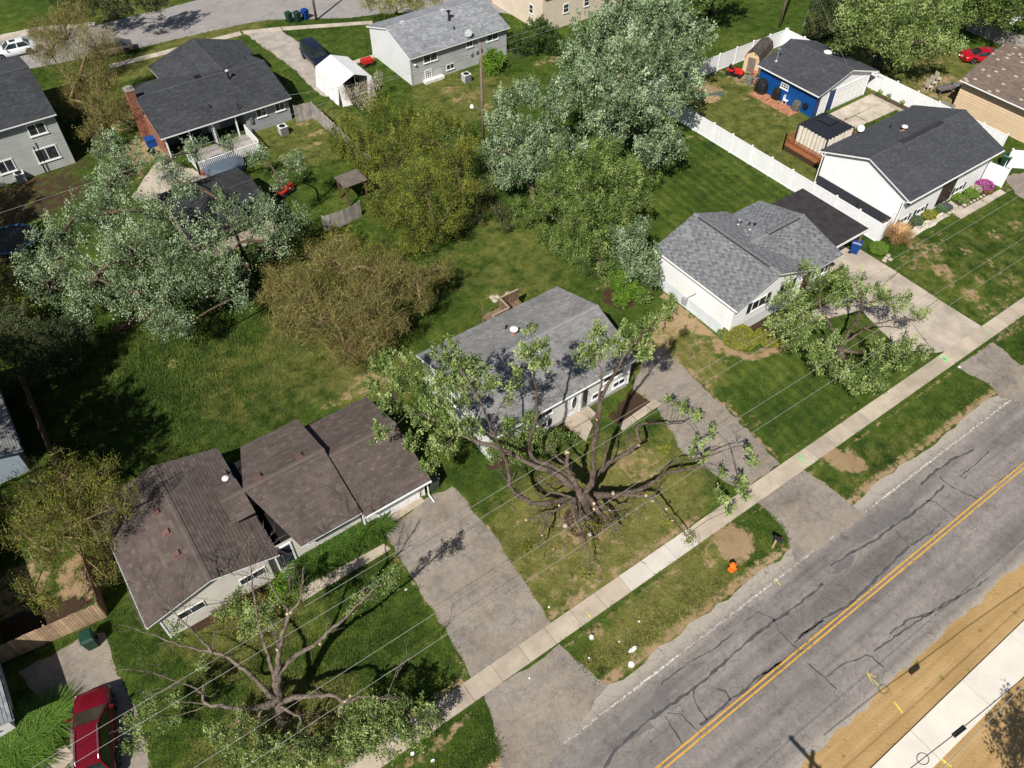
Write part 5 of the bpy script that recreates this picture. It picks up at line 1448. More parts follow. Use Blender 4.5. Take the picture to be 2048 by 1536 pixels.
cl1 = [C(1185, 690, 12.8, .75), C(1172, 722, 12, .6), C(1198, 662, 13.2, .55), C(1213, 702, 12.4, .5), C(1225, 680, 12.6, .45),
       C(1268, 682, 12.6, .7), C(1258, 658, 13.0, .6), C(1296, 665, 12.5, .6), C(1288, 700, 12.0, .6), C(1310, 640, 12.8, .5), C(1335, 612, 13, .42), C(1245, 700, 12.2, .5),
       C(1062, 690, 12.8, .62), C(1076, 718, 12, .6), C(1045, 708, 12, .5), C(1062, 658, 13.3, .4), C(1088, 688, 12.4, .45), C(1090, 730, 11.4, .4),
       C(930, 728, 11.6, .8), C(900, 718, 11.6, .75), C(956, 742, 11.3, .7), C(982, 764, 10.6, .55), C(920, 768, 10.8, .75), C(880, 705, 11.8, .5), C(890, 750, 11, .6), C(1022, 764, 9.6, .5), C(1036, 742, 9.8, .4), C(905, 690, 12, .4), C(1015, 800, 8.6, .4), C(955, 775, 10.4, .5),
       C(800, 758, 7.6, 1.15), C(765, 728, 7.7, .9), C(850, 762, 7.6, 1.0), C(780, 808, 6.8, 1.0), C(840, 828, 6.6, 1.0), C(885, 800, 7.2, .9), C(745, 770, 7.2, .7), C(762, 868, 5.6, .65), C(825, 885, 5.2, .8), C(862, 930, 4.2, .75), C(915, 850, 6.2, .9), C(820, 720, 8, .6), C(780, 700, 8, .5), C(880, 855, 6, .8), C(870, 890, 5, .7), C(930, 800, 7, .6), C(950, 860, 5.8, .7), C(900, 900, 4.6, .5),
       C(1335, 800, 4.2, .35), C(1392, 830, 3.7, .5), C(1360, 815, 3.9, .45), C(1425, 862, 3.2, .42), C(1400, 880, 3.0, .4), C(1385, 900, 2.8, .45), C(1410, 915, 2.7, .35), C(1478, 965, 2.3, .55), C(1500, 900, 3.1, .3), C(1505, 925, 2.8, .3), C(1440, 985, 2.2, .4), C(1490, 985, 2.0, .45), C(1462, 1018, 1.7, .4), C(1450, 945, 2.6, .35), C(1440, 1000, 1.9, .3)]
cl1 = [(c, r_ * .86, z_ * .95) for c, r_, z_ in cl1]
BIG = tree('pruned_tree', 'huge lopped tree with many sawn bare limbs before the grey-roofed house', tuple(B1), cl1, L_POP, BARK, 0.0, .4, per=30, nl=30, size=.18, spray=.66, up=.62, limbs=limbs1, limb_r=.04, sig=.11, loose=.05, side=7)
WOODC = mat('fresh_sawn_wood', (.46, .34, .22), .8, .15, 5)
for q, r_ in (((1134, 906, 5.2), .17), ((1052, 1040, 2.82), .09), ((1226, 987, 2.62), .13), ((1188, 1007, 3.05), .11), ((1188, 1018, 3.0), .1), ((1292, 991, 2.72), .11), ((1306, 1002, 2.7), .09), ((1334, 1017, 2.4), .08), ((1279, 891, 3.95), .08), ((1118, 1011, 2.95), .08), ((1194, 838, 8.5), .1), ((1346, 1041, 2.1), .06), ((1084, 1071, 2.35), .06), ((1220, 1021, 2.7), .08), ((1376, 938, 3.05), .08), ((1303, 952, 2.85), .06)):
    v = P(*q); obj('cut_end', MB().lathe(v, [(r_ * .75, -.12), (r_ * .75, .02)], 10, axis=tuple(-Vector(FW) + Vector(RNG.normal(size=3) * .35))), WOODC, BIG)
# torn twigs, bark and chips left by the saw crew
mb = MB()
for k in range(420):
    a, r_ = random.uniform(0, 2 * math.pi), abs(random.gauss(0, 1.6)) + .6
    p = B1 + Vector((math.cos(a) * r_ * 1.3, math.sin(a) * r_, .04)); d = Vector((random.uniform(-1, 1), random.uniform(-1, 1), random.uniform(0, .15))).normalized() * random.uniform(.05, .5)
    mb.bar(p, p + d, random.uniform(.015, .04), random.uniform(.012, .03), tone=random.random())
obj('wood_debris', mb, mat('torn_wood', (.24, .17, .115), .9, .3, 5, tone=.5), kind='stuff')
# leafy suckers sprouting from the giant's lower limbs
sk = tree('sucker_shoots', 'leafy yellow-green shoots sprouting round the pruned giant', (16.5, 23.4, 0), [C(1010, 885, 2.6, .8), C(1055, 870, 2.6, .75), C(1040, 905, 2.2, .7), C(985, 905, 2.4, .6), C(1085, 880, 2.0, .6), C(1120, 872, 1.6, .5), C(1060, 838, 4.0, .55), C(1020, 850, 3.6, .5), C(1095, 905, 1.4, .5)], L_GRN, BARKD, .4, .05, per=40, nl=32, size=.15, spray=.55, cat='shrub', limb_r=.04)
tree('sucker_shoots', 'yellow-green shoots at the foot of the pruned giant on mulch', tuple(P(1180, 1046)), [C(1180, 1040, .5, .45), C(1195, 1052, .45, .4), C(1165, 1052, .5, .4)], L_YEL, BARKD, .1, .03, per=40, nl=30, size=.11, spray=.4, cat='shrub', limb_r=.02)
for px, py, r_, w_ in ((1178, 1148, .35, 'by the walk below the mulch ring'), (1052, 1100, .35, 'beside the wide driveway'), (1335, 1045, .3, 'under the sawn outer limb'), (1378, 1080, .4, 'overhanging the newer pale slabs'), (1190, 1090, .3, 'just below the mulch ring'), (1330, 900, .4, 'inside the curved limb near the drive')):
    tree('ground_shoot', 'low clump of yellow-green shoots ' + w_, tuple(P(px, py)), [C(px, py, .25, r_, .22)], L_YEL, BARKD, .05, .02, per=60, nl=26, size=.10, spray=.3, cat='shrub', limb_r=.01)

# --- pruned tree in the brown house's yard
B2 = P(566, 1440)
limbs2 = [
    ([B2 - Vector((0, 0, .1)), B2 + Vector((0, 0, .6)), P(560, 1408, 1.7), P(556, 1385, 2.6), P(553, 1352, 3.8)], .62, .36),
    (PX((553, 1352, 3.8), (555, 1330, 4.6), (558, 1300, 5.6), (568, 1264, 6.7), (579, 1226, 7.8)), .30, .14),
    (PX((579, 1226, 7.8), (572, 1215, 8.2), (556, 1195, 8.6), (542, 1172, 9.2), (530, 1150, 9.6)), .10, .03), (PX((579, 1226, 7.8), (597, 1206, 8.3), (604, 1170, 9.2), (608, 1132, 10.2)), .11, .04),
    (PX((556, 1300, 5.5), (553, 1280, 6.2), (550, 1258, 6.8)), .10, .04), (PX((597, 1206, 8.3), (580, 1180, 9), (576, 1150, 9.6)), .05, .02),
    (PX((551, 1360, 3.6), (540, 1320, 4.8), (528, 1285, 5.8), (518, 1255, 6.6), (514, 1230, 7.2), (506, 1180, 8.4), (500, 1120, 9.8), (498, 1060, 11)), .19, .02),
    (PX((556, 1352, 3.8), (575, 1325, 4.4), (600, 1306, 4.7), (637, 1285, 5.0), (652, 1267, 5.4), (684, 1241, 5.9), (714, 1211, 6.5), (745, 1182, 7.0), (760, 1170, 7.2)), .25, .04),
    (PX((555, 1395, 2.4), (540, 1390, 2.8), (520, 1370, 3.3), (488, 1340, 4.0), (456, 1316, 4.4), (425, 1304, 4.6), (390, 1298, 4.7), (350, 1285, 4.8), (300, 1268, 4.9), (235, 1250, 5.0)), .28, .02),
    (PX((428, 1305, 4.6), (400, 1276, 5.2), (372, 1248, 5.8), (340, 1215, 6.4), (305, 1180, 7.0), (285, 1150, 7.4)), .12, .015), (PX((425, 1305, 4.6), (428, 1260, 5.6), (432, 1220, 6.6)), .04, .01),
    (PX((552, 1402, 2.2), (520, 1412, 2.5), (485, 1419, 2.9), (450, 1412, 3.2), (415, 1409, 3.4), (405, 1395, 3.7), (398, 1382, 3.9), (360, 1365, 4.1), (300, 1345, 4.3), (240, 1340, 4.4)), .26, .02),
    (PX((485, 1419, 2.9), (480, 1432, 2.8), (476, 1440, 2.7)), .17, .12), (PX((415, 1409, 3.4), (350, 1402, 3.6), (300, 1400, 3.7)), .05, .01), (PX((405, 1390, 3.8), (408, 1370, 4.2)), .09, .06), (PX((415, 1409, 3.4), (380, 1425, 3.4), (310, 1440, 3.3), (250, 1450, 3.2)), .05, .01), (PX((360, 1365, 4.1), (320, 1385, 4.0), (280, 1395, 3.9)), .04, .01),
    (PX((572, 1402, 2.2), (598, 1394, 2.6), (635, 1393, 2.9), (667, 1390, 3.2), (690, 1404, 3.1), (728, 1393, 3.3), (772, 1396, 3.3), (790, 1398, 3.2)), .26, .05),
    (PX((772, 1396, 3.3), (785, 1365, 3.9), (800, 1330, 4.4), (812, 1318, 4.6)), .045, .01), (PX((690, 1404, 3.1), (680, 1420, 2.8), (700, 1450, 2.4), (760, 1480, 2.0), (820, 1450, 2.0)), .06, .02),
    (PX((562, 1412, 2.0), (580, 1424, 2.2), (602, 1436, 2.2), (596, 1462, 1.9), (640, 1480, 1.8), (670, 1500, 1.6)), .16, .03), (PX((548, 1412, 2.1), (522, 1424, 2.4), (517, 1457, 2.2), (530, 1500, 1.9), (560, 1530, 1.6)), .14, .04),
    (PX((340, 1215, 6.4), (330, 1170, 7.2), (320, 1120, 8.0)), .03, .008), (PX((372, 1248, 5.8), (380, 1200, 6.8), (370, 1130, 8.0)), .035, .008), (PX((500, 1120, 9.8), (480, 1085, 10.4), (450, 1060, 10.8)), .025, .008), (PX((503, 1140, 9.4), (530, 1100, 10.2), (545, 1060, 10.8)), .025, .008), (PX((506, 1180, 8.4), (470, 1140, 9.2), (420, 1110, 9.7)), .03, .008), (PX((300, 1268, 4.9), (270, 1230, 5.6), (255, 1190, 6.2)), .02, .006)]
limbs2 = [([tuple(p) for p in L], a * .56, b_ * .6) for L, a, b_ in limbs2]
# fine leafless twigs at the limb ends
def twiglets(L, k, ln):
    o = []
    for i in range(k):
        p = Vector(L[-1]).lerp(Vector(L[max(0, len(L) - 3)]), RNG.random() * .9)
        d = (Vector(L[-1]) - Vector(L[-2])).normalized()
        d = (d + Vector(RNG.normal(size=3) * .5)).normalized()
        q = p + d * ln * RNG.uniform(.5, 1.2)
        o.append(([tuple(p), tuple((p + q) / 2 + Vector(RNG.normal(size=3) * .05)), tuple(q)], .014, .005))
        q2 = (p + q) / 2 + (d + Vector(RNG.normal(size=3) * .6)).normalized() * ln * .5
        o.append(([tuple((p + q) / 2), tuple(q2)], .009, .004))
    return o
extra = []
for L, a, b_ in limbs2:
    if b_ < .035: extra += twiglets(L, 4, 1.2)
cl2 = [C(520, 1232, 6.9, .75), C(484, 1218, 6.4, .6), C(500, 1258, 6.0, .55), C(535, 1215, 7.0, .5), C(470, 1190, 6.6, .4), C(545, 1250, 6.2, .4), C(770, 1163, 7.1, .55), C(752, 1180, 6.8, .4), C(715, 1195, 6.4, .28), C(782, 1150, 7.2, .4), C(700, 1220, 6, .2),
       C(800, 1440, 2.4, 1.05), C(745, 1432, 2.6, 1.0), C(700, 1450, 2.4, .9), C(850, 1422, 2.2, .75), C(765, 1485, 1.9, .95), C(830, 1475, 1.8, .7), C(868, 1440, 1.9, .45), C(720, 1480, 1.9, .8), C(790, 1405, 3.0, .6), C(620, 1500, 2.0, 1.0), C(540, 1500, 2.2, 1.0), C(470, 1500, 2.4, 1.0), C(482, 1452, 2.6, .8), C(690, 1515, 1.7, .8), C(430, 1470, 2.5, .7), C(580, 1530, 1.8, .8), C(500, 1535, 2.0, .8),
       C(300, 1400, 3.7, .6), C(272, 1440, 3.3, .6), C(332, 1440, 3.2, .6), C(290, 1478, 3.0, .5), C(262, 1490, 3.0, .45), C(340, 1400, 3.6, .4), C(362, 1275, 4.9, .3), C(350, 1250, 5.5, .3), C(400, 1330, 4.4, .22), C(440, 1228, 6.2, .3), C(745, 1395, 3.4, .4), C(695, 1415, 3.0, .35)]
T2 = tree('pruned_tree', 'lopped tree with long bare grey limbs in the brown house\'s front lawn', tuple(B2), cl2, L_POP, BARKP, 0.0, .4, per=34, nl=32, size=.135, spray=.5, up=.4, side=3, limbs=limbs2 + extra, limb_r=.03, sig=.11, loose=.08)
for q, r_ in (((476, 1441, 2.7), .12), ((580, 1224, 7.9), .13), ((690, 1403, 3.25), .09), ((640, 1288, 5.15), .08), ((554, 1300, 5.75), .08), ((574, 1228, 7.9), .08), ((700, 1392, 3.3), .08)):
    v = P(*q); obj('cut_end', MB().lathe(v, [(r_ * .75, -.12), (r_ * .75, .03)], 10, axis=tuple(-Vector(FW) + Vector(RNG.normal(size=3) * .35))), WOODC, T2)

# --- pruned tree before the white house
B3 = P(1688, 740)
limbs3 = [([B3 - Vector((0, 0, .1)), B3 + Vector((0, 0, .6)), P(1682, 705, 1.9), P(1680, 690, 2.3)], .45, .32)] + [(PX(*L), a, b_) for L, a, b_ in [
    (((1680, 692, 2.3), (1672, 670, 2.9), (1655, 640, 3.5), (1640, 610, 4.1), (1640, 575, 4.8)), .22, .05), (((1680, 692, 2.3), (1695, 670, 3.0), (1712, 640, 3.8), (1725, 610, 4.5), (1722, 575, 5.1)), .22, .06), (((1684, 690, 2.3), (1710, 672, 2.9), (1745, 650, 3.5), (1790, 640, 3.9), (1835, 640, 4.0)), .18, .04),
    (((1678, 695, 2.2), (1650, 690, 2.6), (1620, 680, 2.8), (1580, 668, 3.0)), .18, .05), (((1682, 700, 2.1), (1720, 705, 2.4), (1760, 710, 2.6), (1800, 715, 2.7)), .18, .05), (((1680, 702, 2.0), (1670, 720, 2.2), (1660, 745, 2.0)), .12, .04), (((1725, 610, 4.5), (1760, 600, 4.8), (1800, 595, 4.9)), .09, .03), (((1712, 640, 3.8), (1730, 655, 4.0), (1760, 670, 3.8)), .1, .05)]]
limbs3 = [([tuple(p) for p in L], a * .72, b_ * .72) for L, a, b_ in limbs3]
cl3 = [C(1590, 605, 4.4, 1.1), C(1632, 560, 5.0, 1.0), C(1565, 645, 3.6, 1.1), C(1600, 680, 3.1, 1.2), C(1645, 720, 2.6, 1.1), C(1690, 745, 2.2, 1.0), C(1745, 735, 2.5, 1.0), C(1790, 715, 2.8, 1.1), C(1822, 690, 3.1, .85), C(1795, 600, 4.8, .95), C(1720, 572, 5.1, 1.0), C(1690, 548, 5.2, .8), C(1835, 630, 4.1, .6), C(1755, 770, 2.0, .7), C(1670, 600, 4.6, .7), C(1760, 590, 4.9, .8), C(1580, 570, 4.6, .6), C(1610, 535, 5.2, .5), C(1715, 770, 1.8, .6), C(1620, 640, 3.6, .9), C(1850, 705, 2.8, .5), C(1755, 690, 3.2, .6), C(1555, 600, 3.8, .6), C(1665, 680, 3.2, .6)]
tree('pruned_tree', 'spreading lopped tree with pale green foliage on the white house\'s front lawn', tuple(B3), cl3, L_POP, BARK, 0.0, .3, per=25, nl=30, size=.17, spray=.62, up=.35, limbs=limbs3, limb_r=.045, sig=.13, side=5)

# --- yard trees
G_ = 'trees in the back yards'
def T(base, label, cl, leaf, **kw):
    return tree(kw.pop('name', 'yard_tree'), label, base, [C(*q) for q in cl], leaf, group=kw.pop('group', None), **kw)
T((1300, 345), 'very large silver-leaved tree towering behind the mown back lawn', [(1205, 70, 9, 2.9), (1310, 50, 9, 3.1), (1260, 130, 9, 3.1), (1180, 170, 7, 2.7), (1350, 130, 7, 2.6), (1290, 220, 6.5, 2.7), (1210, 250, 5.5, 2.3), (1370, 180, 5.5, 1.9), (1330, 285, 4.2, 1.8), (1160, 110, 7, 2.0), (1390, 70, 7, 2.0), (1250, 30, 10, 2.4), (1240, 190, 7.5, 2.2), (1340, 20, 9, 2.2), (1300, 300, 4, 1.5)], L_SIL, fork=3, tr=.45, per=13, nl=44, size=.25, spray=1.1, limb_r=.16, sig=.2)
T((1062, 405), 'narrow silver-leaved tree beside the back-yard utility pole', [(1010, 205, 6.2, 1.3), (1055, 185, 6.4, 1.4), (1030, 265, 5, 1.7), (995, 300, 4, 1.4), (1080, 265, 5, 1.7), (1010, 355, 3, 1.3), (1090, 330, 4, 1.6), (1110, 215, 5.4, 1.4), (1140, 290, 4.6, 1.6), (1045, 330, 3.6, 1.4), (985, 240, 4.6, .9), (1120, 170, 6, 1.1)], L_SIL, fork=1.2, tr=.25, per=22, nl=40, size=.19, spray=1.0, up=.8, sig=.15)
T((1200, 550), 'mid-green bushy tree at the edge of the long back lawn', [(1110, 380, 4.5, 1.5), (1180, 330, 5.2, 1.8), (1240, 345, 5.2, 1.7), (1150, 430, 4, 1.7), (1220, 415, 4.6, 1.8), (1190, 480, 3.2, 1.5), (1270, 400, 4.2, 1.3), (1120, 330, 4.4, 1.3), (1160, 375, 4.8, 1.5), (1250, 450, 3.6, 1.1), (1215, 300, 5.4, 1.2), (1080, 410, 3.2, 1.0)], L_GRN, fork=1.4, tr=.22, per=22, nl=40, size=.17, spray=.8, sig=.17)
T((1268, 590), 'slim silvery tree close against the white house', [(1270, 478, 4.4, 1.0), (1292, 515, 3.5, 1.05), (1245, 500, 3.4, .95), (1302, 550, 2.4, .95), (1285, 445, 5, .7), (1265, 530, 2.8, .9), (1235, 470, 4, .7)], L_SIL, fork=1.0, tr=.12, per=26, nl=38, size=.165, spray=.8, up=.7)
T((1252, 600), 'bright green shrub beneath the slim silvery tree', [(1250, 580, 1.0, .9), (1235, 560, 1.2, .7), (1270, 585, 1.0, .7), (1255, 550, 1.5, .7), (1240, 600, .6, .6)], L_BRT, name='shrub', cat='shrub', fork=.2, tr=.05, per=40, nl=44, size=.15, spray=.5)
T((1325, 660), 'spindly sapling with pale leaves beside the white house', [(1338, 612, 1.6, .45), (1330, 630, 1.3, .35), (1345, 595, 1.9, .25)], L_POP, name='sapling', fork=.5, tr=.04, per=40, nl=30, size=.15, spray=.4, limb_r=.02)
T((855, 490), 'dense olive-leaved tree at the middle of the back yards', [(850, 268, 6, 1.7), (800, 310, 5.6, 1.8), (900, 320, 5, 1.9), (775, 370, 4.6, 1.7), (850, 365, 5.6, 2.1), (920, 385, 4.2, 1.7), (800, 430, 3.6, 1.7), (870, 445, 3, 1.9), (758, 415, 3, 1.3), (935, 300, 4.6, 1.3), (830, 480, 1.8, 1.3), (900, 440, 2.4, 1.3)], L_OLV, fork=.8, tr=.25, per=22, nl=46, size=.13, spray=.6, twigs=5, sig=.2, bark=BARKD)
T((780, 290), 'upright olive thicket beside the white tent', [(700, 250, 2.6, 1.2), (755, 215, 3.4, 1.4), (815, 222, 3, 1.3), (728, 285, 2.6, 1.2), (790, 262, 3, 1.3), (865, 232, 2.4, 1.2), (680, 285, 2, 1.0), (840, 270, 2.4, 1.2), (900, 250, 2, 1.0), (930, 270, 1.8, .9)], L_OLV, name='thicket', cat='shrub', fork=.4, tr=.1, per=24, nl=46, size=.13, spray=1.1, up=.9, bark=BARKD, sig=.12)
T((705, 225), 'white-blossomed shrub against the white tent', [(720, 182, 1.8, .8), (700, 195, 1.4, .7), (745, 175, 2.0, .8), (690, 178, 1.8, .5), (755, 155, 2.4, .5), (730, 205, 1.2, .8)], leaf_mat('blossom', (.09, .10, .03), (.35, .30, .22), (.72, .66, .55)), name='blossom_shrub', cat='shrub', fork=.3, tr=.06, per=30, nl=24, size=.12, spray=.6, twigs=3, bark=BARKD)
T((705, 715), 'wide bare-looking tree of tawny budding twigs behind the brown house', [(680, 530, 5, 2.3), (605, 570, 4.5, 2.1), (755, 545, 4.6, 2.2), (640, 635, 4, 2.1), (720, 615, 4.6, 2.3), (820, 560, 4, 1.7), (580, 640, 3, 1.6), (770, 650, 3, 1.8), (690, 690, 2.4, 1.7), (860, 545, 3.2, 1.1), (890, 540, 2.8, .8), (840, 600, 2.6, 1.1), (545, 590, 3.6, 1.2), (560, 560, 4, 1.4), (650, 505, 5, 1.4), (730, 690, 2, 1.4)], L_BUD, fork=.5, tr=.3, per=15, nl=16, size=.10, spray=1.2, up=.3, twigs=30, bark=BARKO, loose=.2, sig=.35, jit=.55)
T((180, 255), 'tall tawny budding tree between the two-storey house and the chimney', [(130, 60, 6, 2.3), (190, 90, 6, 2.3), (100, 100, 5, 2.0), (160, 150, 5, 2.3), (205, 165, 4.6, 1.7), (150, 25, 6.6, 1.6), (200, 215, 3.6, 1.9), (250, 215, 3, 1.4), (195, 270, 2.4, 1.4), (80, 60, 5.4, 1.4), (140, 200, 3.4, 1.6)], L_BUD, fork=1, tr=.3, per=14, nl=16, size=.12, spray=1.3, up=.5, twigs=26, bark=BARKO, sig=.32, jit=.5)
T((110, 1075), 'olive-twigged tree over the fenced side yard', [(60, 960, 5, 1.3), (120, 945, 5.6, 1.3), (190, 955, 5.8, 1.4), (240, 1000, 5.4, 1.2), (90, 1030, 5, 1.6), (170, 1040, 5, 1.6), (40, 1060, 3.6, 1.3), (110, 1100, 3.6, 1.3), (200, 1090, 3, 1.1), (60, 1180, 3, .9), (100, 1205, 2.6, .8), (20, 1005, 3, 1.2), (150, 990, 4.6, 1.3), (210, 1150, 2, .7)], L_OLV, fork=1, tr=.22, per=20, nl=32, size=.105, spray=1.1, up=.7, twigs=10, bark=BARKO, sig=.16)
T((220, 610), 'broad silver-green tree spreading over the left back yard', [(120, 480, 6, 2.0), (200, 430, 6.4, 2.2), (260, 500, 6.4, 2.3), (90, 560, 5, 1.8), (180, 560, 5.4, 2.1), (260, 590, 5, 2.0), (330, 640, 3.8, 1.5), (150, 620, 4, 1.4), (250, 330, 6, 1.9), (215, 290, 6, 1.2), (310, 420, 6.4, 2.0), (335, 520, 6, 2.2), (330, 585, 5, 1.8), (60, 520, 5, 1.3), (220, 370, 6.6, 1.6)], L_SIL, fork=2, tr=.35, per=17, nl=36, size=.17, spray=.8, up=.5, sig=.2, bark=BARKD)
T((500, 560), 'silver-green tree leaning over the dark garage roof', [(400, 480, 6, 2.0), (470, 445, 5.6, 1.8), (535, 425, 5.6, 1.6), (450, 530, 5, 2.0), (400, 560, 5, 1.8), (540, 485, 4.4, 1.6), (585, 440, 4.6, 1.3), (365, 375, 6.4, 1.4), (515, 310, 5.6, 1.1), (590, 325, 5, 1.1), (560, 365, 4.6, .8), (390, 295, 5.6, 1.2), (460, 290, 5, .9), (470, 595, 3.4, 1.2), (360, 650, 3.4, 1.0), (440, 400, 5.6, .9), (330, 330, 5.8, 1.1)], L_SIL, fork=2, tr=.3, per=17, nl=34, size=.165, spray=.8, up=.5, sig=.19, bark=BARKD)
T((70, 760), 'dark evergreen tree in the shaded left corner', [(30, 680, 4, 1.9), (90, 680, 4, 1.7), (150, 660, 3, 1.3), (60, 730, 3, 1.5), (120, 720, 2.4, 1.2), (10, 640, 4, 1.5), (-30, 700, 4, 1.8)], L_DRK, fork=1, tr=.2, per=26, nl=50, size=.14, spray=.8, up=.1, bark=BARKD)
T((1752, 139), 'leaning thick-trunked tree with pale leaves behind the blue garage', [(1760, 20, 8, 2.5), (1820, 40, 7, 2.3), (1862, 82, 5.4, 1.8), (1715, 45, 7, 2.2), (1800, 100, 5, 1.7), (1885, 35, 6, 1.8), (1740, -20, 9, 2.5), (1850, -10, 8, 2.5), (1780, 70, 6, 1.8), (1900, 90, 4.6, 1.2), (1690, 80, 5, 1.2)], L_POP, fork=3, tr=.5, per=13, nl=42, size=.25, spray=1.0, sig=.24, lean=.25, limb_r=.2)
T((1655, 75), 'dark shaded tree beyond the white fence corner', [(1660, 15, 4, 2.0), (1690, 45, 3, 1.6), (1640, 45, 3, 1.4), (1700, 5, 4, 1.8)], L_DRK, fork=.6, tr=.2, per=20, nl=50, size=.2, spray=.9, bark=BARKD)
T((1650, 78), 'orange-brown dry shrub at the white fence corner', [(1640, 62, .8, .7), (1622, 66, .6, .5)], leaf_mat('rust_leaf', (.06, .03, .012), (.16, .085, .03), (.28, .16, .06)), name='dry_shrub', cat='shrub', fork=.1, tr=.04, per=40, nl=30, size=.13, spray=.4)
T((1990, 60), 'fresh green tree in the top corner beyond the grey board fence', [(1960, 5, 5, 2.5), (2025, 15, 5, 2.5), (1920, 25, 4, 1.6), (2060, -10, 6, 2.6), (1985, -30, 7, 2.6)], L_GRN, fork=1, tr=.3, per=14, nl=40, size=.25, spray=1.0, sig=.24)
T((1065, 98), 'rounded dark green bush at the end of the grey house', [(1060, 78, 1.6, 1.7), (1095, 72, 1.5, 1.5), (1035, 85, 1.3, 1.2), (1075, 55, 2.2, 1.3), (1105, 88, 1.1, 1.1)], leaf_mat('deep_leaf', (.02, .045, .008), (.045, .085, .014), (.10, .15, .03)), name='bush', cat='shrub', fork=.3, tr=.08, per=24, nl=50, size=.19, spray=.7, bark=BARKD)
T((985, 140), 'bright climbing vine mound on the grey house\'s rear wall', [(985, 112, 1.4, .9), (975, 125, 1.0, .8), (998, 118, 1.2, .7), (985, 135, .7, .8)], L_BRT, name='vine', cat='shrub', fork=.2, tr=.04, per=40, nl=44, size=.19, spray=.5)
T((790, 25), 'blossoming yellow-green tree by the rear street', [(800, -5, 3, 1.7), (770, 10, 2.4, 1.3), (830, 5, 2.4, 1.4), (740, 5, 2.6, 1.2), (870, -5, 2.4, 1.3)], L_YEL, fork=.6, tr=.12, per=16, nl=30, size=.16, spray=.8, twigs=6, bark=BARKD)
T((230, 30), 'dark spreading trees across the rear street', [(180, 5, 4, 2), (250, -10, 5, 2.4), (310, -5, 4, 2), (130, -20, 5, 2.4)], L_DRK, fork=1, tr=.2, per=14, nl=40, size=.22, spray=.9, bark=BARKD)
T((1420, 25), 'dark-crowned tree just behind the very large silver tree', [(1420, -30, 6, 2.5), (1460, -50, 6, 2.5), (1395, -10, 5, 2)], L_GRN, fork=1.5, tr=.25, per=14, nl=40, size=.24, spray=.9)
T((20, 600), 'olive undergrowth in the shaded left back yard', [(30, 600, 1.5, 1.8), (-10, 570, 2, 1.8), (70, 620, 1.2, 1.3)], L_OLV, name='undergrowth', cat='shrub', fork=.3, tr=.06, per=20, nl=40, size=.15, spray=.8, bark=BARKD)
T((990, 400), 'tangled dark thicket between the olive and silver trees', [(960, 380, 1.8, 1.2), (1000, 420, 1.2, 1.0), (950, 430, 1.0, 1.0), (975, 330, 2, 1.0), (1010, 450, .8, .7)], L_DRK, name='thicket', cat='shrub', fork=.3, tr=.08, per=22, nl=30, size=.14, spray=.7, twigs=8, bark=BARKD)
T((1360, 330), 'leafy green sprouts under the very large silver tree', [(1330, 320, 2.0, 1.0), (1300, 350, 1.6, 1.0), (1280, 330, 2, 1.1)], L_GRN, name='thicket', cat='shrub', fork=.3, tr=.06, per=24, nl=30, size=.16, spray=.7)
T((700, 305), 'olive brush growing along the grey board fence', [(690, 300, 1.4, 1.1), (715, 320, 1.2, 1.1), (740, 325, 1.6, 1.2), (760, 300, 2, 1.2), (665, 270, 1.2, .9), (735, 350, 1.4, 1.0)], L_OLV, name='brush', cat='shrub', fork=.3, tr=.06, per=26, nl=34, size=.14, spray=.8, up=.8, twigs=4, bark=BARKD)
T((900, 290), 'mixed green brush behind the dense olive tree', [(880, 265, 1.6, 1.3), (915, 285, 1.6, 1.3), (945, 300, 1.5, 1.2), (960, 340, 1.4, 1.1), (930, 250, 1.2, 1.0), (975, 370, 1.2, 1.0), (850, 245, 1.6, 1.2)], L_GRN, name='brush', cat='shrub', fork=.3, tr=.06, per=24, nl=32, size=.14, spray=.7, up=.7, bark=BARKD)
T((1060, 470), 'low green brush at the foot of the narrow silver tree', [(1050, 440, 1.0, .9), (1090, 470, 1.0, 1.0), (1120, 490, 1.0, .9), (1150, 510, .8, .8), (1030, 415, 1.2, .9)], L_GRN, name='brush', cat='shrub', fork=.3, tr=.05, per=28, nl=32, size=.13, spray=.6, bark=BARKD)
T((1190, 560), 'leafy brush at the feet of the trees beside the white house', [(1135, 495, 1.4, 1.0), (1165, 525, 1.3, 1.0), (1225, 520, 1.8, 1.0), (1205, 545, 1.0, .9), (1240, 555, 1.2, .8), (1285, 590, 1.0, .7), (1180, 500, 2, 1.0)], L_GRN, name='brush', cat='shrub', fork=.3, tr=.05, per=28, nl=32, size=.13, spray=.6, bark=BARKD)
T((640, 500), 'green brush between the tawny tree and the leaning fence', [(630, 480, 1.2, 1.0), (670, 470, 1.2, 1.0), (700, 480, 1.2, 1.0), (740, 490, 1.2, 1.0), (780, 510, 1.2, 1.0)], L_OLV, name='brush', cat='shrub', fork=.3, tr=.05, per=28, nl=34, size=.13, spray=.7, bark=BARKD)
T((530, 540), 'shaded green brush under the silver-green trees', [(520, 520, 1.2, 1.1), (560, 505, 1.2, 1.0), (480, 560, 1.0, 1.0), (420, 600, 1.0, 1.0), (600, 470, 1.2, 1.0)], L_DRK, name='brush', cat='shrub', fork=.3, tr=.05, per=26, nl=32, size=.14, spray=.7, bark=BARKD)
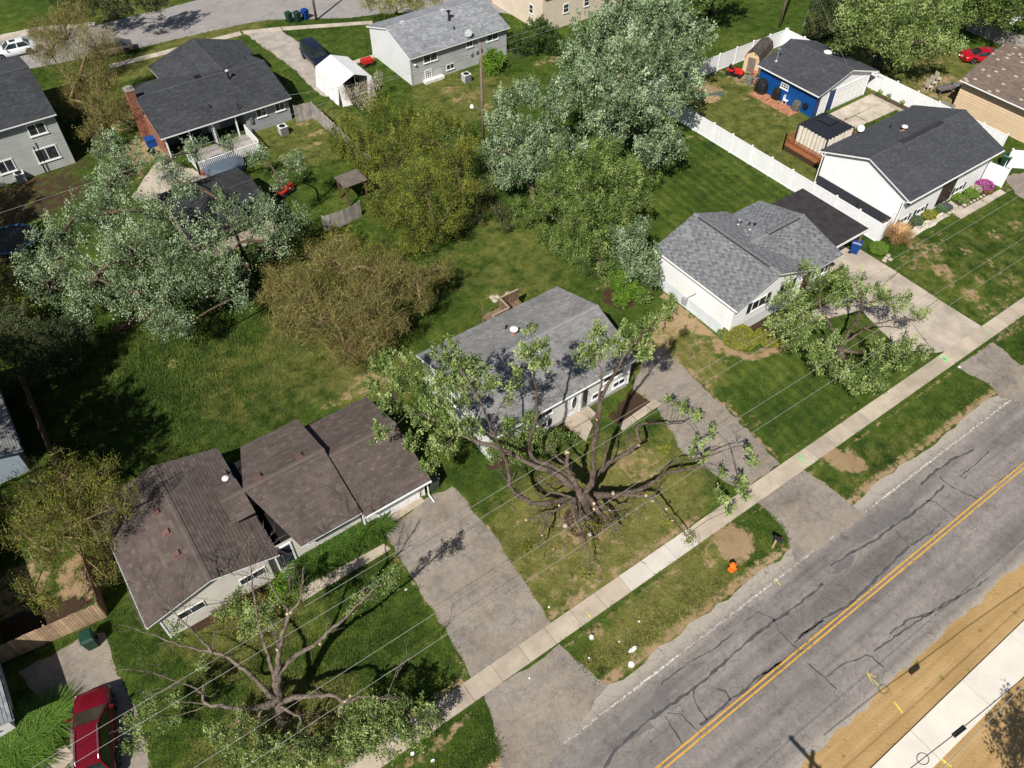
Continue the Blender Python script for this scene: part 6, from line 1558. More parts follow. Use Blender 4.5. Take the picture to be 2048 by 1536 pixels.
# --- shrubs near the houses
def ball_bush(px, py, r, rz, leaf, label, nlv=3600, size=.075, name='clipped_bush'):
    p = np.array(P(px, py)); t = empty(name, tuple(p), label, 'shrub')
    d = RNG.normal(size=(nlv, 3)); d /= np.linalg.norm(d, axis=1)[:, None]; d = d[d[:, 2] > -.35]
    k = RNG.uniform(.90, 1.05, len(d)) * (1 + .06 * np.sin(d[:, 0] * 7 + d[:, 1] * 5))
    pos = p + np.array([0, 0, rz * .8]) + d * k[:, None] * np.array([r, r, rz])
    pos = pos[pos[:, 2] > .03]
    obj('stem', MB().lathe(tuple(p), [(r * .45, 0), (r * .8, rz * .6), (r * .8, rz * 1.1), (r * .4, rz * 1.6)], 10), BARKD, t)
    np_mesh('foliage', leaf_quads(pos, size, .6), 4, leaf, t, np.clip(RNG.normal(.5, .25, len(pos)), 0, 1))
    return t
ball_bush(1476, 688, 1.12, .75, L_YEL, 'larger clipped round yellow-green bush at the white house corner', 9000)
ball_bush(1535, 684, .95, .65, L_YEL, 'smaller clipped round yellow-green bush under the spreading lopped tree', 7000)
ball_bush(1448, 676, .55, .45, L_GRN, 'low dark green bush tucked against the white gable corner', 2500); ball_bush(1500, 690, .5, .4, L_GRN, 'small green bush between the two round yellow bushes', 2000)
ball_bush(1754, 505, .72, .5, L_BRT, 'round bright green bush beside the carport drive', 4500)
ball_bush(1830, 448, .55, .4, leaf_mat('blue_green_leaf', (.03, .06, .025), (.07, .13, .06), (.14, .22, .10)), 'small round blue-green bush in the pebble bed', 2600)
def grass_clump(px, py, r, hgt, leaf, label, k=900, name='ornamental_grass', bend=.5, wd=.012):
    p = np.array(P(px, py)); t = empty(name, tuple(p), label, 'grass clump')
    V = []
    for i in range(k):
        a = RNG.random() * 2 * math.pi; rr = RNG.random() ** .5 * r * .45
        s = p + np.array([math.cos(a) * rr, math.sin(a) * rr, 0]); o = np.array([math.cos(a), math.sin(a), 0]) * r * RNG.uniform(.2, 1) * bend * 2
        h_ = hgt * RNG.uniform(.6, 1.1)
        m_ = s + o * .35 + np.array([0, 0, h_ * .7]); e = s + o + np.array([0, 0, h_ * RNG.uniform(.75, 1)])
        w_ = np.array([-math.sin(a), math.cos(a), 0]) * wd
        V += [s - w_, s + w_, m_ + w_, m_ - w_, m_ - w_, m_ + w_, e + w_ * .3, e - w_ * .3]
    np_mesh('blades', np.array(V), 4, leaf, t, np.clip(np.repeat(RNG.normal(.5, .25, k), 2), 0, 1))
    return t
STRAW = leaf_mat('straw_blade', (.28, .15, .06), (.48, .30, .14), (.66, .46, .25))
grass_clump(1790, 482, 1.15, 1.35, STRAW, 'tall tawny ornamental grass at the vinyl fence end', 1500)
GBLD = leaf_mat('green_blade', (.04, .09, .012), (.085, .17, .022), (.16, .26, .04))
for px, py, w_ in ((30, 1478, 'at the left house gable'), (70, 1462, 'between the left house and red car'), (100, 1440, 'nearest the red car'), (20, 1520, 'under the left house window'), (60, 1510, 'beside the tan front path')):
    grass_clump(px, py, 1.0, .55, GBLD, 'arching green daylily clump ' + w_, 900, 'daylily_clump', .8, .016)
DAY = leaf_mat('lily_blade', (.025, .06, .008), (.055, .115, .014), (.11, .19, .03))
for i, (px, py) in enumerate(((632, 1118), (655, 1105), (680, 1092), (702, 1082), (722, 1072), (742, 1062), (758, 1055), (640, 1135), (612, 1128))):
    grass_clump(px, py, .75, .55, DAY, 'dark green lily clump in the bed below the long window', 380, 'lily_clump', .7, .02)['group'] = 'lily clumps below the long window'
T((575, 1180), 'leafy bush beside the brown house\'s stoop', [(570, 1165, 1.0, .7), (590, 1180, .8, .6), (560, 1190, .8, .6), (580, 1150, 1.2, .5)], L_BRT, name='bush', cat='shrub', fork=.2, tr=.04, per=34, nl=40, size=.12, spray=.4)
T((490, 1235), 'dry reddish bed plants under the gable windows', [(470, 1215, .4, .8, .35), (510, 1200, .5, .7, .35), (440, 1230, .4, .6, .3), (530, 1220, .4, .7, .3), (490, 1245, .3, .8, .25)], leaf_mat('bed_leaf', (.07, .05, .012), (.15, .13, .03), (.26, .22, .07)), name='bed_plants', cat='shrub', fork=.1, tr=.03, per=40, nl=30, size=.12, spray=.35)
T((1172, 868), 'small green foundation shrub by the grey house steps', [(1120, 870, .5, .5), (1150, 880, .4, .35)], L_GRN, name='bush', cat='shrub', fork=.1, tr=.03, per=44, nl=34, size=.11, spray=.35)
# flower bed of the charcoal-roofed house
for (px, py, r_), lf, lb in (((1966, 377, .75), leaf_mat('magenta_flower', (.16, .02, .12), (.40, .06, .30), (.62, .18, .5)), 'magenta flowering mound beside the entrance walk'), ((1940, 392, .6), L_BRT, 'green leafy mound in the walk-side bed'), ((1925, 405, .5), L_GRN, 'darker green mound near the doormat'), ((1950, 382, .5), leaf_mat('blossom', (.09, .10, .03), (.35, .30, .22), (.72, .66, .55)), 'white flowering mound behind the magenta one'), ((1912, 398, .5), L_BRT, 'leafy plants below the entrance'), ((1975, 386, .35), leaf_mat('rust_leaf', (.06, .03, .012), (.16, .085, .03), (.28, .16, .06)), 'rusty little mound at the bed end'), ((1882, 420, .4), leaf_mat('blue_green_leaf', (.03, .06, .025), (.07, .13, .06), (.14, .22, .10)), 'blue-green spiky plant beside the step'), ((1855, 435, .6), L_YEL, 'yellow-green plants in the pebble bed')):
    ball_bush(px, py, r_, r_ * .55, lf, lb, 1500, .11, 'flower_mound')
# ------------------------------------------------------------------ fences
def vinyl_fence(pts, label, h=1.8, step=2.44):
    root = empty('vinyl_fence', (pts[0][0], pts[0][1], 0), label, 'fence')
    first = True
    for (xa, ya), (xb, yb) in zip(pts[:-1], pts[1:]):
        a, b = Vector((xa, ya, 0)), Vector((xb, yb, 0)); L = (b - a).length; k = max(1, round(L / step)); u = (b - a).normalized(); s = Vector((-u.y, u.x, 0))
        for i in range(k + 1):
            p = a + u * (L * i / k)
            if i == 0 and not first: continue
            po = obj('post', MB().obox(p + Vector((0, 0, h / 2 + .04)), u * .065, s * .065, Vector((0, 0, h / 2 + .04))), VINYL, root)
            obj('post_cap', MB().lathe(p + Vector((0, 0, h + .08)), [(.115, 0), (.115, .03), (.02, .1)], 4), VINYL, po)
        first = False
        for i in range(k):
            p, q = a + u * (L * i / k + .07), a + u * (L * (i + 1) / k - .07)
            mb = MB(); n = 8
            for j in range(n):
                c0 = p.lerp(q, (j + .5) / n); wv = (q - p).length / n / 2 - .004
                mb.obox(c0 + Vector((0, 0, h / 2)), u * wv, s * (.012 + .002 * (j % 2)), Vector((0, 0, h / 2 - .08)), random.random())
            obj('panel', mb, VINYL, root)
            obj('rail', MB().bar(p + Vector((0, 0, h - .06)), q + Vector((0, 0, h - .06)), .055, .13), VINYL, root); obj('rail', MB().bar(p + Vector((0, 0, .1)), q + Vector((0, 0, .1)), .055, .13), VINYL, root)
    return root
vinyl_fence([(54.6, 53.6), (54.65, 25.25)], 'long white vinyl fence between the mown back lawn and the charcoal-roofed house')
vinyl_fence([(54.85, 25.25), (56.6, 25.6)], 'short white vinyl fence return beside the tawny ornamental grass')
vinyl_fence([(54.9, 53.65), (75.1, 53.65)], 'white vinyl fence behind the shed and riding mower')
vinyl_fence([(75.2, 53.5), (75.0, 27.2)], 'white vinyl fence between the garage court and the tan house')
a, b = P(1981, 324, 1.8), P(2020, 339, 1.8); vinyl_fence([(a.x, a.y), (b.x, b.y)], 'single closed white vinyl gate panel beside the entrance walk')
a, b = P(2026, 300, 1.8), P(2075, 303, 1.8); vinyl_fence([(a.x, a.y), (b.x, b.y)], 'white vinyl gate panel standing open beside the green bin')

def board_fence(pts, mt, label, h=1.75, bw=.145, single=False, step=2.4, rails=True, name='board_fence'):
    root = empty(name, (pts[0][0], pts[0][1], 0), label, 'fence')
    for (xa, ya), (xb, yb) in zip(pts[:-1], pts[1:]):
        a, b = Vector((xa, ya, 0)), Vector((xb, yb, 0)); L = (b - a).length; u = (b - a).normalized(); s = Vector((-u.y, u.x, 0)); k = max(1, round(L / step))
        for i in range(k + 1):
            p = a + u * (L * i / k) + s * .07; obj('post', MB().obox(p + Vector((0, 0, h / 2)), u * .045, s * .045, Vector((0, 0, h / 2))), mt, root)
        for i in range(k):
            p, q = a + u * (L * i / k), a + u * (L * (i + 1) / k)
            n = max(2, int((q - p).length / bw))
            for j in range(n):
                c0 = p.lerp(q, (j + .5) / n); hh = h * random.uniform(.97, 1.02)
                obj('board', MB().obox(c0 + Vector((0, 0, hh / 2)), u * (L / k / n / 2 - .006), s * .011, Vector((0, 0, hh / 2 - .02)), random.random()), mt, root)
            for z in (.35, h - .3): obj('rail', MB().bar(p + s * .04 + Vector((0, 0, z)), q + s * .04 + Vector((0, 0, z)), .04, .09), mt, root)
    return root
GWOOD = mat('silvered_wood', (.30, .275, .25), .9, .2, 1.5, bumps=.3, tone=.25); TWOOD = mat('tan_fence_wood', (.42, .29, .18), .85, .18, 1.5, bumps=.3, tone=.3); BWOOD = mat('brown_fence_wood', (.17, .10, .065), .85, .2, 1.5, tone=.25)
board_fence([(24.2, 70.0), (25.9, 69.7), (25.9, 58.0)], GWOOD, 'weathered grey board fence from the grey stucco house round its back lawn')
board_fence([(-11.8, 29.45), (-6.55, 28.85)], TWOOD, 'tan board fence closing the side yard behind the dark green bin', 1.6)
board_fence([(-6.45, 28.95), (-6.3, 32.5), (-5.9, 40.5), (-5.8, 50.5)], BWOOD, 'dark brown board fence along the shaded left lot line', 1.75)
a, b, c = P(650, 462), P(690, 450), P(724, 432); board_fence([(a.x, a.y), (b.x, b.y), (c.x, c.y)], GWOOD, 'leaning old grey board fence beneath the olive tree', 1.5)
a, b = P(1930, 60), P(2080, 122); board_fence([(a.x, a.y), (b.x, b.y)], GWOOD, 'grey board fence behind the red sports car', 1.7, .3)
a, b = P(1876, 222), P(1900, 232); board_fence([(a.x, a.y), (b.x, b.y)], GWOOD, 'short grey board fence beside the tan house', 1.2)
a, b = P(232, 667), P(345, 612); board_fence([(a.x, a.y), (b.x, b.y)], BWOOD, 'rusty brown low fence under the broad silver-green tree', .7)
# chain-link
def chain_link(pts, label, h=1.2):
    root = empty('chain_link_fence', (pts[0][0], pts[0][1], 0), label, 'fence')
    for (xa, ya), (xb, yb) in zip(pts[:-1], pts[1:]):
        a, b = Vector((xa, ya, 0)), Vector((xb, yb, 0)); L = (b - a).length; u = (b - a).normalized(); k = max(1, round(L / 2.6))
        for i in range(k + 1): obj('post', MB().lathe(a + u * (L * i / k), [(.03, 0), (.03, h + .05)], 6), METAL, root)
        obj('top_rail', MB().tube([a + Vector((0, 0, h)), b + Vector((0, 0, h))], .022, 6), METAL, root)
        mb = MB(); n = int(L / .22)
        for j in range(n):
            p = a + u * (L * j / n)
            mb.bar(p + Vector((0, 0, .05)), p + u * min(h, L - L * j / n) + Vector((0, 0, .05 + min(h, L - L * j / n))), .006, .006); mb.bar(p + Vector((0, 0, h)), p + u * min(h, L - L * j / n) + Vector((0, 0, h - min(h, L - L * j / n))), .006, .006)
        obj('mesh', mb, METAL, root, kind='stuff')
a, b, c = P(1015, 122), P(1065, 110), P(1130, 102); chain_link([(a.x, a.y), (b.x, b.y), (c.x, c.y)], 'low chain-link fence beside the rounded dark bush')
a, b = P(1603, 62), P(1612, 40); chain_link([(a.x, a.y), (b.x, b.y)], 'bit of chain-link fence beyond the white fence corner')

# ------------------------------------------------------------------ vehicles (local axes: x forward)
def paint(name, col): return mat(name, col, .22, .04, 2, spec=.6)
def pane_quad(mb, pts, off=.012):
    p = [Vector(q) for q in pts]; n = (p[1] - p[0]).cross(p[3] - p[0]).normalized()
    c = sum(p, Vector()) / 4
    if n.dot(c - Vector((c.x * .6, 0, .7))) < 0: n = -n
    mb.poly([q + n * off for q in p])
def vehicle(name, label, cat, loc, head, L, W, H, mt, st, cab, rails=False, wheel_r=.33, panes=2, sunroof=False):
    """st: stations (x/L from rear 0..1, half width factor, shoulder z, deck z); cab: (x rear base, rear top, front top, front base, belt z, top half width)"""
    root = empty(name, loc, label, cat, rz=head)
    mb = MB(); rings = []
    for fx, fw, zs, zt in st:
        x = (fx - .5) * L; hw = W / 2 * fw
        pr_ = [(hw * .90, .22), (hw * .985, .34), (hw, zs * .62), (hw * .975, zs * .88), (hw * .90, zs), (hw * .80, zt - .01), (hw * .45, zt + .018), (0, zt + .03)]
        rings.append([(x, y, z) for y, z in pr_] + [(x, -y, z) for y, z in pr_[-2::-1]])
    n = len(rings[0]); vs = [p for r in rings for p in r]
    fs = [(i * n + k, i * n + k + 1, (i + 1) * n + k + 1, (i + 1) * n + k) for i in range(len(rings) - 1) for k in range(n - 1)]
    fs += [(i * n + n - 1, i * n, (i + 1) * n, (i + 1) * n + n - 1) for i in range(len(rings) - 1)]
    fs += [tuple(range(n)), tuple((len(rings) - 1) * n + k for k in range(n - 1, -1, -1))]
    body = obj('body', mb.add(vs, fs), mt, root, local=True, smooth=True)
    xr, xrt, xft, xf, zb, twf = cab
    xr, xrt, xft, xf = [(q - .5) * L for q in (xr, xrt, xft, xf)]
    bw, tw = W / 2 * .90, W / 2 * twf
    zt = H
    B = [(xr, bw * .96, zb), (xf, bw * .94, zb), (xf, -bw * .94, zb), (xr, -bw * .96, zb)]; Tt = [(xrt, tw * .97, zt - .05), (xft, tw * .96, zt - .04), (xft, -tw * .96, zt - .04), (xrt, -tw * .97, zt - .05)]
    obj('cabin', MB().add(B + Tt, [(0, 1, 5, 4), (1, 2, 6, 5), (2, 3, 7, 6), (3, 0, 4, 7)]), mt, body, local=True)
    # crowned roof panel
    mb = MB(); xs = np.linspace(xrt, xft, 6); ys = np.linspace(-1, 1, 7); g = []
    for i, x in enumerate(xs):
        e = 1 - abs(2 * i / 5 - 1) ** 3
        for y in ys: g.append((x, y * tw * .97, zt - .05 + .05 * e * (1 - abs(y) ** 3) + .015))
    obj('roof', mb.add(g, [(i * 7 + k, (i + 1) * 7 + k, (i + 1) * 7 + k + 1, i * 7 + k + 1) for i in range(5) for k in range(6)]), mt, root, local=True, smooth=True)
    CG = glass_mat('car_glass', (.012, .016, .016), .05)
    lerp = lambda a, b_, t: tuple(a[i] + (b_[i] - a[i]) * t for i in range(3))
    def pane(nm, a, b_, c, d, m0=.06, m1=.06, off=.014):
        A, Bq = lerp(lerp(a, b_, m0), lerp(d, c, m0), .06), lerp(lerp(b_, a, m1), lerp(c, d, m1), .06); Cq, D = lerp(lerp(c, d, m1), lerp(b_, a, m1), .07), lerp(lerp(d, c, m0), lerp(a, b_, m0), .07)
        q = MB(); pane_quad(q, [A, Bq, Cq, D], off); obj(nm, q, CG, root, local=True)
    pane('windshield', B[1], B[2], Tt[2], Tt[1]); pane('rear_window', B[3], B[0], Tt[0], Tt[3])
    for (b0, b1, t1, t0) in ((B[0], B[1], Tt[1], Tt[0]), (B[2], B[3], Tt[3], Tt[2])):
        for k in range(panes):
            u0, u1 = k / panes, (k + 1) / panes
            pane('side_window', lerp(b0, b1, u0), lerp(b0, b1, u1), lerp(t0, t1, u1), lerp(t0, t1, u0), .05, .05)
    if sunroof: obj('sunroof', MB().box(xft - .75, xft - .15, -tw * .5, tw * .5, zt + .012, zt + .03), CG, root, local=True)
    rimm = mat('alloy_rim', (.5, .5, .52), .3, .1, metal=.7)
    for fx in (.19, .81):
        for s in (-1, 1):
            c = ((fx - .5) * L, s * (W / 2 - .06), wheel_r)
            w_ = obj('wheel', MB().lathe(c, [(wheel_r * .6, -.10), (wheel_r, -.09), (wheel_r, .07), (wheel_r * .62, .09)], 18, axis=(0, s, 0)), RUBBER, root, local=True)
            obj('rim', MB().lathe(c, [(wheel_r * .62, .05), (wheel_r * .6, .095), (wheel_r * .2, .075)], 12, axis=(0, s, 0)), rimm, w_, local=True)
            obj('wheel_arch', MB().lathe(((fx - .5) * L, s * (W / 2 - .10), wheel_r + .02), [(wheel_r * 1.18, -.08), (wheel_r * 1.18, .095)], 18, axis=(0, s, 0)), BLACK, body, local=True)
    zs0, zs1 = st[-1][2], st[0][2]
    for s in (-1, 1):
        obj('headlight', MB().obox((L / 2 - .12, s * W * .36, zs0 * .86), (.10, 0, 0), (-.02 * s, W * .08, 0), (0, 0, .07)), mat('headlight', (.75, .77, .78), .1, .05, spec=.8), root, local=True)
        obj('taillight', MB().obox((-L / 2 + .07, s * W * .40, zs1 * .86), (.08, 0, 0), (0, W * .06, 0), (0, 0, .10)), mat('taillight', (.35, .01, .012), .2, .05), root, local=True)
        obj('mirror', MB().obox((xf - .28, s * (W / 2 + .06), zb + .06), (.06, 0, 0), (0, .09, 0), (0, 0, .06)), mt, root, local=True)
        if rails: obj('roof_rail', MB().tube([(xrt + .15, s * tw * .82, zt - .02), (xrt + .3, s * tw * .84, zt + .06), (xft - .3, s * tw * .84, zt + .06), (xft - .12, s * tw * .82, zt - .02)], .028, 6), mat('chrome_rail', (.7, .7, .72), .15, .03, metal=.9), root, local=True)
    obj('grille', MB().obox((L / 2 - .02, 0, zs0 * .72), (.03, 0, 0), (0, W * .24, 0), (0, 0, .09)), BLACK, root, local=True)
    for e in (-1, 1): obj('number_plate', MB().obox((e * (L / 2 + .012), 0, .5), (.01, 0, 0), (0, .16, 0), (0, 0, .08)), WHITE, root, local=True)
    return root
SUVS = [(0, .80, .80, .82), (.02, .90, .95, 1.0), (.06, .96, .98, 1.04), (.3, 1, .98, 1.02), (.62, 1, .97, 1.02), (.68, .99, .96, 1.02), (.80, .98, .92, .99), (.92, .94, .86, .92), (.975, .86, .78, .82), (1, .72, .66, .66)]
SEDS = [(0, .80, .74, .78), (.02, .90, .82, .90), (.06, .95, .88, .96), (.18, .98, .92, .99), (.35, 1, .92, .96), (.62, 1, .91, .94), (.72, .99, .89, .93), (.86, .96, .82, .86), (.96, .88, .72, .74), (1, .74, .60, .60)]
q = P(188, 1468, .7)
vehicle('suv', 'dark red SUV with chrome roof rails parked by the left house', 'car', (q.x, q.y, .01), R(76), 4.65, 1.86, 1.72, paint('red_paint', (.13, .004, .011)), SUVS, (.03, .10, .53, .76, 1.0, .66), rails=True, wheel_r=.36, panes=3)
vehicle('minivan', 'navy blue van parked nose-in to the white tent', 'van', (31.4, 80.1, .02), R(-91), 5.0, 1.95, 1.8, paint('navy_paint', (.010, .014, .035)), SUVS, (.02, .07, .60, .76, 1.0, .68), wheel_r=.35, panes=3)
a, b = P(160, 118), P(262, 97); hd = math.atan2(a.y - b.y, a.x - b.x)
q = P(222, 99, .5); vehicle('sedan', 'beige sedan parked on the rear street behind the tawny tree', 'car', (q.x, q.y, .01), hd, 4.6, 1.8, 1.42, mat('beige_metallic', (.30, .255, .19), .3, .05, metal=.4, spec=.6), SEDS, (.10, .24, .56, .72, .92, .62))
q = P(28, 100, .5); vehicle('sedan', 'white car with sunroof parked on the rear street', 'car', (q.x, q.y, .01), hd + R(4), 4.6, 1.8, 1.45, paint('white_car', (.72, .74, .76)), SEDS, (.10, .24, .56, .72, .92, .62), sunroof=True)
a, b = P(1925, 112), P(2015, 118); q = P(1970, 113, .4); vehicle('sports_car', 'low red sports car on the grass behind the tan house', 'car', (q.x, q.y, .0), math.atan2(b.y - a.y, b.x - a.x) + R(8), 5.0, 2.05, 1.2, paint('bright_red_paint', (.38, .006, .012)), [(a_, b_, c * .84, d * .84) for a_, b_, c, d in SEDS], (.16, .36, .58, .76, .78, .58), panes=1)

# ------------------------------------------------------------------ poles and wires
PWOOD = bark_mat('pole_wood', (.11, .08, .06), (.26, .20, .155))
WIRE = mat('aluminium_wire', (.33, .32, .30), .5, .1); WIREB = mat('black_wire', (.03, .03, .03), .6)
def pole(px_or_xy, h, label, lamp=False, arm=True, r=.15):
    x, y = px_or_xy
    root = empty('utility_pole', (x, y, 0), label, 'utility pole')
    obj('shaft', MB().lathe((x, y, -.1), [(r, 0), (r * .9, h * .4), (r * .7, h + .1)], 10), PWOOD, root, smooth=True)
    if arm: obj('crossarm', MB().bar((x, y - 1.4, h - .5), (x, y + 1.4, h - .5), .12, .14), PWOOD, root)
    if arm:
        for d in (-1.2, -.5, .5, 1.2): obj('insulator', MB().lathe((x, y + d, h - .44), [(.03, 0), (.06, .04), (.03, .09), (.05, .13), (.02, .18)], 8), mat('porcelain', (.25, .22, .2), .2), root)
    if lamp:
        a_ = obj('lamp_arm', MB().tube([(x, y, h * .36), (x - .7, y + .5, h * .36 + .5)], .03, 6), METAL, root); obj('lamp_head', MB().lathe((x - .75, y + .54, h * .36 + .35), [(.05, .25), (.16, .12), (.2, -.05), (.03, -.1)], 10), WHITE, a_)
    return root
pole((36.7, 56.1), 9.8, 'weathered utility pole with small lamp in the back-yard easement', lamp=True, arm=False)
pole((78.3, 56.9), 9.8, 'weathered utility pole behind the corner of the white fence', arm=False)
q = P(633, 40); pole((q.x, q.y), 8.5, 'wooden pole at the rear street kerb beside the blue bin', arm=False)
def wire(name, pts, label, sag=.25, r=.011, mt=None, group=None):
    path = []
    for a, b in zip(pts[:-1], pts[1:]):
        a, b = Vector(a), Vector(b)
        for k in range(16):
            t = k / 16; path.append(a.lerp(b, t) - Vector((0, 0, sag * 4 * t * (1 - t))))
    path.append(Vector(pts[-1]))
    return obj(name, MB().tube(path, r, 4), mt or WIRE, label=label, cat='wire', group=group)
for y, lb in ((19.15, 'thin overhead wire crossing above the pruned giant'), (18.35, 'second thin overhead wire beside the one above the giant'), (15.4, 'thick overhead wire above the inner edge of the sidewalk'), (14.25, 'thick overhead wire right above the sidewalk')):
    wire('overhead_wire', [(-40, y, 7.4), (24, y, 7.4), (100, y, 7.4)], lb, .3, .010)
# the line on the far side of the road, its poles stand outside the picture
p1 = pole((11.9, -3.0), 9.5, 'roadside utility pole with crossarm on graded soil beyond the new walk'); pole((-34, -3.0), 9.5, 'roadside utility pole farther down the far side of the road')
pole((58, -3.0), 9.5, 'roadside utility pole farther up the far side of the road')
for d in (-1.2, 1.2): wire('overhead_wire', [(-34, -3 + d, 9.2), (11.9, -3 + d, 9.2), (58, -3 + d, 9.2)], 'overhead wire on the far-side pole line, ' + ('outer' if d < 0 else 'road-side') + ' end of the crossarm', .5, .014)
cb = [P(1700, 1640, 6.0), P(1820, 1537, 6), P(1922, 1458, 6), P(2048, 1355, 6), P(2200, 1240, 6)]
obj('aerial_cable', MB().tube([tuple(p) for p in cb], .02, 5), WIREB, label='black aerial cable strung over the new concrete walk', cat='cable')
bx = P(1920, 1461, 6.0); u = (cb[3] - cb[1]).normalized()
obj('splice_closure', MB().obox(bx - Vector((0, 0, .1)), u * .32, Vector((-u.y, u.x, 0)) * .1, Vector((0, 0, .1))), BLACK, label='black splice box hanging on the aerial cable', cat='cable box')
lp = P(1846, 1517, 6.0); obj('cable_loop', MB().tube([lp + u * .22 * math.cos(a) * 1.2 + Vector((0, 0, -.02)) + Vector((-u.y, u.x, 0)) * .22 * math.sin(a) for a in np.linspace(0, 2 * math.pi, 17)], .018, 4, cap=False), WIREB, label='round cable storage loop on the aerial cable', cat='cable box')
for pts, lb in (([(36.7, 56.1, 9.5), (78.3, 56.9, 9.5)], 'wire between the two back-yard poles'), ([(36.7, 56.1, 9.0), (78.3, 56.9, 9.0)], 'lower wire between the two back-yard poles'), ([(-30, 55.5, 9.2), (36.7, 56.1, 9.3)], 'wire from the lamp pole over the silver-green trees'), ([(36.7, 56.1, 8.8), (24.1, 70.6, 2.6)], 'service drop from the lamp pole to the grey stucco house'), ([(36.7, 56.1, 8.9), (45.2, 69.6, 3.6)], 'service drop from the lamp pole to the grey clapboard house'), ([(78.3, 56.9, 9), (69.8, 41.4, 3.5)], 'service drop to the blue garage gable')):
    wire('service_wire', pts, lb, .35, .009)

# ------------------------------------------------------------------ bins
def bin_(loc, rz, mt, label, s=1.0, lidm=None):
    root = empty('wheeled_bin', (*loc, 0), label, 'bin', rz=rz)
    w0, w1, d0, d1, h = .24 * s, .30 * s, .26 * s, .34 * s, 1.0 * s
    b_ = [(-w0, -d0, .06), (w0, -d0, .06), (w0, d0, .06), (-w0, d0, .06)]; t_ = [(-w1, -d1, h), (w1, -d1, h), (w1, d1, h), (-w1, d1, h)]
    obj('body', MB().add(b_ + t_, [(3, 2, 1, 0), (4, 5, 6, 7), (0, 1, 5, 4), (1, 2, 6, 5), (2, 3, 7, 6), (3, 0, 4, 7)]), mt, root, local=True)
    obj('lid', MB().add([(-w1 - .03, -d1 - .04, h), (w1 + .03, -d1 - .04, h), (w1 + .03, d1 + .03, h + .02), (-w1 - .03, d1 + .03, h + .02), (-w1 * .8, -d1 * .8, h + .10), (w1 * .8, -d1 * .8, h + .10), (w1 * .8, d1 * .8, h + .12), (-w1 * .8, d1 * .8, h + .12)], [(3, 2, 1, 0), (4, 5, 6, 7), (0, 1, 5, 4), (1, 2, 6, 5), (2, 3, 7, 6), (3, 0, 4, 7)]), lidm or mt, root, local=True)
    obj('handle', MB().tube([(-w1 * .8, d1 + .09, h - .04), (w1 * .8, d1 + .09, h - .04)], .018, 6), mt, root, local=True)
    for sx in (-1, 1): obj('wheel', MB().lathe((sx * (w0 + .02), d0 + .02, .13), [(.13, -.03), (.13, .03)], 14, axis=(1, 0, 0)), RUBBER, root, local=True)
    return root
BGR = mat('green_bin', (.012, .045, .03), .45, .1); BBL = mat('blue_bin', (.006, .045, .22), .4, .1)
for px, py, mt_, rz, lb in ((580, 44, BGR, .2, 'dark green wheeled bin at the rear kerb, farther from the blue one'), (597, 43, BGR, .2, 'dark green wheeled bin at the rear kerb, next to the blue one'), (612, 38, BBL, .3, 'blue wheeled bin at the rear kerb beside the wooden pole'), (187, 1290, BGR, -.1, 'dark green wheeled bin in front of the tan board fence'), (1707, 505, BBL, .5, 'blue wheeled bin under the carport'), (2006, 332, BGR, .3, 'dark green wheeled bin behind the vinyl gate'), (866, 975, mat('olive_bin', (.06, .075, .055), .6), .1, 'olive-grey wheeled bin at the brown house garage corner')):
    q = P(px, py); bin_((q.x, q.y), rz, mt_, lb, 1.05)
q = P(1073, 40); bin_((q.x, q.y), .2, BGR, 'dark green wheeled bin at the cream stucco house')

# ------------------------------------------------------------------ street furniture
q = P(1462, 1140); HYD = mat('orange_hydrant', (.75, .16, .015), .45, .1)
hy = empty('fire_hydrant', tuple(q), 'bright orange fire hydrant on the grass strip', 'fire hydrant')
obj('barrel', MB().lathe(q, [(.20, 0), (.20, .06), (.145, .08), (.145, .50), (.20, .52), (.20, .58), (.17, .62), (.10, .72), (.04, .76), (.04, .82)], 14), HYD, hy, smooth=False)
for d, r_ in (((1, 0, 0), .075), ((-1, 0, 0), .075), ((0, -1, 0), .10)): obj('nozzle', MB().lathe(q + Vector((0, 0, .42)), [(r_, .1), (r_, .22), (r_ * 1.15, .22), (r_ * 1.15, .27)], 10, axis=d), HYD, hy)
q = P(1545, 1096); mbx = empty('mailbox', tuple(q), 'black mailbox on a wooden post near the driveway apron', 'mailbox')
obj('post', MB().box(q.x - .05, q.x + .05, q.y - .05, q.y + .05, 0, 1.0), TWOOD, mbx)
ax = Vector((.25, -.97, 0)).normalized(); sd = Vector((-ax.y, ax.x, 0)); c0 = q + Vector((0, 0, 1.0))
pr_ = [(-.09, 0), (.09, 0), (.09, .12), (.065, .18), (0, .205), (-.065, .18), (-.09, .12)]
f0 = [c0 - ax * .18 + sd * a + Vector((0, 0, b)) for a, b in pr_]; f1 = [p + ax * .55 for p in f0]
obj('box', MB().add(f0 + f1, [tuple(range(7)), tuple(range(13, 6, -1))] + [(i, i + 7, (i + 1) % 7 + 7, (i + 1) % 7) for i in range(7)]), mat('mailbox_black', (.02, .022, .028), .3), mbx)
obj('door', MB().add([p + ax * .012 for p in f1], [tuple(range(7))]).box(c0.x - .02, c0.x + .02, c0.y, c0.y + .01, c0.z, c0.z + .01), METAL, mbx); obj('flag', MB().obox(c0 + sd * .1 + ax * .1 + Vector((0, 0, .12)), ax * .02, sd * .008, Vector((0, 0, .1))), mat('flag_red', (.4, .02, .02), .5), mbx)
q = P(1183, 1275); t_ = empty('reflector_post', tuple(q), 'white dome-topped service marker in the grass strip', 'marker'); obj('dome', MB().lathe(q, [(.10, 0), (.12, .12), (.09, .2), (.02, .24)], 12), WHITE, t_); obj('collar', MB().lathe(q, [(.16, 0), (.14, .04)], 12), CBLK, t_)
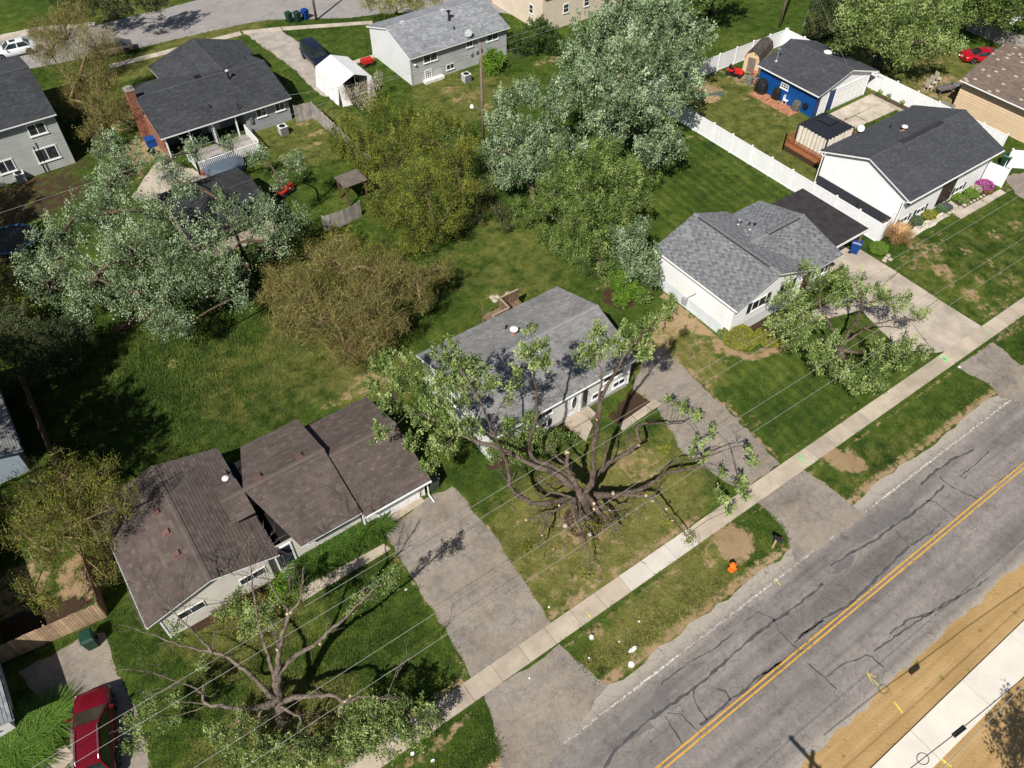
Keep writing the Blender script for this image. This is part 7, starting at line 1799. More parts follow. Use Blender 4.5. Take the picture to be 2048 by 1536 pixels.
def litter(px, py, w, d, label, rz=.4, mt=None):
    q = P(px, py); mb = MB(); n = 9
    pts = [(q.x + math.cos(2 * math.pi * k / n + rz) * w * random.uniform(.6, 1), q.y + math.sin(2 * math.pi * k / n + rz) * d * random.uniform(.6, 1)) for k in range(n)]
    mb.prism(pts, .03, .06 + random.random() * .03)
    o = obj('litter', mb, mt or WHITE, label=label, cat='litter'); return o
for i, (px, py, w_, d_, lb) in enumerate(((1265, 1300, .33, .14, 'large white foam scrap in the grass strip'), (1262, 1330, .22, .18, 'crumpled white bag in the grass strip'), (1178, 1317, .07, .06, 'small white scrap near the driveway apron'), (1238, 1284, .08, .05, 'pale paper scrap beside the large foam scrap'), (1278, 1244, .08, .05, 'thin white sliver higher in the grass strip'), (1098, 1215, .09, .06, 'bluish scrap at the end of the wide driveway'), (825, 1508, .13, .11, 'white cup on bare soil by the sidewalk'), (865, 1522, .13, .1, 'white wrapper beside the white cup'), (812, 1180, .12, .06, 'white paper scrap on the brown house\'s lawn'), (725, 142, .12, .1, 'white scrap beside the neighbour driveway'), (1059, 1357, .07, .06, 'tiny white scrap on the driveway apron'), (1918, 735, .16, .09, 'pale stone by the apron of the concrete driveway'))): litter(px, py, w_, d_, lb)
STONE = mat('fieldstone', (.40, .35, .28), .9, .2, 3, bumps=.3, tone=.25)
def stones(pxs, label, r=.14, group=None):
    for i, (px, py) in enumerate(pxs):
        q = P(px, py); mb = MB(); rr = r * random.uniform(.7, 1.3)
        mb.lathe(q, [(rr * .8, 0), (rr, rr * .35), (rr * .75, rr * .7), (rr * .25, rr * .9)], 7); o = obj('stone', mb, STONE, label=label, cat='stone', group=group or label)
stones([(985 + k * 9 - (k % 3) * 4, 596 + (k % 2) * 6 - (k // 3) * 5) for k in range(5)], 'pale flat stone lying on the lawn behind the grey-roofed house', .25, 'stones on the back lawn')
stones([(1838 + k * 7.5, 458 - k * 3.9 + (k % 2) * 1.5) for k in range(13)], 'pale border stone edging the pebble bed', .2, 'stones edging the pebble bed')
stones([(1768, 522), (1776, 512), (1780, 520), (1771, 517)], 'white stone beside the round bright green bush', .18, 'stones by the carport drive')
stones([(1180, 1069), (1130, 1052)], 'pale rock edging the mulch ring of the pruned giant', .2, 'rocks round the mulch ring')
stones([(1935 + k * 6.5, 409 - k * 3.6) for k in range(8)], 'small grey stone edging the walk-side flower bed', .14, 'stones edging the flower bed')
pb = mat('pebbles', (.60, .56, .48), .9, .25, 8, bumps=.5); sheet('pebble_bed', [(1800, 470), (1885, 425), (1900, 432), (1835, 470), (1812, 482)], .02, pb, amp=.1, kind='structure')
FBED = mat('bed_soil', (.07, .045, .028), .95, .3, 4, bumps=.4); sheet('flower_bed', [(1908, 405), (1960, 372), (1985, 383), (1928, 418)], .02, FBED, amp=.06, kind='structure')

# ------------------------------------------------------------------ yard things
def ac_unit(px, py, label):
    q = P(px, py); t_ = empty('air_conditioner', tuple(q), label, 'air conditioner'); m_ = mat('ac_casing', (.42, .43, .43), .5)
    obj('casing', MB().box(q.x - .38, q.x + .38, q.y - .38, q.y + .38, .05, .85), m_, t_)
    for k in range(9): obj('louvre', MB().box(q.x - .39, q.x + .39, q.y - .395, q.y - .38, .12 + k * .08, .15 + k * .08), mat('dark_louvre', (.06, .06, .06), .6), t_)
    obj('fan_guard', MB().lathe((q.x, q.y, .855), [(.30, 0), (.30, .02), (.05, .03)], 18), BLACK, t_); obj('rim', MB().box(q.x - .40, q.x + .40, q.y - .40, q.y + .40, .82, .855), mat('pale_rim', (.7, .7, .68), .5), t_)
ac_unit(933, 163, 'grey air-conditioning unit behind the grey clapboard house'); ac_unit(568, 268, 'pale air-conditioning unit by the grey stucco wall'); ac_unit(45, 362, 'old air-conditioning unit at the two-storey house wall')
# tent
CAN = mat('white_tarp', (.78, .76, .77), .6, .05, 1.2, bumps=.3)
t_ = empty('canopy_tent', (31, 72.8, 0), 'white gabled canopy tent in front of the navy van', 'tent')
x0, x1, y0, y1 = 29.2, 32.9, 70.3, 75.4; xm = 31.05
obj('roof', MB().add([(x0, y0, 2.0), (xm, y0, 2.75), (x1, y0, 2.0), (x0, y1, 2.0), (xm, y1, 2.75), (x1, y1, 2.0)], [(0, 1, 4, 3), (1, 2, 5, 4)]), CAN, t_)
mb = MB(); n = 16
for k in range(n):
    ya, yb = y0 + (y1 - y0) * k / n, y0 + (y1 - y0) * (k + 1) / n; o1, o2 = .05 * math.sin(k * 1.9), .05 * math.sin((k + 1) * 1.9)
    mb.poly([(x0 - .25 + o1, ya, 0), (x0 - .25 + o2, yb, 0), (x0, yb, 2.0), (x0, ya, 2.0)])
obj('side_wall', mb, CAN, t_); obj('side_wall', MB().poly([(x1 + .1, y0, 0), (x1 + .1, y1, 0), (x1, y1, 2.0), (x1, y0, 2.0)]), CAN, t_)
obj('end_wall', MB().poly([(x0, y1, 0), (x1, y1, 0), (x1, y1, 2.0), (xm, y1, 2.75), (x0, y1, 2.0)]), CAN, t_); obj('door_flap', MB().poly([(x0, y0 - .3, 0), (x0 + 1.0, y0 - .5, 0), (x0 + .5, y0, 2.2), (x0, y0, 2.0)]).poly([(x1 - .9, y0 - .5, 0), (x1 + .1, y0 - .2, 0), (x1, y0, 2.0), (x1 - .5, y0, 2.2)]), CAN, t_)
for xx in (x0, xm, x1):
    for yy in (y0 + .02, y1 - .02): obj('pole', MB().lathe((xx, yy, 0), [(.025, 0), (.025, 2.68 if xx == xm else 1.98)], 6), METAL, t_)
# red cart behind the tent
q = P(735, 131); t_ = empty('garden_cart', tuple(q), 'red garden cart beside the white tent', 'cart'); obj('tray', MB().box(q.x - .6, q.x + .6, q.y - .4, q.y + .4, .35, .75), mat('cart_red', (.42, .02, .015), .5), t_)
for sx in (-.45, .45):
    for sy in (-.42, .42): obj('wheel', MB().lathe((q.x + sx, q.y + sy, .2), [(.2, -.05), (.2, .05)], 12, axis=(0, 1, 0)), RUBBER, t_)
obj('handle', MB().tube([(q.x + .6, q.y, .5), (q.x + 1.1, q.y, .95)], .02, 6), BLACK, t_)
# white rail deck behind the stucco house
t_ = empty('patio_deck', (16, 68.5, 0), 'cluttered patio deck with white balustrade behind the grey stucco house', 'deck')
for k in range(18): obj('deck_board', MB().box(13.2, 19.2, 66.8 + k * .2, 66.98 + k * .2, .25, .3, random.random()), GWOOD, t_)
for a, b in (((13.2, 66.8), (19.2, 66.8)), ((19.2, 66.8), (19.2, 70.2)), ((13.2, 66.8), (13.2, 69.4))):
    a, b = Vector((*a, .3)), Vector((*b, .3)); L = (b - a).length; k = int(L / .16)
    for i in range(k): p = a.lerp(b, (i + .5) / k); obj('baluster', MB().box(p.x - .025, p.x + .025, p.y - .025, p.y + .025, .3, 1.15), WHITE, t_)
    obj('rail', MB().bar(a + Vector((0, 0, .9)), b + Vector((0, 0, .9)), .09, .05), WHITE, t_)
    for p in (a, b): obj('post', MB().box(p.x - .06, p.x + .06, p.y - .06, p.y + .06, 0, 1.35), WHITE, t_)
t_ = empty('ladder', (16.3, 70.2, .3), 'aluminium stepladder on the patio deck', 'ladder')
for sx in (-.22, .22): obj('rail', MB().bar((16.3 + sx, 69.6, .3), (16.3 + sx * .7, 70.3, 2.0), .05, .03), METAL, t_)
for k in range(6): obj('rung', MB().bar((16.1, 69.7 + k * .1, .55 + k * .25), (16.5, 69.7 + k * .1, .55 + k * .25), .06, .025), METAL, t_)
t_ = empty('tarp_heap', (14.6, 71.6, 0), 'dark grey covered couch under the porch roof', 'covered furniture'); obj('cover', MB().box(13.6, 15.6, 71.2, 72.1, .05, .85).box(13.6, 15.6, 71.9, 72.3, .85, 1.25), mat('dark_cover', (.04, .042, .05), .7), t_); obj('cushion', MB().box(13.8, 15.4, 71.25, 71.85, .86, .95), mat('dark_cover', (.04, .042, .05), .7), t_)
q = P(446, 326, .6); obj('blue_tarp', MB().lathe((q.x, q.y, 0), [(1.9, 0), (1.85, .5), (1.3, .72), (.2, .8)], 18), mat('slate_blue_tarp', (.09, .115, .15), .5, .1), label='slate-blue covered round pool beside the white balustrade', cat='pool')
for px, py, c_, r_, lb in ((478, 330, (.35, .12, .05), .3, 'terracotta pot by the white balustrade'), (306, 310, (.02, .02, .02), .35, 'black tyre lying beside the stucco house corner'), (408, 350, (.5, .08, .02), .2, 'small orange pot beside the dark garage')):
    q = P(px, py); obj('plant_pot', MB().lathe(q, [(r_ * .7, 0), (r_, r_ * 1.2), (r_, r_ * 1.4), (r_ * .85, r_ * 1.4), (r_ * .8, r_)], 14), mat('pot_' + str(px), c_, .7), label=lb, cat='pot')
q = P(308, 290); t_ = obj('blue_box', MB().box(q.x - .6, q.x + .6, q.y - .4, q.y + .4, 0, .7).box(q.x - .65, q.x + .65, q.y - .45, q.y + .45, .7, .78), mat('tote_blue', (.01, .06, .25), .5), label='blue storage box at the stucco house corner', cat='box')
# red ride-on toy
def mower(q, head, label):
    t_ = empty('riding_mower', tuple(q), label, 'mower', rz=head); rd = mat('mower_red', (.50, .02, .015), .35); 
    obj('deck', MB().box(-.45, .45, -.5, .5, .15, .32), BLACK, t_, local=True); obj('hood', MB().add([(.1, -.28, .35), (.95, -.24, .35), (.95, .24, .35), (.1, .28, .35), (.1, -.25, .78), (.9, -.18, .66), (.9, .18, .66), (.1, .25, .78)], [(3, 2, 1, 0), (4, 5, 6, 7), (0, 1, 5, 4), (1, 2, 6, 5), (2, 3, 7, 6), (3, 0, 4, 7)]), rd, t_, local=True)
    obj('fender', MB().box(-.75, -.05, -.48, .48, .5, .6), rd, t_, local=True); obj('seat', MB().box(-.6, -.15, -.22, .22, .6, .7).box(-.65, -.55, -.22, .22, .7, 1.0), BLACK, t_, local=True); obj('steering_wheel', MB().lathe((.12, 0, .95), [(.16, 0), (.17, .03), (.14, .03)], 12, axis=(-.5, 0, .85)), BLACK, t_, local=True)
    for x, r_ in ((-.5, .26), (.75, .19)):
        for s in (-1, 1): obj('wheel', MB().lathe((x, s * .42, r_), [(r_, -.09), (r_, .09)], 14, axis=(0, 1, 0)), RUBBER, t_, local=True)
mower(P(1468, 150), R(-70), 'red riding mower beside the plywood shed'); mower(P(570, 388), R(20), 'red ride-on mower on the lawn beside the dark garage')
# grills and covered things along the garage wall
CVR = mat('black_cover', (.014, .014, .016), .55, .3, 4, bumps=.4)
def covered(px, py, w, d, h, label, name='covered_grill', mt=None):
    q = P(px, py); mb = MB(); rings = []; n = 14
    for z, s in ((0, 1.08), (h * .45, 1.0), (h * .72, .92), (h * .92, .7), (h, .35)):
        rings.append([(q.x + math.copysign(abs(math.cos(2 * math.pi * k / n)) ** .6, math.cos(2 * math.pi * k / n)) * w / 2 * s * random.uniform(.93, 1.05), q.y + math.copysign(abs(math.sin(2 * math.pi * k / n)) ** .6, math.sin(2 * math.pi * k / n)) * d / 2 * s * random.uniform(.93, 1.05), z * random.uniform(.97, 1.02)) for k in range(n)])
    mb.add([p for r in rings for p in r], [(i * n + k, i * n + (k + 1) % n, (i + 1) * n + (k + 1) % n, (i + 1) * n + k) for i in range(4) for k in range(n)] + [tuple(4 * n + k for k in range(n))])
    t_ = empty(name, tuple(q), label, 'grill'); obj('cover', mb, mt or CVR, t_)
    for sx in (-.3, .3): obj('wheel', MB().lathe((q.x + sx * w, q.y - d * .45, .1), [(.1, -.03), (.1, .03)], 10, axis=(1, 0, 0)), RUBBER, t_)
covered(1522, 183, 1.2, 1.3, 1.35, 'largest black-covered grill at the blue wall'); covered(1552, 197, .8, .9, 1.25, 'middle black-covered grill at the blue wall'); covered(1591, 219, .8, .9, 1.0, 'grey-covered smoker nearest the garage corner', mt=mat('grey_cover', (.10, .095, .085), .6, .3, 4))
q = P(1570, 208); t_ = empty('garden_chair', tuple(q), 'white resin chair beside the grills', 'chair'); obj('seat', MB().box(q.x - .24, q.x + .24, q.y - .24, q.y + .24, .40, .44), WHITE, t_); obj('backrest', MB().box(q.x - .24, q.x + .24, q.y + .2, q.y + .24, .44, .9), WHITE, t_)
for sx in (-.21, .21):
    for sy in (-.21, .21): obj('leg', MB().box(q.x + sx - .02, q.x + sx + .02, q.y + sy - .02, q.y + sy + .02, 0, .4), WHITE, t_)
BRK2 = mat('paver_brick', (.42, .19, .11), .9, .2, 3, tone=.25); pv = empty('brick_paving', (65, 45, 0), kind='structure')
for i in range(34):
    for j in range(5):
        if random.random() < .95: obj('brick', MB().box(64.05 + j * .31, 64.34 + j * .31, 42.9 + i * .16, 43.04 + i * .16, .0, .04 + random.random() * .015, random.random()), BRK2, pv)
rectp(63.9, 65.6, 42.6, 48.4)
q = P(1497, 168); obj('garden_can', MB().lathe(q, [(.28, 0), (.33, .75), (.35, .8), (.3, .82)], 14), mat('zinc', (.28, .30, .32), .4, .1, metal=.5), label='grey galvanised bin left of the grills', cat='bin')
t_ = empty('junk_pile', tuple(P(1512, 160)), 'pile of boards and red tools at the garage corner', 'junk pile')
for k in range(12):
    q = P(1508 + random.uniform(-8, 8), 160 + random.uniform(-10, 12)); d = Vector((random.uniform(-1, 1), random.uniform(-1, 1), .3)).normalized(); obj('board', MB().bar(q + Vector((0, 0, .1 + .04 * k)), q + d * .9 + Vector((0, 0, .1 + .04 * k)), .1, .04), (TWOOD, GWOOD, mat('mower_red', (.50, .02, .015), .35))[k % 3], t_)
# compost bed
t_ = empty('raised_bed', tuple(P(1405, 185)), 'mounded soil bed with netting beside the white fence', 'garden bed')
q = P(1405, 187); mb = MB(); mb.lathe((q.x, q.y, 0), [(2.0, 0), (1.7, .25), (1.0, .42), (.1, .5)], 16); obj('soil', mb, mat('clod_soil', (.30, .21, .12), .95, .3, 3, bumps=.6), t_); obj('netting', MB().bar((q.x - 2.2, q.y - .6, .35), (q.x + 1.2, q.y - 1.7, .35), .02, .6), mat('green_net', (.10, .14, .12), .8), t_)
q = P(1380, 213); t_ = empty('wheelbarrow', tuple(q), 'yellow wheelbarrow by the vinyl fence under the silver tree', 'wheelbarrow'); obj('tray', MB().add([(q.x - .3, q.y - .25, .35), (q.x + .3, q.y - .25, .35), (q.x + .3, q.y + .25, .35), (q.x - .3, q.y + .25, .35), (q.x - .5, q.y - .4, .7), (q.x + .5, q.y - .4, .7), (q.x + .5, q.y + .4, .7), (q.x - .5, q.y + .4, .7)], [(3, 2, 1, 0), (0, 1, 5, 4), (1, 2, 6, 5), (2, 3, 7, 6), (3, 0, 4, 7)]), mat('barrow_yellow', (.62, .42, .02), .5), t_); obj('wheel', MB().lathe((q.x + .6, q.y, .2), [(.2, -.05), (.2, .05)], 12, axis=(0, 1, 0)), RUBBER, t_)
for s in (-.2, .2): obj('handle', MB().bar((q.x + .5, q.y + s * .4, .3), (q.x - .9, q.y + s * 1.3, .55), .04, .04), TWOOD, t_)
# planting box + white pot along right fence
t_ = empty('planter_strip', (74.4, 38, 0), 'dark planting strip with pots along the white fence of the garage court', 'planter'); obj('soil', MB().box(73.9, 74.8, 35.6, 40.8, 0, .18), FBED, t_); obj('edging', MB().box(73.75, 73.9, 35.6, 40.8, 0, .24), STONE, t_)
for k, (yy, c_) in enumerate(((40.2, L_BRT), (39.2, L_GRN), (36.4, L_BRT), (37.6, L_OLV))): np_mesh('plant', leaf_quads(ell(160, np.array([74.35, yy, .5]), .3, .35), .12, .6), 4, c_, t_, np.clip(RNG.normal(.5, .25, 160), 0, 1))
# gazebo + deck
CEDAR = mat('red_cedar', (.30, .11, .045), .7, .15, 2, tone=.2)
gz = [P(1654, 253, 2.6), P(1697, 226, 2.6), P(1738, 250, 2.6), P(1692, 280, 2.6)]
t_ = empty('gazebo', (61.5, 37.3, 0), 'black hard-topped gazebo with cream curtains behind the charcoal-roofed house', 'gazebo')
x0, x1, y0, y1 = 60.0, 63.6, 35.6, 38.9; mid = ((x0 + x1) / 2, (y0 + y1) / 2, 3.05)
BT = mat('black_metal_roof', (.022, .024, .032), .4, .1); cr = [(x0, y0, 2.5), (x1, y0, 2.5), (x1, y1, 2.5), (x0, y1, 2.5)]
for i in range(4): a, b = cr[i], cr[(i + 1) % 4]; obj('roof_panel', MB().poly([a, b, mid]), BT, t_)
for i in range(4):
    a, b = Vector(cr[i]), Vector(cr[(i + 1) % 4])
    for k in range(1, 9): p = a.lerp(b, k / 9); s_ = min(k, 9 - k) / 4.5; obj('rib', MB().bar(p + Vector((0, 0, .02)), p.lerp(a.lerp(b, .5), 0) + (Vector(mid) - a.lerp(b, .5)) * s_ + Vector((0, 0, .02)), .03, .03), BT, t_)
cc = Vector(mid); obj('cupola', MB().add([cc + Vector(v) for v in ((-.7, -.7, -.02), (.7, -.7, -.02), (.7, .7, -.02), (-.7, .7, -.02), (0, 0, .28))], [(0, 1, 4), (1, 2, 4), (2, 3, 4), (3, 0, 4)]), BT, t_)
for p in cr: obj('post', MB().box(p[0] - .05, p[0] + .05, p[1] - .05, p[1] + .05, .55, 2.5), BT, t_)
CUR = mat('cream_curtain', (.58, .54, .46), .8, .08, 1)
for (a, b) in ((Vector((x0, y0 + .1, 0)), Vector((x0, y1 - .1, 0))), (Vector((x0 + .1, y0, 0)), Vector((x1 - .1, y0, 0))), (Vector((x0 + .1, y1, 0)), Vector((x0 + 1, y1, 0)))):
    mb = MB(); n = 28; u = (b - a).normalized(); s = Vector((-u.y, u.x, 0)); P_ = [a.lerp(b, k / n) + s * .09 * math.sin(k * 1.7) for k in range(n + 1)]
    for k in range(n): mb.poly([P_[k] + Vector((0, 0, .62)), P_[k + 1] + Vector((0, 0, .62)), P_[k + 1] + Vector((0, 0, 2.4)), P_[k] + Vector((0, 0, 2.4))])
    obj('curtain', mb, CUR, t_)
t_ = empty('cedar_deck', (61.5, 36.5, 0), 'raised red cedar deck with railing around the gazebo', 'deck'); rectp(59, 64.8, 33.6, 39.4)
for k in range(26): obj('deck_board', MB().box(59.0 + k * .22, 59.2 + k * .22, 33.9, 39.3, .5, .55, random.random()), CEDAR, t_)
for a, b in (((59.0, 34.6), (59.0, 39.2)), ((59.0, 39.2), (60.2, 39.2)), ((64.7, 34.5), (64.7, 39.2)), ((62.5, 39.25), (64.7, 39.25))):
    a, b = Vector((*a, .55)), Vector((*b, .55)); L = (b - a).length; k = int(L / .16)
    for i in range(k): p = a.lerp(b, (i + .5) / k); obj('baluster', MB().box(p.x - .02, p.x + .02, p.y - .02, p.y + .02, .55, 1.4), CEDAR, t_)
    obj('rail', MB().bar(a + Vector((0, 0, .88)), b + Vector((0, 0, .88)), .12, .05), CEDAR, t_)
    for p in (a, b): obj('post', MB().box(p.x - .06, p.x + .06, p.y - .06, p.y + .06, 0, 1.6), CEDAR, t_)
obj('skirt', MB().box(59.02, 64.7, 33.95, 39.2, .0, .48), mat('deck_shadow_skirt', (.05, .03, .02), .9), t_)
TYR = mat('white_tyre', (.66, .66, .64), .7)
for i, (px, py, lb) in enumerate(((1638, 305, 'white-painted tyre planter nearest the cedar deck'), (1629, 316, 'white-painted tyre planter farthest from the house'), (1640, 319, 'white-painted tyre planter nearest the house wall'))):
    q = P(px, py); t_ = empty('tyre_planter', tuple(q), lb, 'planter'); obj('tyre', MB().lathe(q, [(.2, 0), (.34, .03), (.36, .15), (.32, .26), (.2, .27), (.19, .15)], 16), TYR, t_); obj('soil', MB().lathe(q, [(.19, .1), (.15, .17)], 12), FBED, t_)
sheet('paver', [(1606, 270), (1620, 266), (1624, 274), (1611, 277)], .03, CONC, kind='structure', thick=.05); sheet('paver', [(1628, 262), (1652, 254), (1658, 262), (1636, 270)], .03, CONC, kind='structure', thick=.05)
# picnic table, chairs, fire bowl
q = P(1885, 188); t_ = empty('patio_table', tuple(q), 'grey plank patio table behind the tan house', 'table'); u = Vector((1, -.25, 0)).normalized(); s = Vector((.25, 1, 0)).normalized()
for k in range(5): obj('plank', MB().obox(q + s * (k - 2) * .21 + Vector((0, 0, .74)), u * .95, s * .095, Vector((0, 0, .025)), random.random()), mat('grey_plank', (.16, .14, .13), .8, .2, 2, tone=.2), t_)
for a in (-.8, .8):
    for b in (-.35, .35): obj('leg', MB().obox(q + u * a + s * b + Vector((0, 0, .36)), u * .04, s * .04, Vector((0, 0, .36))), mat('grey_plank', (.16, .14, .13), .8, .2, 2, tone=.2), t_)
PALE = mat('bleached_wood', (.52, .46, .38), .8, .12, 3)
for px, py, lb in ((1855, 180, 'bleached wooden chair at the fence end of the patio table'), (1864, 172, 'bleached wooden chair at the middle of the patio table'), (1873, 164, 'bleached wooden chair at the lawn end of the patio table')):
    q = P(px, py); t_ = empty('patio_chair', tuple(q), lb, 'chair'); obj('seat', MB().obox(q + Vector((0, 0, .42)), u * .3, s * .27, Vector((0, 0, .025))), PALE, t_); obj('backrest', MB().obox(q - u * .32 + Vector((0, 0, .8)), u * .03 + Vector((0, 0, -.01)), s * .27, Vector((-.06, 0, .4))), PALE, t_)
    for a in (-.25, .25):
        for b in (-.22, .22): obj('leg', MB().obox(q + u * a + s * b + Vector((0, 0, .2)), u * .03, s * .03, Vector((0, 0, .2))), PALE, t_)
q = P(1908, 180); t_ = empty('fire_bowl', tuple(q), 'round metal fire bowl beside the patio table', 'fire bowl'); obj('bowl', MB().lathe(q, [(.2, .3), (.5, .5), (.55, .6), (.48, .58), (.1, .42)], 16), BLACK, t_); obj('lid', MB().lathe(q, [(.40, .6), (.38, .66), (.05, .7)], 14), METAL, t_)
for k in range(3): obj('leg', MB().bar(q + Vector((.3 * math.cos(k * 2.1), .3 * math.sin(k * 2.1), 0)), q + Vector((.25 * math.cos(k * 2.1), .25 * math.sin(k * 2.1), .42)), .04, .04), BLACK, t_)
# trampoline + pergola
q = P(22, 478, .7); t_ = empty('trampoline', (q.x, q.y, 0), 'black round trampoline in the shade at the left edge', 'trampoline'); obj('mat', MB().lathe((q.x, q.y, .68), [(1.75, 0), (1.75, .01)], 28), BLACK, t_); obj('pad', MB().tube([(q.x + 1.9 * math.cos(a), q.y + 1.9 * math.sin(a), .7) for a in np.linspace(0, 2 * math.pi, 33)], .09, 6, cap=False), mat('blue_pad', (.03, .09, .18), .6), t_)
for k in range(6): obj('leg', MB().lathe((q.x + 1.9 * math.cos(k * 1.05), q.y + 1.9 * math.sin(k * 1.05), 0), [(.025, 0), (.025, .68)], 6), METAL, t_)
t_ = empty('garden_swing', (22.6, 55.4, 0), 'rusty brown arbour frame beside the olive tree', 'arbour')
RST = mat('rusty_wood', (.16, .07, .045), .85, .2, 3); 
for xx in (21.8, 23.6):
    for yy in (54.6, 56.2): obj('post', MB().box(xx - .05, xx + .05, yy - .05, yy + .05, 0, 2.1), RST, t_)
obj('roof_sheet', MB().box(21.6, 23.8, 54.4, 56.4, 2.12, 2.16), mat('dull_sheet', (.14, .115, .095), .8, .2, 2), t_)
for yy in (54.6, 56.2): obj('beam', MB().bar((21.6, yy, 2.05), (23.8, yy, 2.05), .08, .12), RST, t_)
q = P(1355, 160); obj('swing_set', MB().bar(q + Vector((-.8, 0, 1.2)), q + Vector((.8, 0, 1.2)), .06, .06).bar(q + Vector((-.8, 0, 0)), q + Vector((-.8, 0, 1.2)), .06, .06, (1, 0, 0)).bar(q + Vector((.8, 0, 0)), q + Vector((.8, 0, 1.2)), .06, .06, (1, 0, 0)), mat('pale_blue_metal', (.5, .58, .66), .4), label='pale blue metal swing frame under the silver tree', cat='frame')
q = P(2030, 45); obj('garden_bench', MB().box(q.x - .9, q.x + .9, q.y - .3, q.y + .3, .4, .5).box(q.x - .9, q.x + .9, q.y + .25, q.y + .35, .5, 1.0).box(q.x - .8, q.x - .7, q.y - .25, q.y + .25, 0, .4).box(q.x + .7, q.x + .8, q.y - .25, q.y + .25, 0, .4), WHITE, label='white bench beyond the grey board fence', cat='bench')
# shade trees just outside the left edge: they darken the left back yard
for lb, b_, cl in (('tall dark shade tree between the left house and the blue-grey outbuilding', (-10.3, 40.7, 0), ((-10.3, 39, 9), (-10.6, 42.5, 9.5), (-10.5, 36.5, 8), (-11, 45.5, 9), (-12.5, 41, 10.5), (-11.5, 34.5, 8), (-11.3, 37.6, 12), (-10.6, 34, 11.5), (-11.2, 42, 12.5), (-10.2, 36, 10.5))),
                   ('tall dark shade tree behind the blue-grey outbuilding', (-9.0, 54, 0), ((-9.2, 55, 8.5), (-10.5, 52, 9), (-9.5, 58.5, 8.5), (-10.5, 50, 8))), ('tall dark shade tree at the far left lot line', (-8.4, 64.5, 0), ((-8.4, 66, 8.5), (-9.2, 63, 9), (-8.6, 69, 8.5), (-9, 61, 8)))):
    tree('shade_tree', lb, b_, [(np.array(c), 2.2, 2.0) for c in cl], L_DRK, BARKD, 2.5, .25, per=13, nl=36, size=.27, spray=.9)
tree('roadside_tree', 'leafy roadside tree on graded soil beyond the new walk', (21.6, -7.4, 0), [(np.array([22.0, -7.2, 7.0]), 1.3, 1.2), (np.array([23.4, -6.6, 7.4]), 1.1, 1.0), (np.array([21.4, -8.2, 8.0]), 1.2, 1.0), (np.array([23.6, -7.6, 6.4]), .9, .8)], L_GRN, BARK, 3.5, .16, per=18, nl=30, size=.17, spray=.7)
# ------------------------------------------------------------------ turf: short tufts scattered over the lawns
def soil_at(x, y):
    ix = np.clip(np.searchsorted(GX, x), 0, nx - 1); iy = np.clip(np.searchsorted(GY, y), 0, ny - 1)
    return soil[iy, ix]
N = 230000
tx = RNG.uniform(-15, 90, N); ty = RNG.uniform(10.3, 100, N)
# keep only what a lens at this height would resolve: thin out with distance
dist = np.hypot(tx, ty)
keep = RNG.random(N) < np.clip(38.0 / dist, .25, 1) ** 1.2
tx, ty = tx[keep], ty[keep]
ok = np.ones(len(tx), dtype=bool)
for poly in PAVED:
    xs_ = [p[0] for p in poly]; ys_ = [p[1] for p in poly]
    m_ = ok & (tx > min(xs_)) & (tx < max(xs_)) & (ty > min(ys_)) & (ty < max(ys_))
    ii = np.where(m_)[0]
    if len(ii): ok[ii[inpoly(tx[ii], ty[ii], poly)]] = False
tx, ty = tx[ok], ty[ok]
so = soil_at(tx, ty)
ok = (RNG.random(len(tx)) > so[:, 0] * 1.35) & (so[:, 2] < .5)
tx, ty, so = tx[ok], ty[ok], so[ok]
pm = bpy.data.meshes.new('turf'); pm.vertices.add(len(tx))
pm.vertices.foreach_set('co', np.stack([tx, ty, np.full(len(tx), .0)], 1).astype(np.float32).ravel())
a_ = pm.attributes.new('soil', 'FLOAT_COLOR', 'POINT'); a_.data.foreach_set('color', so.astype(np.float32).ravel())
# long unmown grass in the left back yard and the brown house's lawn
lush = np.clip(1 - np.hypot((tx - 2) / 12, (ty - 46) / 11), 0, 1) * 1.8 + np.clip(1 - np.hypot((tx - 1) / 8, (ty - 19) / 6), 0, 1) * .7 + np.clip(1.2 - np.abs(ty - 11) / 1.2, 0, 1) * .5
sc_ = (RNG.uniform(.6, 1.25, len(tx)) * (1 + lush) * np.clip(dist.mean() / 60, .8, 1.2)).astype(np.float32)
a_ = pm.attributes.new('tsize', 'FLOAT', 'POINT'); a_.data.foreach_set('value', sc_)
tufts = []
gbm, n, b = nmat('grass_blade')
b.inputs['Roughness'].default_value = .7; b.inputs['Specular IOR Level'].default_value = .2
pos = wpos(n)
at = n.nodes.new('ShaderNodeAttribute'); at.attribute_type = 'INSTANCER'; at.attribute_name = 'soil'
sp = n.nodes.new('ShaderNodeSeparateColor'); n.links.new(at.outputs['Color'], sp.inputs[0])
gc, _f, _m = grass_colour(n, pos, sp.outputs[1], at.outputs['Alpha'], 1.25)
oi = n.nodes.new('ShaderNodeObjectInfo')
rr = ramp(n, oi.outputs['Random'], [(0, .72), (1, 1.28)])
x = mixrgb(n, 'MULTIPLY'); x.inputs[0].default_value = 1; n.links.new(gc, x.inputs[6]); n.links.new(rr.outputs[0], x.inputs[7])
n.links.new(x.outputs[2], b.inputs['Base Color'])
tr = n.nodes.new('ShaderNodeBsdfTranslucent'); n.links.new(x.outputs[2], tr.inputs['Color'])
mx = n.nodes.new('ShaderNodeMixShader'); mx.inputs[0].default_value = .25; n.links.new(b.outputs[0], mx.inputs[1]); n.links.new(tr.outputs[0], mx.inputs[2]); n.links.new(mx.outputs[0], n.nodes['Material Output'].inputs['Surface'])
V, Fc = [], []
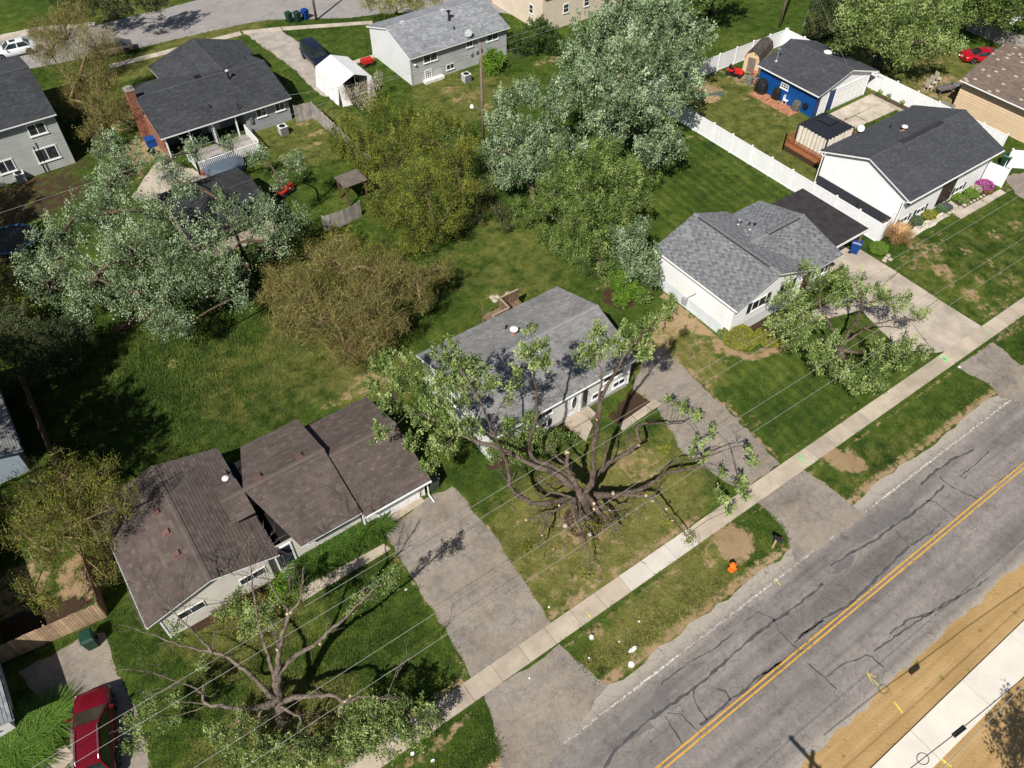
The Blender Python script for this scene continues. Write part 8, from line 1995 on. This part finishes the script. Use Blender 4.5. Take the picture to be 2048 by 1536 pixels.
for k in range(18):
    a0 = random.uniform(0, 2 * math.pi); r0 = random.uniform(0, .16); bx_, by_ = math.cos(a0) * r0, math.sin(a0) * r0
    a1 = random.uniform(0, 2 * math.pi); ln = random.uniform(.05, .12); hh = random.uniform(.04, .10); w0 = .012
    dx_, dy_ = math.cos(a1), math.sin(a1); i0 = len(V)
    V += [(bx_ - dy_ * w0, by_ + dx_ * w0, 0), (bx_ + dy_ * w0, by_ - dx_ * w0, 0), (bx_ + dx_ * ln + dy_ * w0 * .4, by_ + dy_ * ln, hh)]
    Fc.append((i0, i0 + 1, i0 + 2))
tm = bpy.data.meshes.new('grass_tuft'); tm.from_pydata(V, [], Fc); tm.materials.append(gbm)
turf = bpy.data.objects.new('turf', pm); COL.objects.link(turf); tag(turf, kind='stuff')
ng = bpy.data.node_groups.new('turf_scatter', 'GeometryNodeTree')
ng.interface.new_socket('Geometry', in_out='INPUT', socket_type='NodeSocketGeometry'); ng.interface.new_socket('Geometry', in_out='OUTPUT', socket_type='NodeSocketGeometry')
gi = ng.nodes.new('NodeGroupInput'); go = ng.nodes.new('NodeGroupOutput')
tob = bpy.data.objects.new('grass_tuft', tm)
oinf = ng.nodes.new('GeometryNodeObjectInfo'); oinf.inputs['Object'].default_value = tob
ip = ng.nodes.new('GeometryNodeInstanceOnPoints')
na = ng.nodes.new('GeometryNodeInputNamedAttribute'); na.data_type = 'FLOAT'; na.inputs['Name'].default_value = 'tsize'
rv = ng.nodes.new('FunctionNodeRandomValue'); rv.data_type = 'FLOAT_VECTOR'; rv.inputs[0].default_value = (0, 0, 0); rv.inputs[1].default_value = (0, 0, 6.283)
ng.links.new(gi.outputs[0], ip.inputs['Points']); ng.links.new(oinf.outputs['Geometry'], ip.inputs['Instance']); ng.links.new(rv.outputs[0], ip.inputs['Rotation']); ng.links.new(na.outputs[0], ip.inputs['Scale']); ng.links.new(ip.outputs[0], go.inputs[0])
md = turf.modifiers.new('scatter', 'NODES'); md.node_group = ng
